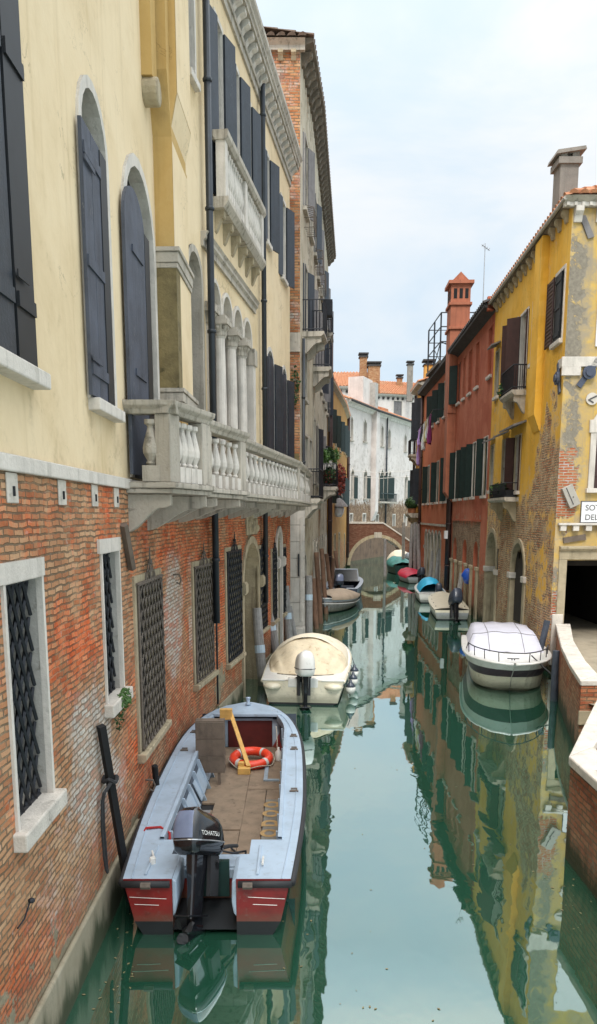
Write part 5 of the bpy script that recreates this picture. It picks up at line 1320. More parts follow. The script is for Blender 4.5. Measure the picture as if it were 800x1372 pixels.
# ------------------------------------------------------------------ narrow orange house at the end of the right bank
FN = Frame((8.2,53.1), (8.33,57.2), 'R'); orh = thing('orange_house', 'narrow orange house with tall blue black shutters at the end of the right bank', 'building', (8.2,53.1,0))
hN = [(.5,1.4,9.4,12.0,'r'),(2.6,3.4,9.4,12.0,'r'),(.6,1.4,5.0,7.4,'r'),(2.6,3.4,5.0,7.4,'r'),(.6,1.5,.3,2.8,'r'),(2.4,3.3,.3,2.8,'r')]
mb = MB(FN); mb.sheet(0,FN.L,-1,12.7,hN,.8,lambda s,z:(max(0,min(.7,(2.6-z)*.5+.2)),.2,.1)); mb.build('wall', M['orange'], orh)
for i, h in enumerate(hN):
    w = window(orh, FN, h, .2, fill='dark', sur=(.08,.04,'stone'), rev='tanstone', sill=(.1,.08,'stone') if i < 4 else None)
    if i < 4:
        for q_, sg_ in ((h[0],-1),(h[1],1)): part(lambda m: leaf_angled(m, FN, q_, sg_*.45, h[2], h[3], sg_*math.radians(55)), FN, 'shutter', 'shutter', w)
iron_balcony(orh, FN, 2.2, 3.9, 8.4, .6)
sh_ = part(lambda m: m.prism([(0,4.1),(.5,4.1),(.7,4.3),(.7,4.4),(0,4.4)],0,1.4,4.0), FN, 'shelf', 'stone', orh)
for s in (1.8,3.5): part(lambda m: console(m, s, .2, .5, 4.1, .8), FN, 'bracket', 'tanstone', sh_)
def nroof(mb):
    pantiles(mb, FN(-.2,.45,12.8), FN(FN.L+.3,.45,12.8), FN(-.2,-3,14.0), FN(FN.L+.3,-3,14.0), .3, .1)
    plain_roof(mb, [FN(-.2,-3,14.0),FN(FN.L+.3,-3,14.0),FN(FN.L+.3,-7,12.8),FN(-.2,-7,12.8)])
nr = part(nroof, None, 'roof', 'tile', orh)
part(lambda m: m.prism([(0,12.5),(.2,12.6),(.45,12.7),(.45,12.8),(0,12.8)],0,-.1,FN.L+.2), FN, 'eaves', 'stone', orh)
mb = MB(FN); mb.box(1.4,2.1,-.75,-.15,12.8,14.1); mb.build('chimney', M['orange'], nr, wear=True)
mb = MB(FN); mb.box(1.33,2.17,-.82,-.08,14.1,14.18); mb.box(1.5,2.0,-.65,-.25,14.18,14.36); mb.box(1.28,2.22,-.87,-.03,14.36,14.46); mb.build('chimney_cap', M['slate'], nr)
def nback(mb):
    a = FN(FN.L,0,0); b = FN(FN.L,-7,0)
    mb.add([(a.x,a.y,-1),(b.x,b.y,-1),(b.x,b.y,12.7),(a.x,a.y,12.7)],[(0,1,2,3)],raw=True)
    c = FN(0,0,0); d_ = FN(0,-7,0); mb.add([(c.x,c.y,11.5),(d_.x,d_.y,11.5),(d_.x,d_.y,12.7),(c.x,c.y,12.7)],[(0,1,2,3)],raw=True)
part(nback, None, 'rear_wall', 'orange', orh)
downpipe(orh, FN, FN.L-.1, .5, 12.5, .12, .09, 'pipebrown')
# ------------------------------------------------------------------ white palace that closes the view, and the houses behind it
FW1 = Frame((4.2,72.2), (7.5,80), 'L'); FW2 = Frame((7.5,80), (14.2,93.7), 'L')
whi = thing('white_house', 'white stuccoed house beyond the bridge with pointed windows and green shutters', 'building', (7.5,80,0))
WT = 14.2
def rcw(fr, u0, u1, vt, vb): 
    a = fr.rc(u0,u1,vt,vb); return a
W1 = [(FW1,)+tuple(rcw(FW1,*q)) for q in ((469.5,472.5,558,590),(487,491,562,592))]
W2 = [(FW2,)+tuple(rcw(FW2,*q)) for q in ((510.5,513.5,570,598),(519.5,523,574,600),(541.5,544.5,582,605))]
L1 = [(FW1,)+tuple(rcw(FW1,*q)) for q in ((470,474,628,668),(487,491.5,629,668))]
L2 = [(FW2,)+tuple(rcw(FW2,*q)) for q in ((504,508.5,629,668),(509.5,514,629,668),(516,519.5,630,668),(520.5,523.5,631,668),(542,546,636,668))]
G1 = [(FW1,)+tuple(rcw(FW1,*q)) for q in ((468.5,472,689,703),(486,489.5,689,705))]
G2 = [(FW2,)+tuple(rcw(FW2,*q)) for q in ((503,506.5,690,706),(526,529,690,705),(541,544.5,690,705))]
def hol(lst, fr, kind): return [(a[1],a[2],a[3],a[4],kind) for a in lst if a[0] is fr]
wW = lambda s, z: (max(0, min(.8, (6.3-z)*.45+.1)), max(0,.45-.05*abs(z-8)), max(0, .55*mnoise.noise(Vector((s*.5,z*.25,3)))) )
h1 = hol(W1,FW1,'ogee')+hol(L1,FW1,'ogee')+hol(G1,FW1,'r'); h2_ = hol(W2,FW2,'ogee')+hol(L2,FW2,'ogee')+hol(G2,FW2,'r')
mb = MB(FW1); mb.sheet(0,FW1.L,-1,WT,h1,.8,wW); mb.build('wall', M['white'], whi)
mb = MB(FW2); mb.sheet(0,FW2.L,-1,WT,h2_,.8,wW); mb.build('wall', M['white'], whi)
for fr, hs in ((FW1,h1),(FW2,h2_)):
    for h in hs:
        big = 5 < h[2] < 7.5
        w = window(whi, fr, h, .25, fill='shuttergreen' if big else 'dark', sur=(.12,.05,'whitestone'), rev='whitestone', sill=(.14,.1,'stone') if h[2] > 5 else None, n=12)
        if big:
            for q_, sg_ in ((h[0],-1),(h[1],1)): part(lambda m: leaf_angled(m, fr, q_, sg_*.4, h[2], h[3]-.6, sg_*math.radians(40)), fr, 'shutter', 'shuttergreen', w)
for fr in (FW1, FW2): part(lambda m: m.box(0,fr.L,.0,.06,-1,2.9), fr, 'plinth', pm('brown_wet_brick',(.15,.095,.06),.9,.5,1.6,bmp=.5,bscale=5,streak=.6,dirt=(.06,.05,.03)) if fr is FW1 else bpy.data.materials['brown_wet_brick'], whi)
bw_ = part(lambda m: m.box(.2,5.4,0,.7,5.45,5.62), FW2, 'balcony', 'stone', whi)
mb = MB(FW2)
for k in range(20): mb.tube([(.3+.26*k,.62,5.62),(.3+.26*k,.62,6.4)], .03, 4)
mb.tube([(.3,.62,6.42),(5.3,.62,6.42)], .05, 5); mb.build('railing', M['shuttergreen'], bw_)
for fr in (FW1, FW2):
    e_ = part(lambda m: m.prism([(0,WT-.3),(.12,WT-.3),(.2,WT-.1),(.5,WT+.05),(.5,WT+.2),(0,WT+.2)],0,0,fr.L), fr, 'eaves', 'whitestone', whi)
    part(lambda m: m.tube([(0,.58,WT+.12),(fr.L,.58,WT+.12)], .11, 6), fr, 'gutter', 'slate', e_)
part(lambda m: (m.box(FW1.L-.85,FW1.L+.1,0,.5,4.6,WT+.1), m.prism([(0,3.7),(.1,3.7),(.5,4.6),(0,4.6)],0,FW1.L-.85,FW1.L+.1)), FW1, 'flue', 'white', whi)
downpipe(whi, FW2, 3.3, 2.5, WT, .16, .085, 'pipe')
def wroof(mb):
    pantiles(mb, FW1(-.3,.45,WT+.2), FW1(FW1.L,.45,WT+.2), FW1(-.3,-5,WT+2.3), FW1(FW1.L,-5,WT+2.3), .34, .12)
    pantiles(mb, FW2(0,.45,WT+.2), FW2(FW2.L,.45,WT+.2), FW2(0,-5,WT+2.3), FW2(FW2.L,-5,WT+2.3), .34, .12)
wr_ = part(wroof, None, 'roof', 'tile', whi)
part(lambda m: m.box(5.4,8.3,-1.7,-.2,WT+.2,17.2), FW1, 'chimney', 'white', wr_)
part(lambda m: m.box(7.5,8.4,-.3,.35,WT+.1,16.9), FW1, 'chimney', 'plaster', wr_)
dm = part(lambda m: (m.prism([(-.6,WT+.5),(-.6,WT+1.0),(-3,WT+1.7),(-3,WT+.5)],0,4.6,5.6)), FW2, 'dormer', 'tile', wr_)
def simple_house(name, label, x0, x1, y, zt, zr, mat, depth=9, holes=(), skew=0.0):
    b_ = thing(name, label, 'building', (x0,y,0)); f_ = Frame((x0,y),(x1,y+skew),'L'); L = f_.L
    mb = MB(f_); mb.sheet(0,L,0,zt,holes,1.2); mb.build('wall', M[mat], b_, wear=True)
    part(lambda m: [m.quad((s,0,0),(s,-depth,0),(s,-depth,zt),(s,0,zt)) for s in (0,L)], f_, 'side_wall', mat, b_)
    for h in holes:
        w = window(b_, f_, h, .25, fill='glass', sur=(.12,.05,'whitestone'), rev='whitestone'); closed_pair(w, f_, h, 'shuttergrey', -.1)
    e_ = part(lambda m: m.prism([(0,zt-.25),(.35,zt-.05),(.45,zt+.1),(0,zt+.1)],0,-.2,L+.2), f_, 'eaves', 'whitestone', b_)
    corbels(b_, f_, 0, L, zt-.25, .25, .3, .3, .7, 'slate', sub=e_)
    r_ = part(lambda m: pantiles(m, f_(-.3,.5,zt+.1), f_(L+.3,.5,zt+.1), f_(-.3,-depth*.55,zr), f_(L+.3,-depth*.55,zr), .36, .13), None, 'roof', 'tile', b_)
    return b_, f_, r_
b1, f1, r1 = simple_house('distant_house', 'far white house with orange roof and two brick chimneys behind the ochre house', 3.0, 8.6, 92, 18.4, 20.9, 'white', holes=[(3.5,4.1,16.2,17.6,'r'),(4.6,5.2,16.2,17.6,'r')])
def stack(parent, x0,x1,y0,y1,z0,z1,mat,cap='slate',name='chimney', pots=False):
    c_ = part(lambda m: m.box(x0,x1,y0,y1,z0,z1), None, name, mat, parent)
    part(lambda m: (m.box(x0-.12,x1+.12,y0-.12,y1+.12,z1,z1+.16), m.box(x0+.1,x1-.1,y0+.1,y1-.1,z1+.16,z1+.36), m.box(x0-.16,x1+.16,y0-.16,y1+.16,z1+.36,z1+.5)), None, 'chimney_cap', cap, c_)
    return c_
stack(r1, 7.0,7.8,93.2,94.2,18.4,21.9,'oldbrick'); stack(r1, 7.9,9.2,92.4,93.8,18.0,20.8,'oldbrick')
b2, f2, r2 = simple_house('distant_house', 'far white house with one shuttered window and a tall grey chimney', 9.6, 19.0, 108, 20.0, 22.6, 'white', holes=[(3.3,4.5,17.2,19.3,'r')], skew=3.0)
stack(r2, 14.3,15.0,107.2,107.9,19.0,23.6,'chimgrey'); stack(r2, 13.6,14.3,112.5,113.2,21.4,22.8,'oldbrick')
b3, f3, r3 = simple_house('distant_house', 'farthest house with brown tiled roof seen between the two brick chimneys', 8.0, 15.0, 118, 21.4, 23.6, 'ochre')

# ------------------------------------------------------------------ the small bridge
br = thing('bridge', 'small arched brick footbridge with pale stone coping and sloping steps on its right', 'bridge', (6.65,66,0))
BX, BRad, BSp = 6.62, 2.28, .12
def btop(x): return 3.56 if x < 7.05 else 3.56-(x-7.05)*.66
def bbot(x): return BSp+math.sqrt(max(0,BRad**2-(x-BX)**2)) if abs(x-BX) < BRad else -1.0
xs = sorted(set([3.6,4.0]+[BX-BRad*math.cos(PI*i/24) for i in range(25)]+[7.05,9.6,10.2,10.8,11.4]))
def bface(y, inner=False):
    mb = MB(); n = 0
    for a, b in zip(xs, xs[1:]):
        m_ = (a+b)/2; inn = abs(m_-BX) < BRad
        za, zb = (bbot(a) if inn else -1.0), (bbot(b) if inn else -1.0)
        if abs(a-BX) >= BRad-1e-6 and inn: za = BSp
        if abs(b-BX) >= BRad-1e-6 and inn: zb = BSp
        mb.quad((a,y,za),(b,y,zb),(b,y,max(btop(b),.5)),(a,y,max(btop(a),.5)))
    return mb
for y in (66.0, 69.0): bface(y).build('spandrel_wall', M['bridge'], br)
def bpar(mb, y0, y1):
    for a, b in ((3.6,7.05),(7.05,11.4)):
        za, zb = btop(a), btop(b); za2, zb2 = za-.85, zb-.85
        mb.add([(a,y0,za2),(b,y0,zb2),(b,y1,zb2),(a,y1,za2),(a,y0,za),(b,y0,zb),(b,y1,zb),(a,y1,za)],[(4,5,6,7),(2,3,7,6),(1,2,6,5)])
def bcop(mb, y0, y1):
    for a, b in ((3.6,7.05),(7.05,11.4)):
        za, zb = btop(a), btop(b)
        mb.add([(a,y0,za),(b,y0,zb),(b,y1,zb),(a,y1,za),(a,y0,za+.13),(b,y0,zb+.13),(b,y1,zb+.13),(a,y1,za+.13)],[(0,1,2,3),(4,5,6,7),(0,1,5,4),(1,2,6,5),(2,3,7,6),(3,0,4,7)])
for y0, y1 in ((66.002,66.3),(68.7,68.998)): part(lambda m: bpar(m,y0,y1), None, 'parapet', 'bridge', br); part(lambda m: bcop(m,y0-.06,y1+.06), None, 'coping', 'whitestone', br)
mb = MB()
mb.quad((3.6,66.3,2.7),(7.05,66.3,2.7),(7.05,68.7,2.7),(3.6,68.7,2.7))
for k in range(18):
    x = 7.05+.24*k; z = 2.7-.158*(k+1); mb.box(x,x+.245,66.3,68.7,z-.16,z)
mb.build('steps', M['coping'], br)
mb = MB(); o_ = [(BX-BRad*math.cos(PI*i/24), BSp+BRad*math.sin(PI*i/24)) for i in range(25)]
mb.grid([[(x,66.0,z),(x,69.0,z)] for x, z in o_]); mb.build('vault', M['bridge'], br)
mb = MB(); mb.grid([[(BX+(x-BX)*1.0,65.98,BSp+(z-BSp)*1.0),(BX+(x-BX)*1.0,65.93,BSp+(z-BSp)*1.0),(BX+(x-BX)*1.12,65.93,BSp+(z-BSp)*1.12),(BX+(x-BX)*1.12,65.99,BSp+(z-BSp)*1.12)] for x, z in o_]); mb.build('arch_ring', M['tanstone'], br)
mb = MB(); mb.box(BX-.32,BX+.32,65.88,66.05,2.38,2.86); mb.build('keystone', M['stone'], br, bevel=.03)
# wires across the canal
for zz, lab in ((7.2,'upper thin cable across the canal in front of the white house'),(7.75,'lower thin cable across the canal in front of the white house')):
    mb = MB(); z_ = 7.15 if 'lower' in lab else 7.6
    mb.tube([(4.2,64.9,z_+.2),(6.5,64,z_),(9.6,63.2,z_+.15)], .018, 4); tag(mb.build('overhead_cable', M['whitepot'], None), lab, 'cable')

# ------------------------------------------------------------------ quay on the right: pavement, brick parapets with stone coping
QZ = 1.36
qo = [at_z(u, v, QZ) for u, v in ((745.5,836),(752.5,867),(763,889),(778,912))]
qi = [at_z(u, v, QZ) for u, v in ((760,834),(768.5,858),(784.5,885),(801,903))]
qo[0].y = 21.24; qi[0].y = 21.24
q1 = thing('quay_wall', 'curving brick quay wall with pale stone coping leading to the passage door', 'parapet wall', qo[2])
def ring_wall(mb, outer, inner, z0, z1, grow=0.0):
    n = len(outer)
    V = []
    for p in outer+inner[::-1]: V.append((p.x,p.y))
    m = len(V); mb.add([(x,y,z0) for x,y in V]+[(x,y,z1) for x,y in V], [tuple(range(m)), tuple(range(m,2*m))]+[(i,(i+1)%m,m+(i+1)%m,m+i) for i in range(m)], raw=True)
qo2 = qo+[qo[-1]+Vector((2.8,.15,0))]; qi2 = qi+[qo[-1]+Vector((2.8,.75,0))]
def shrink(pts, ref, k): return [p+(r-p).normalized()*k for p, r in zip(pts, ref)]
def fine_wall(mb, outer, z0, z1, wearf=None):
    """outer faces of a wall as fine sheets so that wear can vary over them"""
    for a, b in zip(outer, outer[1:]):
        f_ = Frame((a.x,a.y),(b.x,b.y),'L'); m2 = MB(f_); m2.sheet(0,f_.L,z0,z1,(),.25,wearf); base = len(mb.v)
        mb.v += m2.v; mb.f += [[i+base for i in f] for f in m2.f]; mb.m += m2.m
        for i, c in m2.w.items(): mb.w[i+base] = c
wq_ = lambda s, z: (.75*max(0,.45-abs(z-.05))+.1, .25*max(0,mnoise.noise(Vector((s,z,2)))), .45+.3*mnoise.noise(Vector((s*.7,z,8))))
mb = MB(); ro = shrink(qo2, qi2, .04); fine_wall(mb, ro, -1, QZ-.1, wq_); fine_wall(mb, shrink(qi2,qo2,.04), .8, QZ-.1, wq_); mb.build('brick_face', M['quay'], q1)
mb = MB()
for k in range(len(qo2)-1): ring_wall(mb, [qo2[k].lerp(qo2[k+1],.004), qo2[k].lerp(qo2[k+1],.996)], [qi2[k].lerp(qi2[k+1],.004), qi2[k].lerp(qi2[k+1],.996)], QZ-.1, QZ)
mb.build('coping', M['coping'], q1, bevel=.015)
mb = MB(); c_ = qo[-1]; mb.box(c_.x-.0,c_.x+.25,c_.y-.03,c_.y+.02,.55,.8)
mb.build('stone_block', M['tanstone'], q1)
a_ = at_z(762,1013,QZ); b_ = at_z(800,1047,QZ); d_ = at_z(800,936,QZ); iq = at_z(795,1000,QZ)
q2 = thing('quay_wall', 'brick wall with a broad white coping at the near right edge beside the water', 'parapet wall', a_)
dirn = (b_-a_).normalized(); near = a_+dirn*6.5; far = a_+(d_-a_).normalized()*4.3
P0, P1, P2_ = near, a_, far
n1 = Vector((dirn.y,-dirn.x,0)); n1 = n1 if n1.x > 0 else -n1
dir2 = (far-a_).normalized(); n2 = Vector((dir2.y,-dir2.x,0)); n2 = n2 if n2.x > 0 else -n2
out2 = [near, a_, far]; in2 = [near+n1*.5, iq, far+n2*.5]
mb = MB(); fine_wall(mb, [p+Vector((.05,0,0)) if i == 0 else p+(iq-a_).normalized()*.06 if i == 1 else p+n2*.05 for i, p in enumerate(out2)], -1, QZ-.11, wq_); fine_wall(mb, [p for p in in2], .7, QZ-.11, wq_); mb.build('brick_face', M['quay'], q2)
mb = MB(); ring_wall(mb, [near, a_-(a_-near).normalized()*.004], [near+n1*.5, iq], QZ-.12, QZ); ring_wall(mb, [a_+dir2*.004, far], [iq+dir2*.004, far+n2*.5], QZ-.12, QZ)
mb.build('coping', M['coping'], q2, bevel=.02)
mb = MB(); iq0 = iq+Vector((.03,.0,0)); mb.add([(near.x+.3,near.y,.93),(iq0.x,iq0.y,.93),(far.x+.3,far.y,.93),(qo[-1].x+.15,qo[-1].y+.1,.93)]+[(p.x+.05,p.y,.93) for p in qi[::-1]]+[(7.2,21.4,.93),(9.4,29,.93),(16,29,.93),(16,2,.93)], [tuple(range(4+len(qi)+4))], raw=True)
struct(mb.build('pavement', M['pave']))
mb = MB(); p = far; q = qo[-1]
for k in range(5): mb.box(p.x+.05+.28*k,p.x+.05+.28*(k+1)+2,p.y+.1,q.y-.02,-1,.05+.2*k)
sw = thing('water_steps', 'stone steps down to the water between the two quay walls', 'steps', p); mb.build('step', M['coping'], sw)
# ------------------------------------------------------------------ boats
class Hull:
    def __init__(s, L, B, zs, zb, stern=.85, full=.42, pw=2.6, ex=.75, chine=.82, rake=.5, draft=.22, tip=.03, wl=.05, f1=.3, f2=.72):
        s.wl, s.f1, s.f2 = wl, f1, f2
        s.L, s.B, s.zs, s.zb, s.st, s.full, s.pw, s.ex, s.ch, s.rake, s.draft, s.tip = L, B, zs, zb, stern, full, pw, ex, chine, rake, draft, tip
    def half(s, u):
        if u < s.full: k = s.st+(1-s.st)*math.sin(PI/2*u/s.full)
        else: k = max(0, 1-((u-s.full)/(1-s.full))**s.pw)**s.ex
        return max(s.tip, s.B/2*k)
    def z(s, u): return s.zs+(s.zb-s.zs)*u**1.8
    def ring(s, u, inset=0.0):
        b, z = s.half(u)-inset, s.z(u); y = u*s.L; r = s.rake*u**5
        zc = s.wl+.25*s.zb*max(0,u-.6)**2
        lv = [(b, z, 0), (b*(1-.25*(1-s.ch)), z-s.f1*(z-zc), .3), (b*(s.ch+.25*(1-s.ch)), z-s.f2*(z-zc), .72), (b*s.ch, zc, 1.0), (b*s.ch*.55, -s.draft*.6*(1-u**6), 1.15), (0, -s.draft*(1-.9*u**6), 1.2)]
        half_ = [(x, y-r*k, zz) for x, zz, k in lv]
        return [(-x, yy, zz) for x, yy, zz in half_]+[(x, yy, zz) for x, yy, zz in half_[-2::-1]]
    def skin(s, mb, us=None, mats=(0,0,0,1,1)):
        us = us or [i/24 for i in range(25)]
        R = [s.ring(u) for u in us]; n = len(R[0])
        base = mb.add([p for r in R for p in r], [])
        seg = list(mats)+list(mats)[::-1]
        for i in range(len(R)-1):
            for k in range(n-1): mb.f.append([base+i*n+k, base+i*n+k+1, base+(i+1)*n+k+1, base+(i+1)*n+k]); mb.m.append(seg[k])
        mb.f.append([base+(len(R)-1)*n+k for k in range(n)]); mb.m.append(seg[0])
        return R
    def edge(s, u, side, inset=0.0, dz=0.0): return (side*(s.half(u)-inset), u*s.L, s.z(u)+dz)
def transom(mb, hull, mats=(0,0,0,1,1)):
    R = hull.ring(0); n = len(R); seg = list(mats)
    for k in range(5):
        mb.mi = seg[k]; mb.quad(R[k], R[k+1], R[n-2-k], R[n-1-k]) if k < 4 else mb.quad(R[4],R[5],R[6])
    mb.mi = 0
def deck_strips(mb, hull, us, inner, dz=.0, closed=False):
    """flat deck between the outer edge and inner(u, side)"""
    for side in (-1, 1):
        rows = [[hull.edge(u, side, 0, dz), (side*inner(u, side), u*hull.L, hull.z(u)+dz)] for u in us]
        mb.grid(rows)
def dome(mb, hull, u0, u1, hfun, over=.03, dz=.02, nu=14, nx=12, drop=.08, wr=.015, seed=0):
    rows = []
    for i in range(nu+1):
        u = u0+(u1-u0)*i/nu; b = hull.half(u)+over; z = hull.z(u)+dz; h = hfun((i/nu)); row = [(-b, u*hull.L, z-drop)]
        for k in range(nx+1):
            t = -1+2*k/nx
            zz = z+h*max(0,1-abs(t)**2.2)**.8+wr*mnoise.noise(Vector((t*2.2+seed,u*7,seed)))*(1+2*h)
            row.append((b*t, u*hull.L, zz))
        row.append((b, u*hull.L, z-drop)); rows.append(row)
    mb.grid(rows)
def outboard(parent, loc, s=1.0, tilt=0.0, yaw=0.0, cowl='blackgloss', leg='blackgloss', panel=None, text=None, textmat='whitepaint', name='outboard_engine'):
    ct, st = math.cos(tilt), math.sin(tilt); cy, sy = math.cos(yaw), math.sin(yaw); lx, ly, lz = loc
    def fr(x, y, z):
        x, y, z = x*s, y*s, z*s
        x, y = x*cy-y*sy, x*sy+y*cy
        y, z = y*ct+z*st, -y*st+z*ct      # a tilted engine throws its leg aft and up
        return Vector((lx+x, ly+y, lz+z))
    mb = MB(fr)
    secs = [(.12,.075,.16,-.14),(.0,.07,.14,-.15),(-.25,.05,.11,-.16),(-.55,.042,.10,-.17)]
    rows = []
    for z, hx, hy, yc in secs: rows.append([(hx*math.copysign(abs(math.cos(a))**.5,math.cos(a)), yc+hy*math.copysign(abs(math.sin(a))**.5,math.sin(a)), z) for a in [2*PI*k/14 for k in range(14)]])
    mb.grid(rows, close=True)
    mb.box(-.10,.10,-.40,-.06,-.53,-.51)                                    # cavitation plate
    mb.tube([(0,.02,-.66),(0,-.02,-.66),(0,-.18,-.66),(0,-.32,-.66)], [.01,.05,.06,.045], 10)
    mb.prism([(-.06,-.70),(-.27,-.70),(-.22,-.86),(-.14,-.86)],0,-.008,.008)
    mb.box(-.03,.03,-.26,-.06,-.66,-.5)
    eng = mb.build(name, M[leg], parent, smooth=None, local=True, bevel=.006)
    mb = MB(fr); rows = []
    for z, k, kx in ((.10,.80,.72),(.14,.93,.95),(.24,1.0,1.0),(.26,1.0,1.0),(.36,.98,.97),(.45,.92,.90),(.515,.80,.78),(.55,.62,.60),(.565,.3,.3),(.568,.02,.02)):
        rows.append([(.19*kx*math.copysign(abs(math.cos(a))**.45,math.cos(a)), -.13-.03*(z-.2)+.31*k*math.copysign(abs(math.sin(a))**.7,math.sin(a)), z-(.05*math.sin(a) if z > .3 else 0)) for a in [2*PI*j/24 for j in range(24)]])
    mb.grid(rows, close=True); mb.f.append(list(range(24))[::-1]); mb.m.append(0)
    cw = mb.build('cowl', M[cowl], eng, smooth=True, local=True)
    if panel:
        mb = MB(fr); r2 = []
        for z, k, kx in ((.27,1.012,1.012),(.36,.995,.985),(.45,.935,.915),(.51,.82,.80)):
            r2.append([(.19*kx*math.copysign(abs(math.cos(a))**.45,math.cos(a)), -.13-.03*(z-.2)+.31*k*math.copysign(abs(math.sin(a))**.7,math.sin(a)), z-(.05*math.sin(a) if z > .3 else 0)) for a in [PI*1.12+PI*.52*j/10 for j in range(11)]])
        mb.grid(r2); mb.build('rear_panel', M[panel], cw if False else eng, smooth=True, local=True)
    mb = MB(fr); mb.tube([(.19*1.03*math.copysign(abs(math.cos(a))**.62,math.cos(a)), -.13+.31*1.02*math.copysign(abs(math.sin(a))**.7,math.sin(a)), .25) for a in [2*PI*j/24 for j in range(24)]], .009, 5, closed=True); mb.build('seam_band', M['metal'] if cowl == 'blackgloss' and panel else M['rubber'], eng, local=True)
    mb = MB(fr); mb.box(-.13,-.08,-.08,.07,-.32,.10); mb.box(.08,.13,-.08,.07,-.32,.10); mb.box(-.13,.13,.0,.07,-.05,.02); mb.tube([(-.16,.02,.04),(.16,.02,.04)], .018, 6); mb.tube([(.05,.03,.16),(.07,.34,.22),(.07,.5,.23)], [.03,.022,.022], 7)
    mb.build('clamp_bracket', M['rubber'] if leg != 'metal' else M['metal'], eng, local=True)
    mb = MB(fr)
    for k in range(3):
        a = k*2*PI/3+.4; c, s_ = math.cos(a), math.sin(a)
        mb.grid([[(r*c-w_*s_, -.34+off, -.66+r*s_+w_*c) for w_, off in ((-.045*f_,-.03),(0,0),(.045*f_,.03))] for r, f_ in ((.03,.5),(.07,1.1),(.11,1.2),(.135,.5))])
    mb.build('propeller', M['rubber'], eng, local=True)
    if text:
        o = fr(.195,-.36,.30); xd = fr(.195,.2,.30)-o; yd = fr(.165,-.36,.45)-o
        text_mesh(text, .070*s, 'maker_lettering', textmat, eng, o, xd, yd, local=True, ext=.012)
    return eng
def fender_obj(x, y, z, i, r=.12):
    t = thing('fender', ('rear','middle','front')[i]+' white ball fender with navy top along the cream covered boat', 'fender', (x,y,z), group='fenders of the cream covered boat', local=True)
    mb = MB(); mb.lathe([(.02,-r*1.25),(r*.7,-r),(r,-r*.3),(r*.98,r*.35),(r*.6,r*.55)], (0,0,0), 12); mb.build('ball', M['whitepaint'], t, smooth=True, local=True)
    mb = MB(); mb.lathe([(r*.99,r*.3),(r*.7,r*.85),(.035,r*1.3),(.03,r*1.7),(.0,r*1.75)], (0,0,0), 12); mb.tube([(0,0,r*1.7),(-.06,0,r*3.2)], .01, 5); mb.build('cap', M['navy'], t, smooth=True, local=True)
def cleat(mb, x, y, z, ang=0, s=.09):
    c, sn = math.cos(ang), math.sin(ang)
    mb.tube([(x-c*s,y-sn*s,z+.04),(x,y,z+.035),(x+c*s,y+sn*s,z+.04)], .012, 5); mb.tube([(x-c*.03,y-sn*.03,z),(x-c*.03,y-sn*.03,z+.04)], .012, 5); mb.tube([(x+c*.03,y+sn*.03,z),(x+c*.03,y+sn*.03,z+.04)], .012, 5)

# --- 1 the open workboat in front
wb = thing('work_boat', 'open pale blue work boat with red hull sides moored against the brick wall', 'boat', (-.94,7.52,0), 0, local=True)
H = Hull(6.95, 2.0, .62, .80, stern=.86, full=.40, pw=3.6, ex=.55, chine=.88, rake=.55, draft=.2, tip=.06, wl=.15)
us = sorted(set([i/28 for i in range(29)]+[.085,.14,.865]))
mb = MB(); H.skin(mb, us, (0,0,0,1,1))
NX0, NX1 = -.36, .30
R0 = H.ring(0); zc0 = R0[3][2]
for x0, x1 in ((R0[0][0],NX0),(NX1,-R0[0][0])):                                    # transom left and right of the engine well
    e = lambda x: x
    bt = R0[3][0] if x0 < 0 else -R0[3][0]
    P_ = [(x0,0,H.zs),(x1,0,H.zs),(x1,0,zc0-.0),((bt if x0 < 0 else x0),0,zc0)] if x0 < 0 else [(x0,0,H.zs),(x1,0,H.zs),(bt,0,zc0),(x0,0,zc0)]
    mb.mi = 0; mb.quad(*P_)
    P_ = [(bt if x0 < 0 else x0,0,zc0),(x1 if x0 < 0 else bt,0,zc0),(x1 if x0 < 0 else bt*.7,0,-.25),(bt*.7 if x0 < 0 else x0,0,-.25)]; mb.mi = 1; mb.quad(*P_)
mb.mi = 0
yw = .60
for x in (NX0, NX1): mb.quad((x,0,-.2),(x,yw,-.2),(x,yw,H.zs-.01),(x,0,H.zs-.01))
mb.quad((NX0,yw,-.2),(NX1,yw,-.2),(NX1,yw,.42),(NX0,yw,.42)); mb.mi = 1; mb.quad((NX0,0,.06),(NX1,0,.06),(NX1,yw,.10),(NX0,yw,.10))
mb.build('hull', [M['redboat'], M['antifoul']], wb, local=True)
CY0, CY1 = .14*H.L, .865*H.L; CL, CR = -.60, .70
def inn(u, side):
    b = H.half(u)
    if u <= .0851: return -NX0 if side < 0 else NX1
    if u < .14: return .40 if side > 0 else .45
    if u > .8651: return 0.0
    return min(-CL if side < 0 else CR, b-.2)
mb = MB()
segs = [[u for u in us if u <= .0851], [u for u in us if .085 <= u <= .1401], [u for u in us if .14 <= u <= .8651], [u for u in us if u >= .865]]
for k, sg_ in enumerate(segs):
    f_ = (lambda u, side: inn(.08,side), lambda u, side: inn(.12,side), lambda u, side: inn(.5,side) if u < .7 else min(-CL if side < 0 else CR, H.half(u)-.2), lambda u, side: 0.0)[k]
    deck_strips(mb, H, sg_, f_, .0)
dk = mb.build('deck', M['paleboat'], wb, local=True)
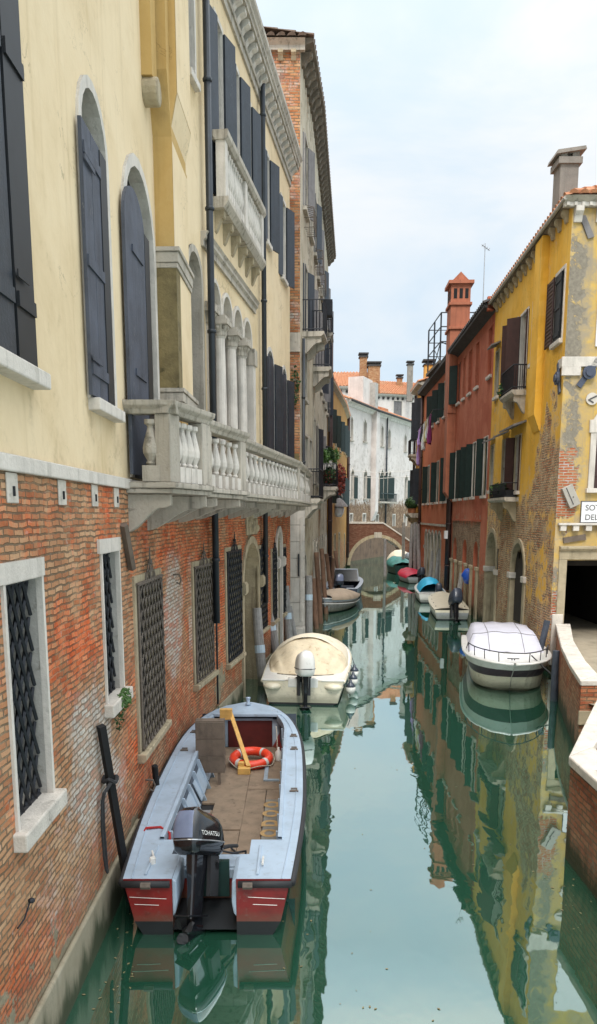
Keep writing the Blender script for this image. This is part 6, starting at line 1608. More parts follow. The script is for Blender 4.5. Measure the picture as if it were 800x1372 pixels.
# lowered gunwale rail, rubber strake and inner coaming
mb = MB()
for side in (-1, 1):
    mb.tube([H.edge(u, side, -.012, -.045) for u in us], .04, 8)
mb.tube([(-H.half(0)-.01,-.02,H.zs-.05),(NX0-.02,-.02,H.zs-.05)], .038, 8); mb.tube([(NX1+.02,-.02,H.zs-.05),(H.half(0)+.01,-.02,H.zs-.05)], .038, 8)
mb.build('rubbing_strake', M['rubber'], wb, smooth=True, local=True)
mb = MB()
for side, e in ((-1, -CL), (1, CR)):
    uu = [u for u in us if .14 <= u <= .8651]
    mb.grid([[(side*(inn(u,side)+.05), u*H.L, H.z(u)+.002),(side*(inn(u,side)+.05), u*H.L, H.z(u)+.035),(side*inn(u,side), u*H.L, H.z(u)+.035),(side*inn(u,side), u*H.L, H.z(u)-.08)] for u in uu])
    mb.tube([(side*(H.half(u)-.09), u*H.L, H.z(u)+.006) for u in us if u < .95], .008, 4)
mb.prism([(CY1-.02,H.z(.87)),(CY1-.02,H.z(.87)+.05),(CY1+.10,H.z(.87)+.05),(CY1+.16,H.z(.87))],0,CL+.02,CR-.06)
mb.grid([[(x, CY1+.18, H.z(.9)+.02),(x, CY1+.42, H.z(.93)+.005)] for x in (CL+.1,CL+.5,CR-.5,CR-.15)])
mb.box(NX0-.30,NX0-.27,.08,.80,H.zs,H.zs+.022); mb.box(NX1+.20,NX1+.23,.08,.80,H.zs,H.zs+.022)
mb.build('coaming', M['paleboat'], wb, local=True, bevel=.006)
for x, sg_ in ((NX0,1),(NX1,-1)):
    mb = MB(); mb.prism([(x,H.zs-.002),(x+sg_*.045,H.zs-.03),(x+sg_*.05,.36),(x+sg_*.03,.24),(x,.2)], 1, .0, yw-.03); mb.build('well_cheek', M['paleboat'], wb, local=True, bevel=.012)
mb = MB(); mb.tube([(.05,.42,.75),(.22,.62,.62),(.34,.9,.52),(.30,1.3,.22),(.1,1.7,.2)], .012, 6); mb.tube([(-.02,.45,.72),(-.25,.7,.66),(-.42,1.0,.66),(-.50,1.35,.40)], .010, 6); mb.build('fuel_line', M['rubber'], wb, smooth=True, local=True)
mb = MB(); mb.box(CL+.02,.40,yw-.02,CY0,.34,.45); mb.box(CL+.1,.35,yw+.02,CY0-.05,.45,.47); mb.build('stern_bench', M['paleboat'], wb, local=True, bevel=.01)
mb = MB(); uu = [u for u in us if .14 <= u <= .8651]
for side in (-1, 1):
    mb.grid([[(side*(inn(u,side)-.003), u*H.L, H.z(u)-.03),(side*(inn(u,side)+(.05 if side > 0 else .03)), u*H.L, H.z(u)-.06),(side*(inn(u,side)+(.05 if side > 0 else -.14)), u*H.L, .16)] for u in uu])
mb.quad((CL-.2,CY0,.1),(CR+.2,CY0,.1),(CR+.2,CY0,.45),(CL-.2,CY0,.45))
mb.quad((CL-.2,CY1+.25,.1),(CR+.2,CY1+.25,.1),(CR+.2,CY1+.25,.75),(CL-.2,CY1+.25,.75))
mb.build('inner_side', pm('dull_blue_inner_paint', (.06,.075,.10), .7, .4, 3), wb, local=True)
for y in [1.35+.52*k for k in range(9)]:
    u = y/H.L
    for side in (-1, 1):
        x = side*inn(u,side); mb = MB(); k_ = .17 if side < 0 else -.02
        mb.prism([(x-side*k_-side*.03,.17),(x-side*k_+side*.04,.17),(x+side*.03,H.z(u)-.06),(x-side*.03,H.z(u)-.06)],1,y-.02,y+.02); mb.build('rib', M['paleboat'], wb, local=True)
for k in range(5):
    y = 1.42+.9*k; mb = MB(); e1 = -inn(y/H.L,-1); e2 = -inn((y+.74)/H.L,-1)
    mb.add([(e1+.14,y,.24),(e2+.14,y+.74,.24),(e2+.02,y+.74,.50),(e1+.02,y,.50),(e1+.155,y,.245),(e2+.155,y+.74,.245),(e2+.035,y+.74,.505),(e1+.035,y,.505)],[(0,1,2,3),(4,5,6,7),(0,1,5,4),(1,2,6,5),(2,3,7,6),(3,0,4,7)]); mb.build('side_plank', M['paleboat'], wb, local=True)
mb = MB()
FZ = .17
for x0,x1,y0,y1,dz in ((CL-.1,-.28,1.0,3.05,0),(-.275,.16,1.0,2.3,.006),(-.27,.17,2.31,3.3,.022),(.165,.45,1.0,3.9,.0),(.455,CR+.1,1.0,1.62,.004),(CL-.1,.16,3.32,6.1,.0),(.165,CR+.1,3.92,6.1,.003),(.46,CR+.1,3.42,3.9,0)):
    mb.box(x0,x1,y0,y1,FZ-.03,FZ+dz)
mb.build('floorboard', M['ply'], wb, local=True, bevel=.004)
mb = MB(); mb.box(CL-.1,CR+.1,1.0,6.1,FZ-.07,FZ-.035); mb.build('bilge', M['dark'], wb, local=True)
mb = MB(); mb.box(-.32,.46,CY1+.10,CY1+.14,FZ,.66); mb.build('locker_door', M['darkred'], wb, local=True)
mb = MB(); mb.box(CL-.05,-.33,CY1+.11,CY1+.15,FZ,.68); mb.box(.47,CR+.05,CY1+.11,CY1+.15,FZ,.68); mb.box(-.34,.48,CY1+.10,CY1+.15,.66,.70); mb.build('bulkhead', M['paleboat'], wb, local=True)
mb = MB(); mb.lathe([(.05,0),(.055,.02),(.03,.05),(.035,.11),(.05,.14),(0,.15)], (0,H.L-.22,H.zb), 10); mb.build('bow_bollard', M['paleboat'], wb, smooth=True, local=True)
for (x, y) in ((-.80,5.1),(-.83,4.2),(.86,4.9),(.87,4.25),(.88,2.5)):
    mb = MB(); z = H.z(y/H.L)+.006; mb.tube([(x-.04,y,z+.012),(x-.04,y+.05,z+.018),(x+.04,y+.05,z+.018),(x+.04,y,z+.012)], .010, 5, closed=True); mb.box(x-.06,x+.06,y-.03,y+.0,z-.004,z+.012)
    mb.build('deck_ring', M['rustiron'], wb, local=True)
mb = MB(); cleat(mb, .56, .35, H.zs, PI/2); cleat(mb, -.64, .5, H.zs, PI/2+.3); mb.build('cleat', M['whitepaint'], wb, local=True)
mb = MB(); mb.lathe([(.035,0),(.035,.06),(.028,.07)], (-.62,.36,H.zs), 10); mb.build('filler_cap', M['whitepaint'], wb, local=True)
for x in (-.62, .42):
    mb = MB(); mb.tube([(x-.05,-.055,H.zs-.05),(x+.05,-.055,H.zs-.05)], .035, 6); mb.build('stern_eye', M['timber'] if False else M['rustiron'], wb, local=True)
for x0, x1 in ((-.80,-.42),(.42,.80)):
    mb = MB(); mb.tube([(x0,-.002,.42),(x1,-.002,.40)], .0035, 4); mb.tube([(x0+.05,-.002,.34),(x1-.08,-.002,.33)], .0035, 4); mb.build('scrape_mark', M['whitepaint'], wb, local=True)
eng = outboard(wb, (-.06,.40,.58), .98, math.radians(27), math.radians(-30), 'blackgloss', 'blackgloss', 'greygloss', 'TOHATSU')
mb = MB(); mb.box(-.14,.18,yw-.06,yw-.0,.15,.56); mb.build('engine_pad', M['greenhull'], wb, local=True)
mb = MB(); mb.tube([(-.92,1.15,H.zs-.08),(-.86,1.25,H.zs+.03),(-.70,1.3,H.zs+.02),(-.58,1.22,H.zs-.02),(-.56,1.1,H.zs-.2)], .016, 6); tag(mb.build('mooring_rope', M['redrope'], None), 'short red rope looped over the left gunwale of the pale blue boat', 'rope')
bpy.data.objects['mooring_rope'].location = (-.94,7.52,0)
# what lies in the workboat
def in_boat(x, y, z): return (x-.94, y+7.52, z)
ct_ = thing('wooden_console', 'dark weathered plank console standing upright on two legs in the work boat', 'console', in_boat(-.42,4.1,FZ), local=True)
mb = MB()
for k in range(3): mb.box(-.22,.22,-.02,.02,.20+.27*k,.465+.27*k)
mb.build('front', M['wood'], ct_, local=True, bevel=.004)
mb = MB(); mb.box(-.22,-.19,.021,.16,.2,1.0); mb.box(.19,.22,.021,.16,.2,1.0); mb.box(-.22,.22,.0,.17,1.0,1.02); mb.build('frame', M['wood'], ct_, local=True)
for x in (-.14, .13): mb = MB(); mb.box(x-.02,x+.02,0,.05,0,.22); mb.build('leg', M['wood'], ct_, local=True)
lr = thing('lifebuoy', 'orange red lifebuoy with pale bands lying on the boat floor', 'lifebuoy', in_boat(.15,5.12,FZ+.11), local=True); lr.rotation_euler = (math.radians(6),0,0)
mb = MB(); mb.tube([(.295*math.cos(2*PI*k/32),.295*math.sin(2*PI*k/32),0) for k in range(32)], .075, 12, closed=True); mb.build('ring', M['lifering'], lr, smooth=True, local=True)
for k in range(4):
    a0 = PI/4+k*PI/2+.1; mb = MB(); mb.tube([(.295*math.cos(a0+d),.295*math.sin(a0+d),0) for d in (-.09,-.03,.03,.09)], .0775, 12, caps=False); mb.build('band', M['whiteband'], lr, smooth=True, local=True)
mb = MB(); mb.tube([(.385*math.cos(2*PI*k/32),.385*math.sin(2*PI*k/32),-.02+.03*math.sin(2*2*PI*k/32*2)) for k in range(32)], .008, 5, closed=True); mb.build('grab_line', M['palerope'], lr, local=True)
tm = thing('timber_post', 'fresh yellow timber beam with block ends leaning across the lifebuoy', 'timber', in_boat(-.14,5.4,FZ), local=True)
a = Vector((-.10,.25,.76)); b = Vector((.27,-.72,.10))
mb = MB(); d_ = (b-a).normalized(); sx = Vector((.035,0,0)); sz = d_.cross(Vector((1,0,0))).normalized()*.03
V = [a-sx-sz,a+sx-sz,a+sx+sz,a-sx+sz,b-sx-sz,b+sx-sz,b+sx+sz,b-sx+sz]; mb.add(V,[(0,1,2,3),(4,5,6,7),(0,1,5,4),(1,2,6,5),(2,3,7,6),(3,0,4,7)],raw=True); mb.build('beam', M['timber'], tm, local=True, bevel=.004)
mb = MB(); mb.box(-.27,-.06,.12,.24,.66,.84); mb.build('end_block', M['timber'], tm, local=True, bevel=.006)
mb = MB(); mb.box(.10,.30,-.82,-.68,.0,.10); mb.box(.10,.20,-.70,-.60,.0,.16); mb.build('end_block', M['timber'], tm, local=True, bevel=.006)
lb_ = thing('lettered_board', 'grey board with faded orange letters lying along the right of the boat floor', 'board', in_boat(.565,2.5,FZ), local=True)
mb = MB(); mb.box(-.105,.115,-.85,.9,.008,.028); mb.build('board', M['greyboard'], lb_, local=True, bevel=.003)
for k, ch in enumerate('ZODOO'):
    text_mesh(ch, .30, 'letter', 'faintorange', lb_, (.095,-.80+.34*k,.0285), (0,1,0), (-1,0,0), local=True, ext=.003, bold=.014)
wa = thing('white_angle_iron', 'white painted angle strip lying on the boat floor by the lifebuoy', 'metal strip', in_boat(.42,4.3,FZ), local=True)
mb = MB(); mb.box(-.03,.03,.0,.62,.005,.03); mb.box(-.03,.22,-.05,.0,.005,.03); mb.build('strip', M['paleboat'], wa, local=True)
pl_ = thing('pale_plank', 'pale raw plank lying behind the black outboard engine', 'plank', in_boat(-.30,1.6,FZ), local=True); pl_.rotation_euler = (0,0,.12)
mb = MB(); mb.box(-.27,-.02,-.6,.25,.012,.04); mb.build('plank', pm('pale_plywood',(.44,.33,.20),.7,.2,6), pl_, local=True)
fc = thing('fuel_can', 'small white container in the front right corner of the boat', 'container', in_boat(.60,5.3,FZ), local=True)
mb = MB(); mb.lathe([(.05,0),(.055,.03),(.055,.16),(.02,.2),(.02,.24),(0,.24)], (0,0,0), 10); mb.build('body', M['whitepot'], fc, smooth=True, local=True)
mb = MB(); mb.tube([(-.02,0,.2),(-.03,.2,.4),(-.05,.4,.5)], .008, 5); mb.build('hose', M['palerope'], fc, local=True)

cr_ = thing('coiled_rope', 'pale rope coiled on the foredeck of the work boat', 'rope', in_boat(.30,6.32,.745), local=True)
mb = MB(); mb.tube([((.11+.004*k/3)*math.cos(k*.5),(.11+.004*k/3)*math.sin(k*.5)*.8,.018+.006*(k%13)/6) for k in range(52)], .012, 5); mb.build('coil', M['palerope'], cr_, local=True)
bk = thing('bucket', 'small dark bucket by the console in the work boat', 'bucket', in_boat(-.50,4.75,FZ), local=True)
mb = MB(); mb.lathe([(.08,0),(.11,.2),(.115,.2),(.10,.19),(.075,.02)], (0,0,0), 14); mb.build('pail', M['navy'], bk, smooth=True, local=True)
rg = thing('rag', 'crumpled grey rag lying on the boat floor near the ribs', 'rag', in_boat(-.42,2.9,FZ), local=True)
mb = MB(); mb.grid([[(-.12+.03*i,-.1+.028*k,.015+.03*abs(mnoise.noise(Vector((i*.6,k*.6,3))))) for i in range(9)] for k in range(8)]); mb.build('cloth', M['shuttergrey'], rg, smooth=True, local=True)

# --- 2 cream boat with folding hood
b2_ = thing('hooded_boat', 'cream motorboat under a domed canvas hood with white outboard on its stern', 'boat', (.10,17.5,0), -.085, local=True)
H2 = Hull(5.2, 2.06, .56, .80, stern=.90, full=.45, pw=2.4, ex=.6, chine=.86, rake=.6, tip=.05)
mb = MB(); H2.skin(mb, None, (0,0,0,1,1)); transom(mb, H2, (0,0,0,1,1)); mb.build('hull', [M['cream_gel'], M['antifoul']], b2_, smooth=False, local=True)
mb = MB(); deck_strips(mb, H2, [i/24 for i in range(25)], lambda u, s: 0.0 if u < .10 or u > .88 else max(0, H2.half(u)-.30), .012)
mb.quad((-.68,.1*H2.L,H2.zs),(.68,.1*H2.L,H2.zs),(.68,.1*H2.L,.2),(-.68,.1*H2.L,.2)); mb.build('deck', M['whitepaint'], b2_, local=True)
mb = MB(); mb.quad((-.7,.5,.22),(.7,.5,.22),(.7,4.5,.22),(-.7,4.5,.22)); mb.build('floor', M['cream_gel'], b2_, local=True)
mb = MB()
for s in (-1, 1): mb.tube([H2.edge(i/24, s, -.01, -.02) for i in range(25)], .035, 6)
mb.build('rub_rail', M['cream_gel'], b2_, smooth=True, local=True)
for s in (-1, 1):
    mb = MB(); mb.sphere((s*.70,.10,.42), .23, .24, .10, 14, 8); mb.build('stern_pod', M['cream_gel'], b2_, smooth=True, local=True)
    mb = MB(); mb.box(s*.68-.26,s*.68+.26,-.02,.5,.555,.585); mb.build('stern_pad', M['whitepaint'], b2_, local=True, bevel=.01)
mb = MB(); mb.box(-.35,.35,-.012,.10,.40,.63); mb.build('engine_mount', M['whitepaint'], b2_, local=True, bevel=.03)
YA = 1.95
mb = MB(); rows = []
for i in range(13):                                                     # hood from its hoop forward to the bow
    q = i/12; y = YA+(4.85-YA)*q; u = y/H2.L; bb = (H2.half(u)-.05)*(1 if q > .08 else .96); hh = .68*(1-q**1.5)+.05; zg = H2.z(u)+.0
    rows.append([(-bb*math.cos(PI*k/18)*(1), y-.10*math.sin(PI*k/18)*(1-q), zg+hh*(.62*math.sin(PI*k/18)**.8+.38*math.sin(PI*k/18)**2.2)+.012*mnoise.noise(Vector((k*.5,q*5,2)))) for k in range(19)])
mb.grid(rows); hood = mb.build('hood', M['canvas_cream'], b2_, smooth=True, local=True)
mb = MB(); r0 = rows[0]; mb.grid([[(p[0]*1.01,p[1]-.20,p[2]-.01) for p in r0],[(p[0]*1.015,p[1]-.1,p[2]+.02) for p in r0],[(p[0],p[1]+.15,p[2]+.02) for p in r0]]); mb.build('hood_hem', M['whitepaint'] if False else M['canvas_cream'], hood, smooth=True, local=True)
mb = MB(); rows = []
for i in range(17):                                                     # the rear curtain falls in folds from the hoop to the stern deck
    q = i/16; row = []
    for k in range(61):
        t = k/60; sn_ = math.sin(PI*t)
        x0, y0, z0 = -H2.half(.37)*.96*math.cos(PI*t), YA-.20, H2.z(.37)+.70*(.62*sn_**.8+.38*sn_**2.2)
        x1, y1, z1 = (-1+2*t)*.86, .60+.25*abs(2*t-1)**2, .575
        f_ = .050*math.sin(t*39+1.5*math.sin(t*8))*min(1, .25+q)*sn_**.6*(1-q**5)
        row.append((x0+(x1-x0)*q, y0+(y1-y0)*q-.16*math.sin(PI*q)*sn_+f_*.6, z0+(z1-z0)*q+.06*math.sin(PI*q)*sn_+f_))
    rows.append(row)
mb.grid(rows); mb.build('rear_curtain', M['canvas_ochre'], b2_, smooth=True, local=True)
outboard(b2_, (.02,-.04,.60), 1.12, math.radians(6), math.radians(14), 'whitepaint', 'blackgloss', None, None)
for i, (u) in enumerate((.12,.28,.44)):
    p = H2.edge(u, 1, -.11, -.30); c, s_ = math.cos(-.085), math.sin(-.085)
    fender_obj(.10+p[0]*c-p[1]*s_, 17.5+p[0]*s_+p[1]*c, p[2], i)

# --- 3 wooden skiff with tan cover, bow towards us
def placed(stern, bow): 
    d = Vector((bow[0]-stern[0], bow[1]-stern[1])); return d.length, math.atan2(-d.x, d.y)
L3, r3_ = placed((2.35,38.0), (1.12,34.1))
b3_ = thing('covered_skiff', 'grey wooden skiff with a tan cover, its pointed bow towards us', 'boat', (2.35,38.0,0), r3_, local=True)
H3 = Hull(L3, 1.55, .52, .72, stern=.8, full=.45, pw=1.9, ex=.8, chine=.78, rake=.25, tip=.02)
mb = MB(); H3.skin(mb, None, (0,1,1,2,2)); transom(mb, H3, (0,1,1,2,2)); mb.build('hull', [M['steelblue'], M['woodpole'], M['antifoul']], b3_, local=True)
mb = MB()
for s in (-1,1):
    for dz in (-.03,-.26): mb.tube([H3.edge(i/24, s, -.012+(.02 if dz < -.1 else 0), dz) for i in range(25)], .022, 5)
mb.build('rub_rail', M['whitepot'], b3_, local=True)
mb = MB(); dome(mb, H3, .02, .93, lambda q: .10+.24*math.sin(PI*min(1,q*1.1))**.8, .04, .02, 16, 12, .12, .03, 3); mb.build('cover', M['canvas_tan'], b3_, smooth=True, local=True)
mb = MB(); deck_strips(mb, H3, [.9,.95,1.0], lambda u,s: 0.0, .0); mb.build('foredeck', M['woodpole'], b3_, local=True)
# --- 4 navy open boat behind it
L4, r4_ = placed((2.10,39.4), (2.95,45.6))
b4_ = thing('navy_boat', 'open navy and grey launch with a windscreen frame and dark outboard', 'boat', (2.10,39.4,0), r4_, local=True)
H4 = Hull(L4, 1.95, .62, .85, stern=.9, full=.45, pw=2.6, ex=.6, chine=.88, rake=.6, tip=.05)
mb = MB(); H4.skin(mb, None, (0,0,0,1,1)); transom(mb, H4, (0,0,0,1,1)); mb.build('hull', [M['navy'], M['antifoul']], b4_, local=True)
mb = MB(); deck_strips(mb, H4, [i/24 for i in range(25)], lambda u, s: 0.0 if u > .8 else max(0,H4.half(u)-.20), .015); mb.box(-.85,-.3,0,.4,.60,.64); mb.box(.3,.85,0,.4,.60,.64); mb.build('deck', M['steelblue'], b4_, local=True)
mb = MB(); mb.quad((-.75,.1,.18),(.75,.1,.18),(.75,5,.18),(-.75,5,.18)); mb.box(-.5,.5,2.2,2.7,.18,.55); mb.build('floor', M['navy'], b4_, local=True)
mb = MB(); P_ = [(-.72,3.4,.72),(-.62,3.7,1.34),(.62,3.7,1.34),(.72,3.4,.72)]; mb.tube(P_, .045, 6); mb.build('windscreen_frame', M['steelblue'], b4_, local=True)
mb = MB(); mb.quad(*[(p[0]*.95,p[1]+.01,p[2]) for p in P_]); mb.build('windscreen', M['glass'], b4_, local=True)
outboard(b4_, (-.12,.0,.66), 1.15, math.radians(10), math.radians(20), 'navy', 'blackgloss', 'greygloss', None)

# --- 5 white cabin boat on the right, bow towards us
L5, r5_ = placed((5.92,23.0), (5.06,18.0))
b5_ = thing('tarpaulin_boat', 'white motorboat with bow rail and pale lilac tarpaulin beside the quay', 'boat', (5.92,23.0,0), r5_, local=True)
H5 = Hull(L5, 2.16, .74, .86, stern=.94, full=.5, pw=2.3, ex=.58, chine=.82, rake=.9, draft=.25, tip=.012, f1=.28, f2=.58)
mb = MB(); H5.skin(mb, None, (0,1,2,2,3)); transom(mb, H5, (0,1,2,2,3)); mb.build('hull', [M['whitepaint'], M['purple'], M['cream_gel'], M['antifoul']], b5_, smooth=False, local=True)
mb = MB(); deck_strips(mb, H5, [i/24 for i in range(25)], lambda u, s: 0.0, .012); mb.build('deck', M['whitepaint'], b5_, local=True)
mb = MB()
for s in (-1,1): mb.tube([H5.edge(i/24, s, -.015, -.02) for i in range(25)], .035, 6)
mb.build('rub_rail', M['whitepaint'], b5_, smooth=True, local=True)
mb = MB(); rows = []
for i, (y, bw2, zt) in enumerate(((-.05,.84,.76),(.0,.80,1.16),(.6,.80,1.16),(1.4,.82,1.16),(2.05,.83,1.15),(2.2,.85,1.10),(2.95,.90,.86),(3.1,.93,.80))):
    row = [(-bw2-.12,y,.76)]
    for k in range(17):
        t = -1+2*k/16; sag = .03*mnoise.noise(Vector((t*2,y*1.2,5)))
        row.append((bw2*t, y, zt-(.13*abs(t)**5)*(zt-.7)+sag*(1 if zt > .9 else .2)+.012*math.sin(t*9+y*2.5)))
    row.append((bw2+.12,y,.76)); rows.append(row)
mb.grid(rows); mb.build('tarpaulin', M['canvas_lilac'], b5_, smooth=True, local=True)
mb = MB()
for t_ in (-.52,.52):
    mb.tube([(t_*.84, p[8][1], p[int(round(9+t_*8))][2]+.006) for p in rows], .008, 4)
mb.tube([(p[0],p[1],p[2]+.006) for p in rows[4]], .009, 4); mb.build('seam', M['shuttergrey'], b5_, local=True)
mb = MB(); ru = [.55,.62,.70,.78,.85,.91,.95,.975]
for s in (-1,1):
    pts = [H5.edge(u, s, .06, .24) for u in ru]; pts[0] = H5.edge(.53, s, .06, .03); mb.tube(pts, .014, 6)
mb.tube([H5.edge(.975,-1,.06,.24),(0,H5.L-.02,H5.zb+.25),H5.edge(.975,1,.06,.24)], .014, 6)
for s in (-1,1):
    for u in (.64,.76,.87,.955): mb.tube([H5.edge(u,s,.07,0),H5.edge(u,s,.06,.24)], .011, 5)
mb.build('bow_rail', M['iron'], b5_, smooth=True, local=True)
mb = MB(); cleat(mb, 0, H5.L-.42, H5.zb+.01, 0, .14); mb.build('bow_cleat', M['iron'], b5_, local=True)

# --- 6 cream decked boat, black outboard
L6, r6_ = placed((6.33,32.1), (6.85,37.6))
b6_ = thing('decked_boat', 'flat decked cream motorboat with black outboard on the right bank', 'boat', (6.33,32.1,0), r6_, local=True)
H6 = Hull(L6, 1.48, .42, .60, stern=.94, full=.4, pw=2.8, ex=.5, chine=.9, rake=.5, tip=.08)
mb = MB(); H6.skin(mb, None, (0,0,1,2,2)); transom(mb, H6, (0,1,1,2,2)); mb.build('hull', [M['cream_gel'], M['greygel'], M['antifoul']], b6_, local=True)
mb = MB(); dome(mb, H6, 0, .97, lambda q: .07, .03, .02, 14, 10, .05, .004, 2); mb.build('deck', M['cream_gel'], b6_, smooth=False, local=True)
mb = MB()
for s in (-1,1):
    for u in (.15,.35,.55,.75): cleat(mb, s*(H6.half(u)-.12), u*H6.L, H6.z(u)+.03, PI/2, .05)
mb.build('cleat', M['iron'], b6_, local=True)
outboard(b6_, (.08,.02,.50), 1.25, math.radians(24), math.radians(14), 'navy', 'blackgloss', None, None)
# --- 7 boat under a turquoise tarpaulin
L7, r7_ = placed((6.62,38.4), (7.0,43.4))
b7_ = thing('turquoise_covered_boat', 'white boat under a bright turquoise tarpaulin hood', 'boat', (6.62,38.4,0), r7_, local=True)
H7 = Hull(L7, 1.5, .45, .62, stern=.92, full=.4, pw=2.4, ex=.6, chine=.88, rake=.5, tip=.06)
mb = MB(); H7.skin(mb, None, (0,0,1,2,2)); transom(mb, H7, (0,0,1,2,2)); mb.build('hull', [M['whitepaint'], M['greygel'], M['antifoul']], b7_, local=True)
mb = MB(); deck_strips(mb, H7, [i/16 for i in range(17)], lambda u,s: 0.0, .01); mb.build('deck', M['whitepaint'], b7_, local=True)
mb = MB(); dome(mb, H7, .14, .92, lambda q: .62*math.sin(PI*min(1,.22+q*.8))**.9, -.12, .02, 16, 14, .04, .03, 4); mb.build('tarpaulin', M['canvas_blue'], b7_, smooth=True, local=True)
outboard(b7_, (.25,.05,.45), .9, math.radians(8), 0, 'navy', 'blackgloss', None, None)
# --- 8, 9, 10 the far boats
def far_boat(name, label, stern, bow, B, zs, zb, hm, dm_, cov, h, u0=.05, u1=.95, seed=1, eng_=None):
    L_, r_ = placed(stern, bow); t = thing(name, label, 'boat', (stern[0],stern[1],0), r_, local=True)
    Hh = Hull(L_, B, zs, zb, stern=.85, full=.42, pw=2.2, ex=.65, chine=.86, rake=.4, tip=.05)
    mb = MB(); Hh.skin(mb, None, (0,0,0,1,1)); transom(mb, Hh, (0,0,0,1,1)); mb.build('hull', [M[hm], M['antifoul']], t, local=True)
    mb = MB(); deck_strips(mb, Hh, [i/12 for i in range(13)], lambda u,s: 0.0, .008); mb.build('deck', M[dm_], t, local=True)
    mb = MB(); dome(mb, Hh, u0, u1, lambda q: h*(.45+.55*math.sin(PI*q)), .03, .02, 14, 12, .1, .05, seed); mb.build('cover', M[cov], t, smooth=True, local=True)
    if eng_: outboard(t, (.15,.0,zs), 1.0, .3, .3, eng_, 'blackgloss')
    return t
far_boat('red_covered_boat', 'small grey boat under a crimson tarpaulin near the bridge', (7.55,49.6), (7.2,53.8), 1.5, .38, .55, 'greygel', 'greygel', 'canvas_red', .34, seed=2, eng_='navy')
far_boat('green_covered_boat', 'dark green boat under a crumpled sea green tarpaulin near the bridge', (7.75,57.4), (7.35,61.6), 1.75, .6, .8, 'greenhull', 'greenhull', 'canvas_green', .5, seed=5)
far_boat('cream_covered_boat', 'boat under a broad cream canopy in front of the bridge arch', (8.35,62.0), (7.9,65.2), 1.9, .7, .8, 'antifoul', 'whitepaint', 'canvas_cream', .75, seed=6, eng_='steelblue')
# ------------------------------------------------------------------ mooring poles
def pole(base, topp, r, mat, label, group=None, sticker=None, name='mooring_pole', cap=False):
    t = thing(name, label, 'mooring pole', (base[0],base[1],0), group=group)
    b = Vector(base); e = Vector(topp); b2 = b-(e-b).normalized()*1.6
    mb = MB(); k = 7; pts = [b2.lerp(e, i/k)+Vector((random.uniform(-.012,.012),random.uniform(-.012,.012),0)) for i in range(k+1)]
    mb.tube(pts, [r*(1.08-.12*i/k) for i in range(k+1)], 12); mb.build('post', M[mat], t, smooth=None, bevel=.012)
    if sticker:
        d = (e-b).normalized(); p = b.lerp(e, sticker); mb = MB(); mb.tube([p, p+d*.2], r*1.06, 12, caps=False)
        mb.build('number_sticker', M['sticker'], t)
    return t
gp = 'leaning grey mooring poles by the palazzo'
def pp_(ub, vb, ut, vt, zt, dy=0.0):
    b = at_z(ub, vb, 0); e = at_y(ut, vt, b.y+dy); return (b.x,b.y,0), (e.x,e.y,e.z)
for (q, lab, st) in (((352,918,344,815,0,.3),'short grey pole nearest the arched water door, pale sticker half way up',.42),((374,893,355,797,0,.2),'grey pole leaning left behind the cream hooded boat',.5),
                  ((389,874,382,785,0,.2),'thick grey pole in front of the white trimmed water door',.5),((398,872,388,812,0,.2),'thin grey pole leaning beside the thick one',None),((414,858,414,771,0,.2),'straight grey pole below the pale stone pier with a sticker',.62)):
    b, e = pp_(*q); pole(b, e, .125 if 'thin' not in lab else .08, 'woodpole', lab, gp, st)
bp = [at_y(165,1178,8.35), at_y(127,968,8.55)]
bpole = thing('leaning_bar', 'square black bar leaning against the near brick wall beside the boat', 'post', (bp[0].x,bp[0].y,0))
bx = -1.93
mb = MB(); mb.tube([(-1.88,8.34,-.4),(-1.99,7.66,2.2)], .05, 4); mb.build('bar', M['blackpole'], bpole)
mr = thing('coiled_rope', 'dark rope looped over the leaning black bar', 'rope', (-1.95,8.0,1.5))
mb = MB(); mb.tube([(-1.965+.07*math.cos(a),7.83+.075*math.sin(a),1.58+.02*math.sin(3*a)) for a in [2*PI*k/16 for k in range(16)]], .022, 6, closed=True); mb.tube([(-1.94,7.80,1.57),(-1.95,7.70,1.55),(-1.98,7.63,1.50),(-2.0,7.61,1.40)], .02, 6)
for dx in (0,.05): mb.tube([(-2.0,7.60+dx,1.44),(-2.01,7.59+dx*1.6,1.15),(-2.005,7.61+dx*1.6,.80),(-2.0,7.64+dx,.66),(-1.99,7.66,.62)], .014, 6)
mb.build('loop', M['rope'], mr)
pole((-1.93,10.4,0), (-1.95,10.2,.95), .045, 'blackpole', 'short black stake between the brick wall and the work boat', name='short_stake')
pole((5.98,17.9,0), (6.02,18.0,1.18), .085, 'bluepole', 'blue grey mooring pole by the bow of the tarpaulin boat, nearer the quay wall', 'blue grey poles by the quay', None)
pole((6.25,20.4,0), (6.55,20.5,1.55), .085, 'bluepole', 'blue grey mooring pole leaning by the corner of the yellow house', 'blue grey poles by the quay', None)
ln = MB(); ln.tube([(5.62,18.6,.95),(5.8,18.3,.75),(5.92,18.0,.62),(6.05,17.95,.7)], .016, 6); tag(ln.build('mooring_line', M['rope'], None), 'dark line from the tarpaulin boat to its mooring pole', 'rope')
gl = 'brown leaning poles along the left bank'
lp = [((430,835),(424,740)),((437,822),(431,735)),((446,808),(437,742)),((444,800),(447,748)),((456,790),(449,738)),((424,842),(420,775))]
labs = ['brown pole left of the tan covered skiff bow','brown pole leaning behind the tan covered skiff','long brown pole leaning by the navy launch','short brown pole close to the navy launch','farthest brown pole before the bridge on the left','stout brown pole at the foot of the old house']
for (a, c), lab in zip(lp, labs):
    b, e = pp_(a[0],a[1],c[0],c[1],0,.2); pole(b, e, .10, 'woodbrown', lab, gl)
gr_ = 'grey leaning poles along the right bank'
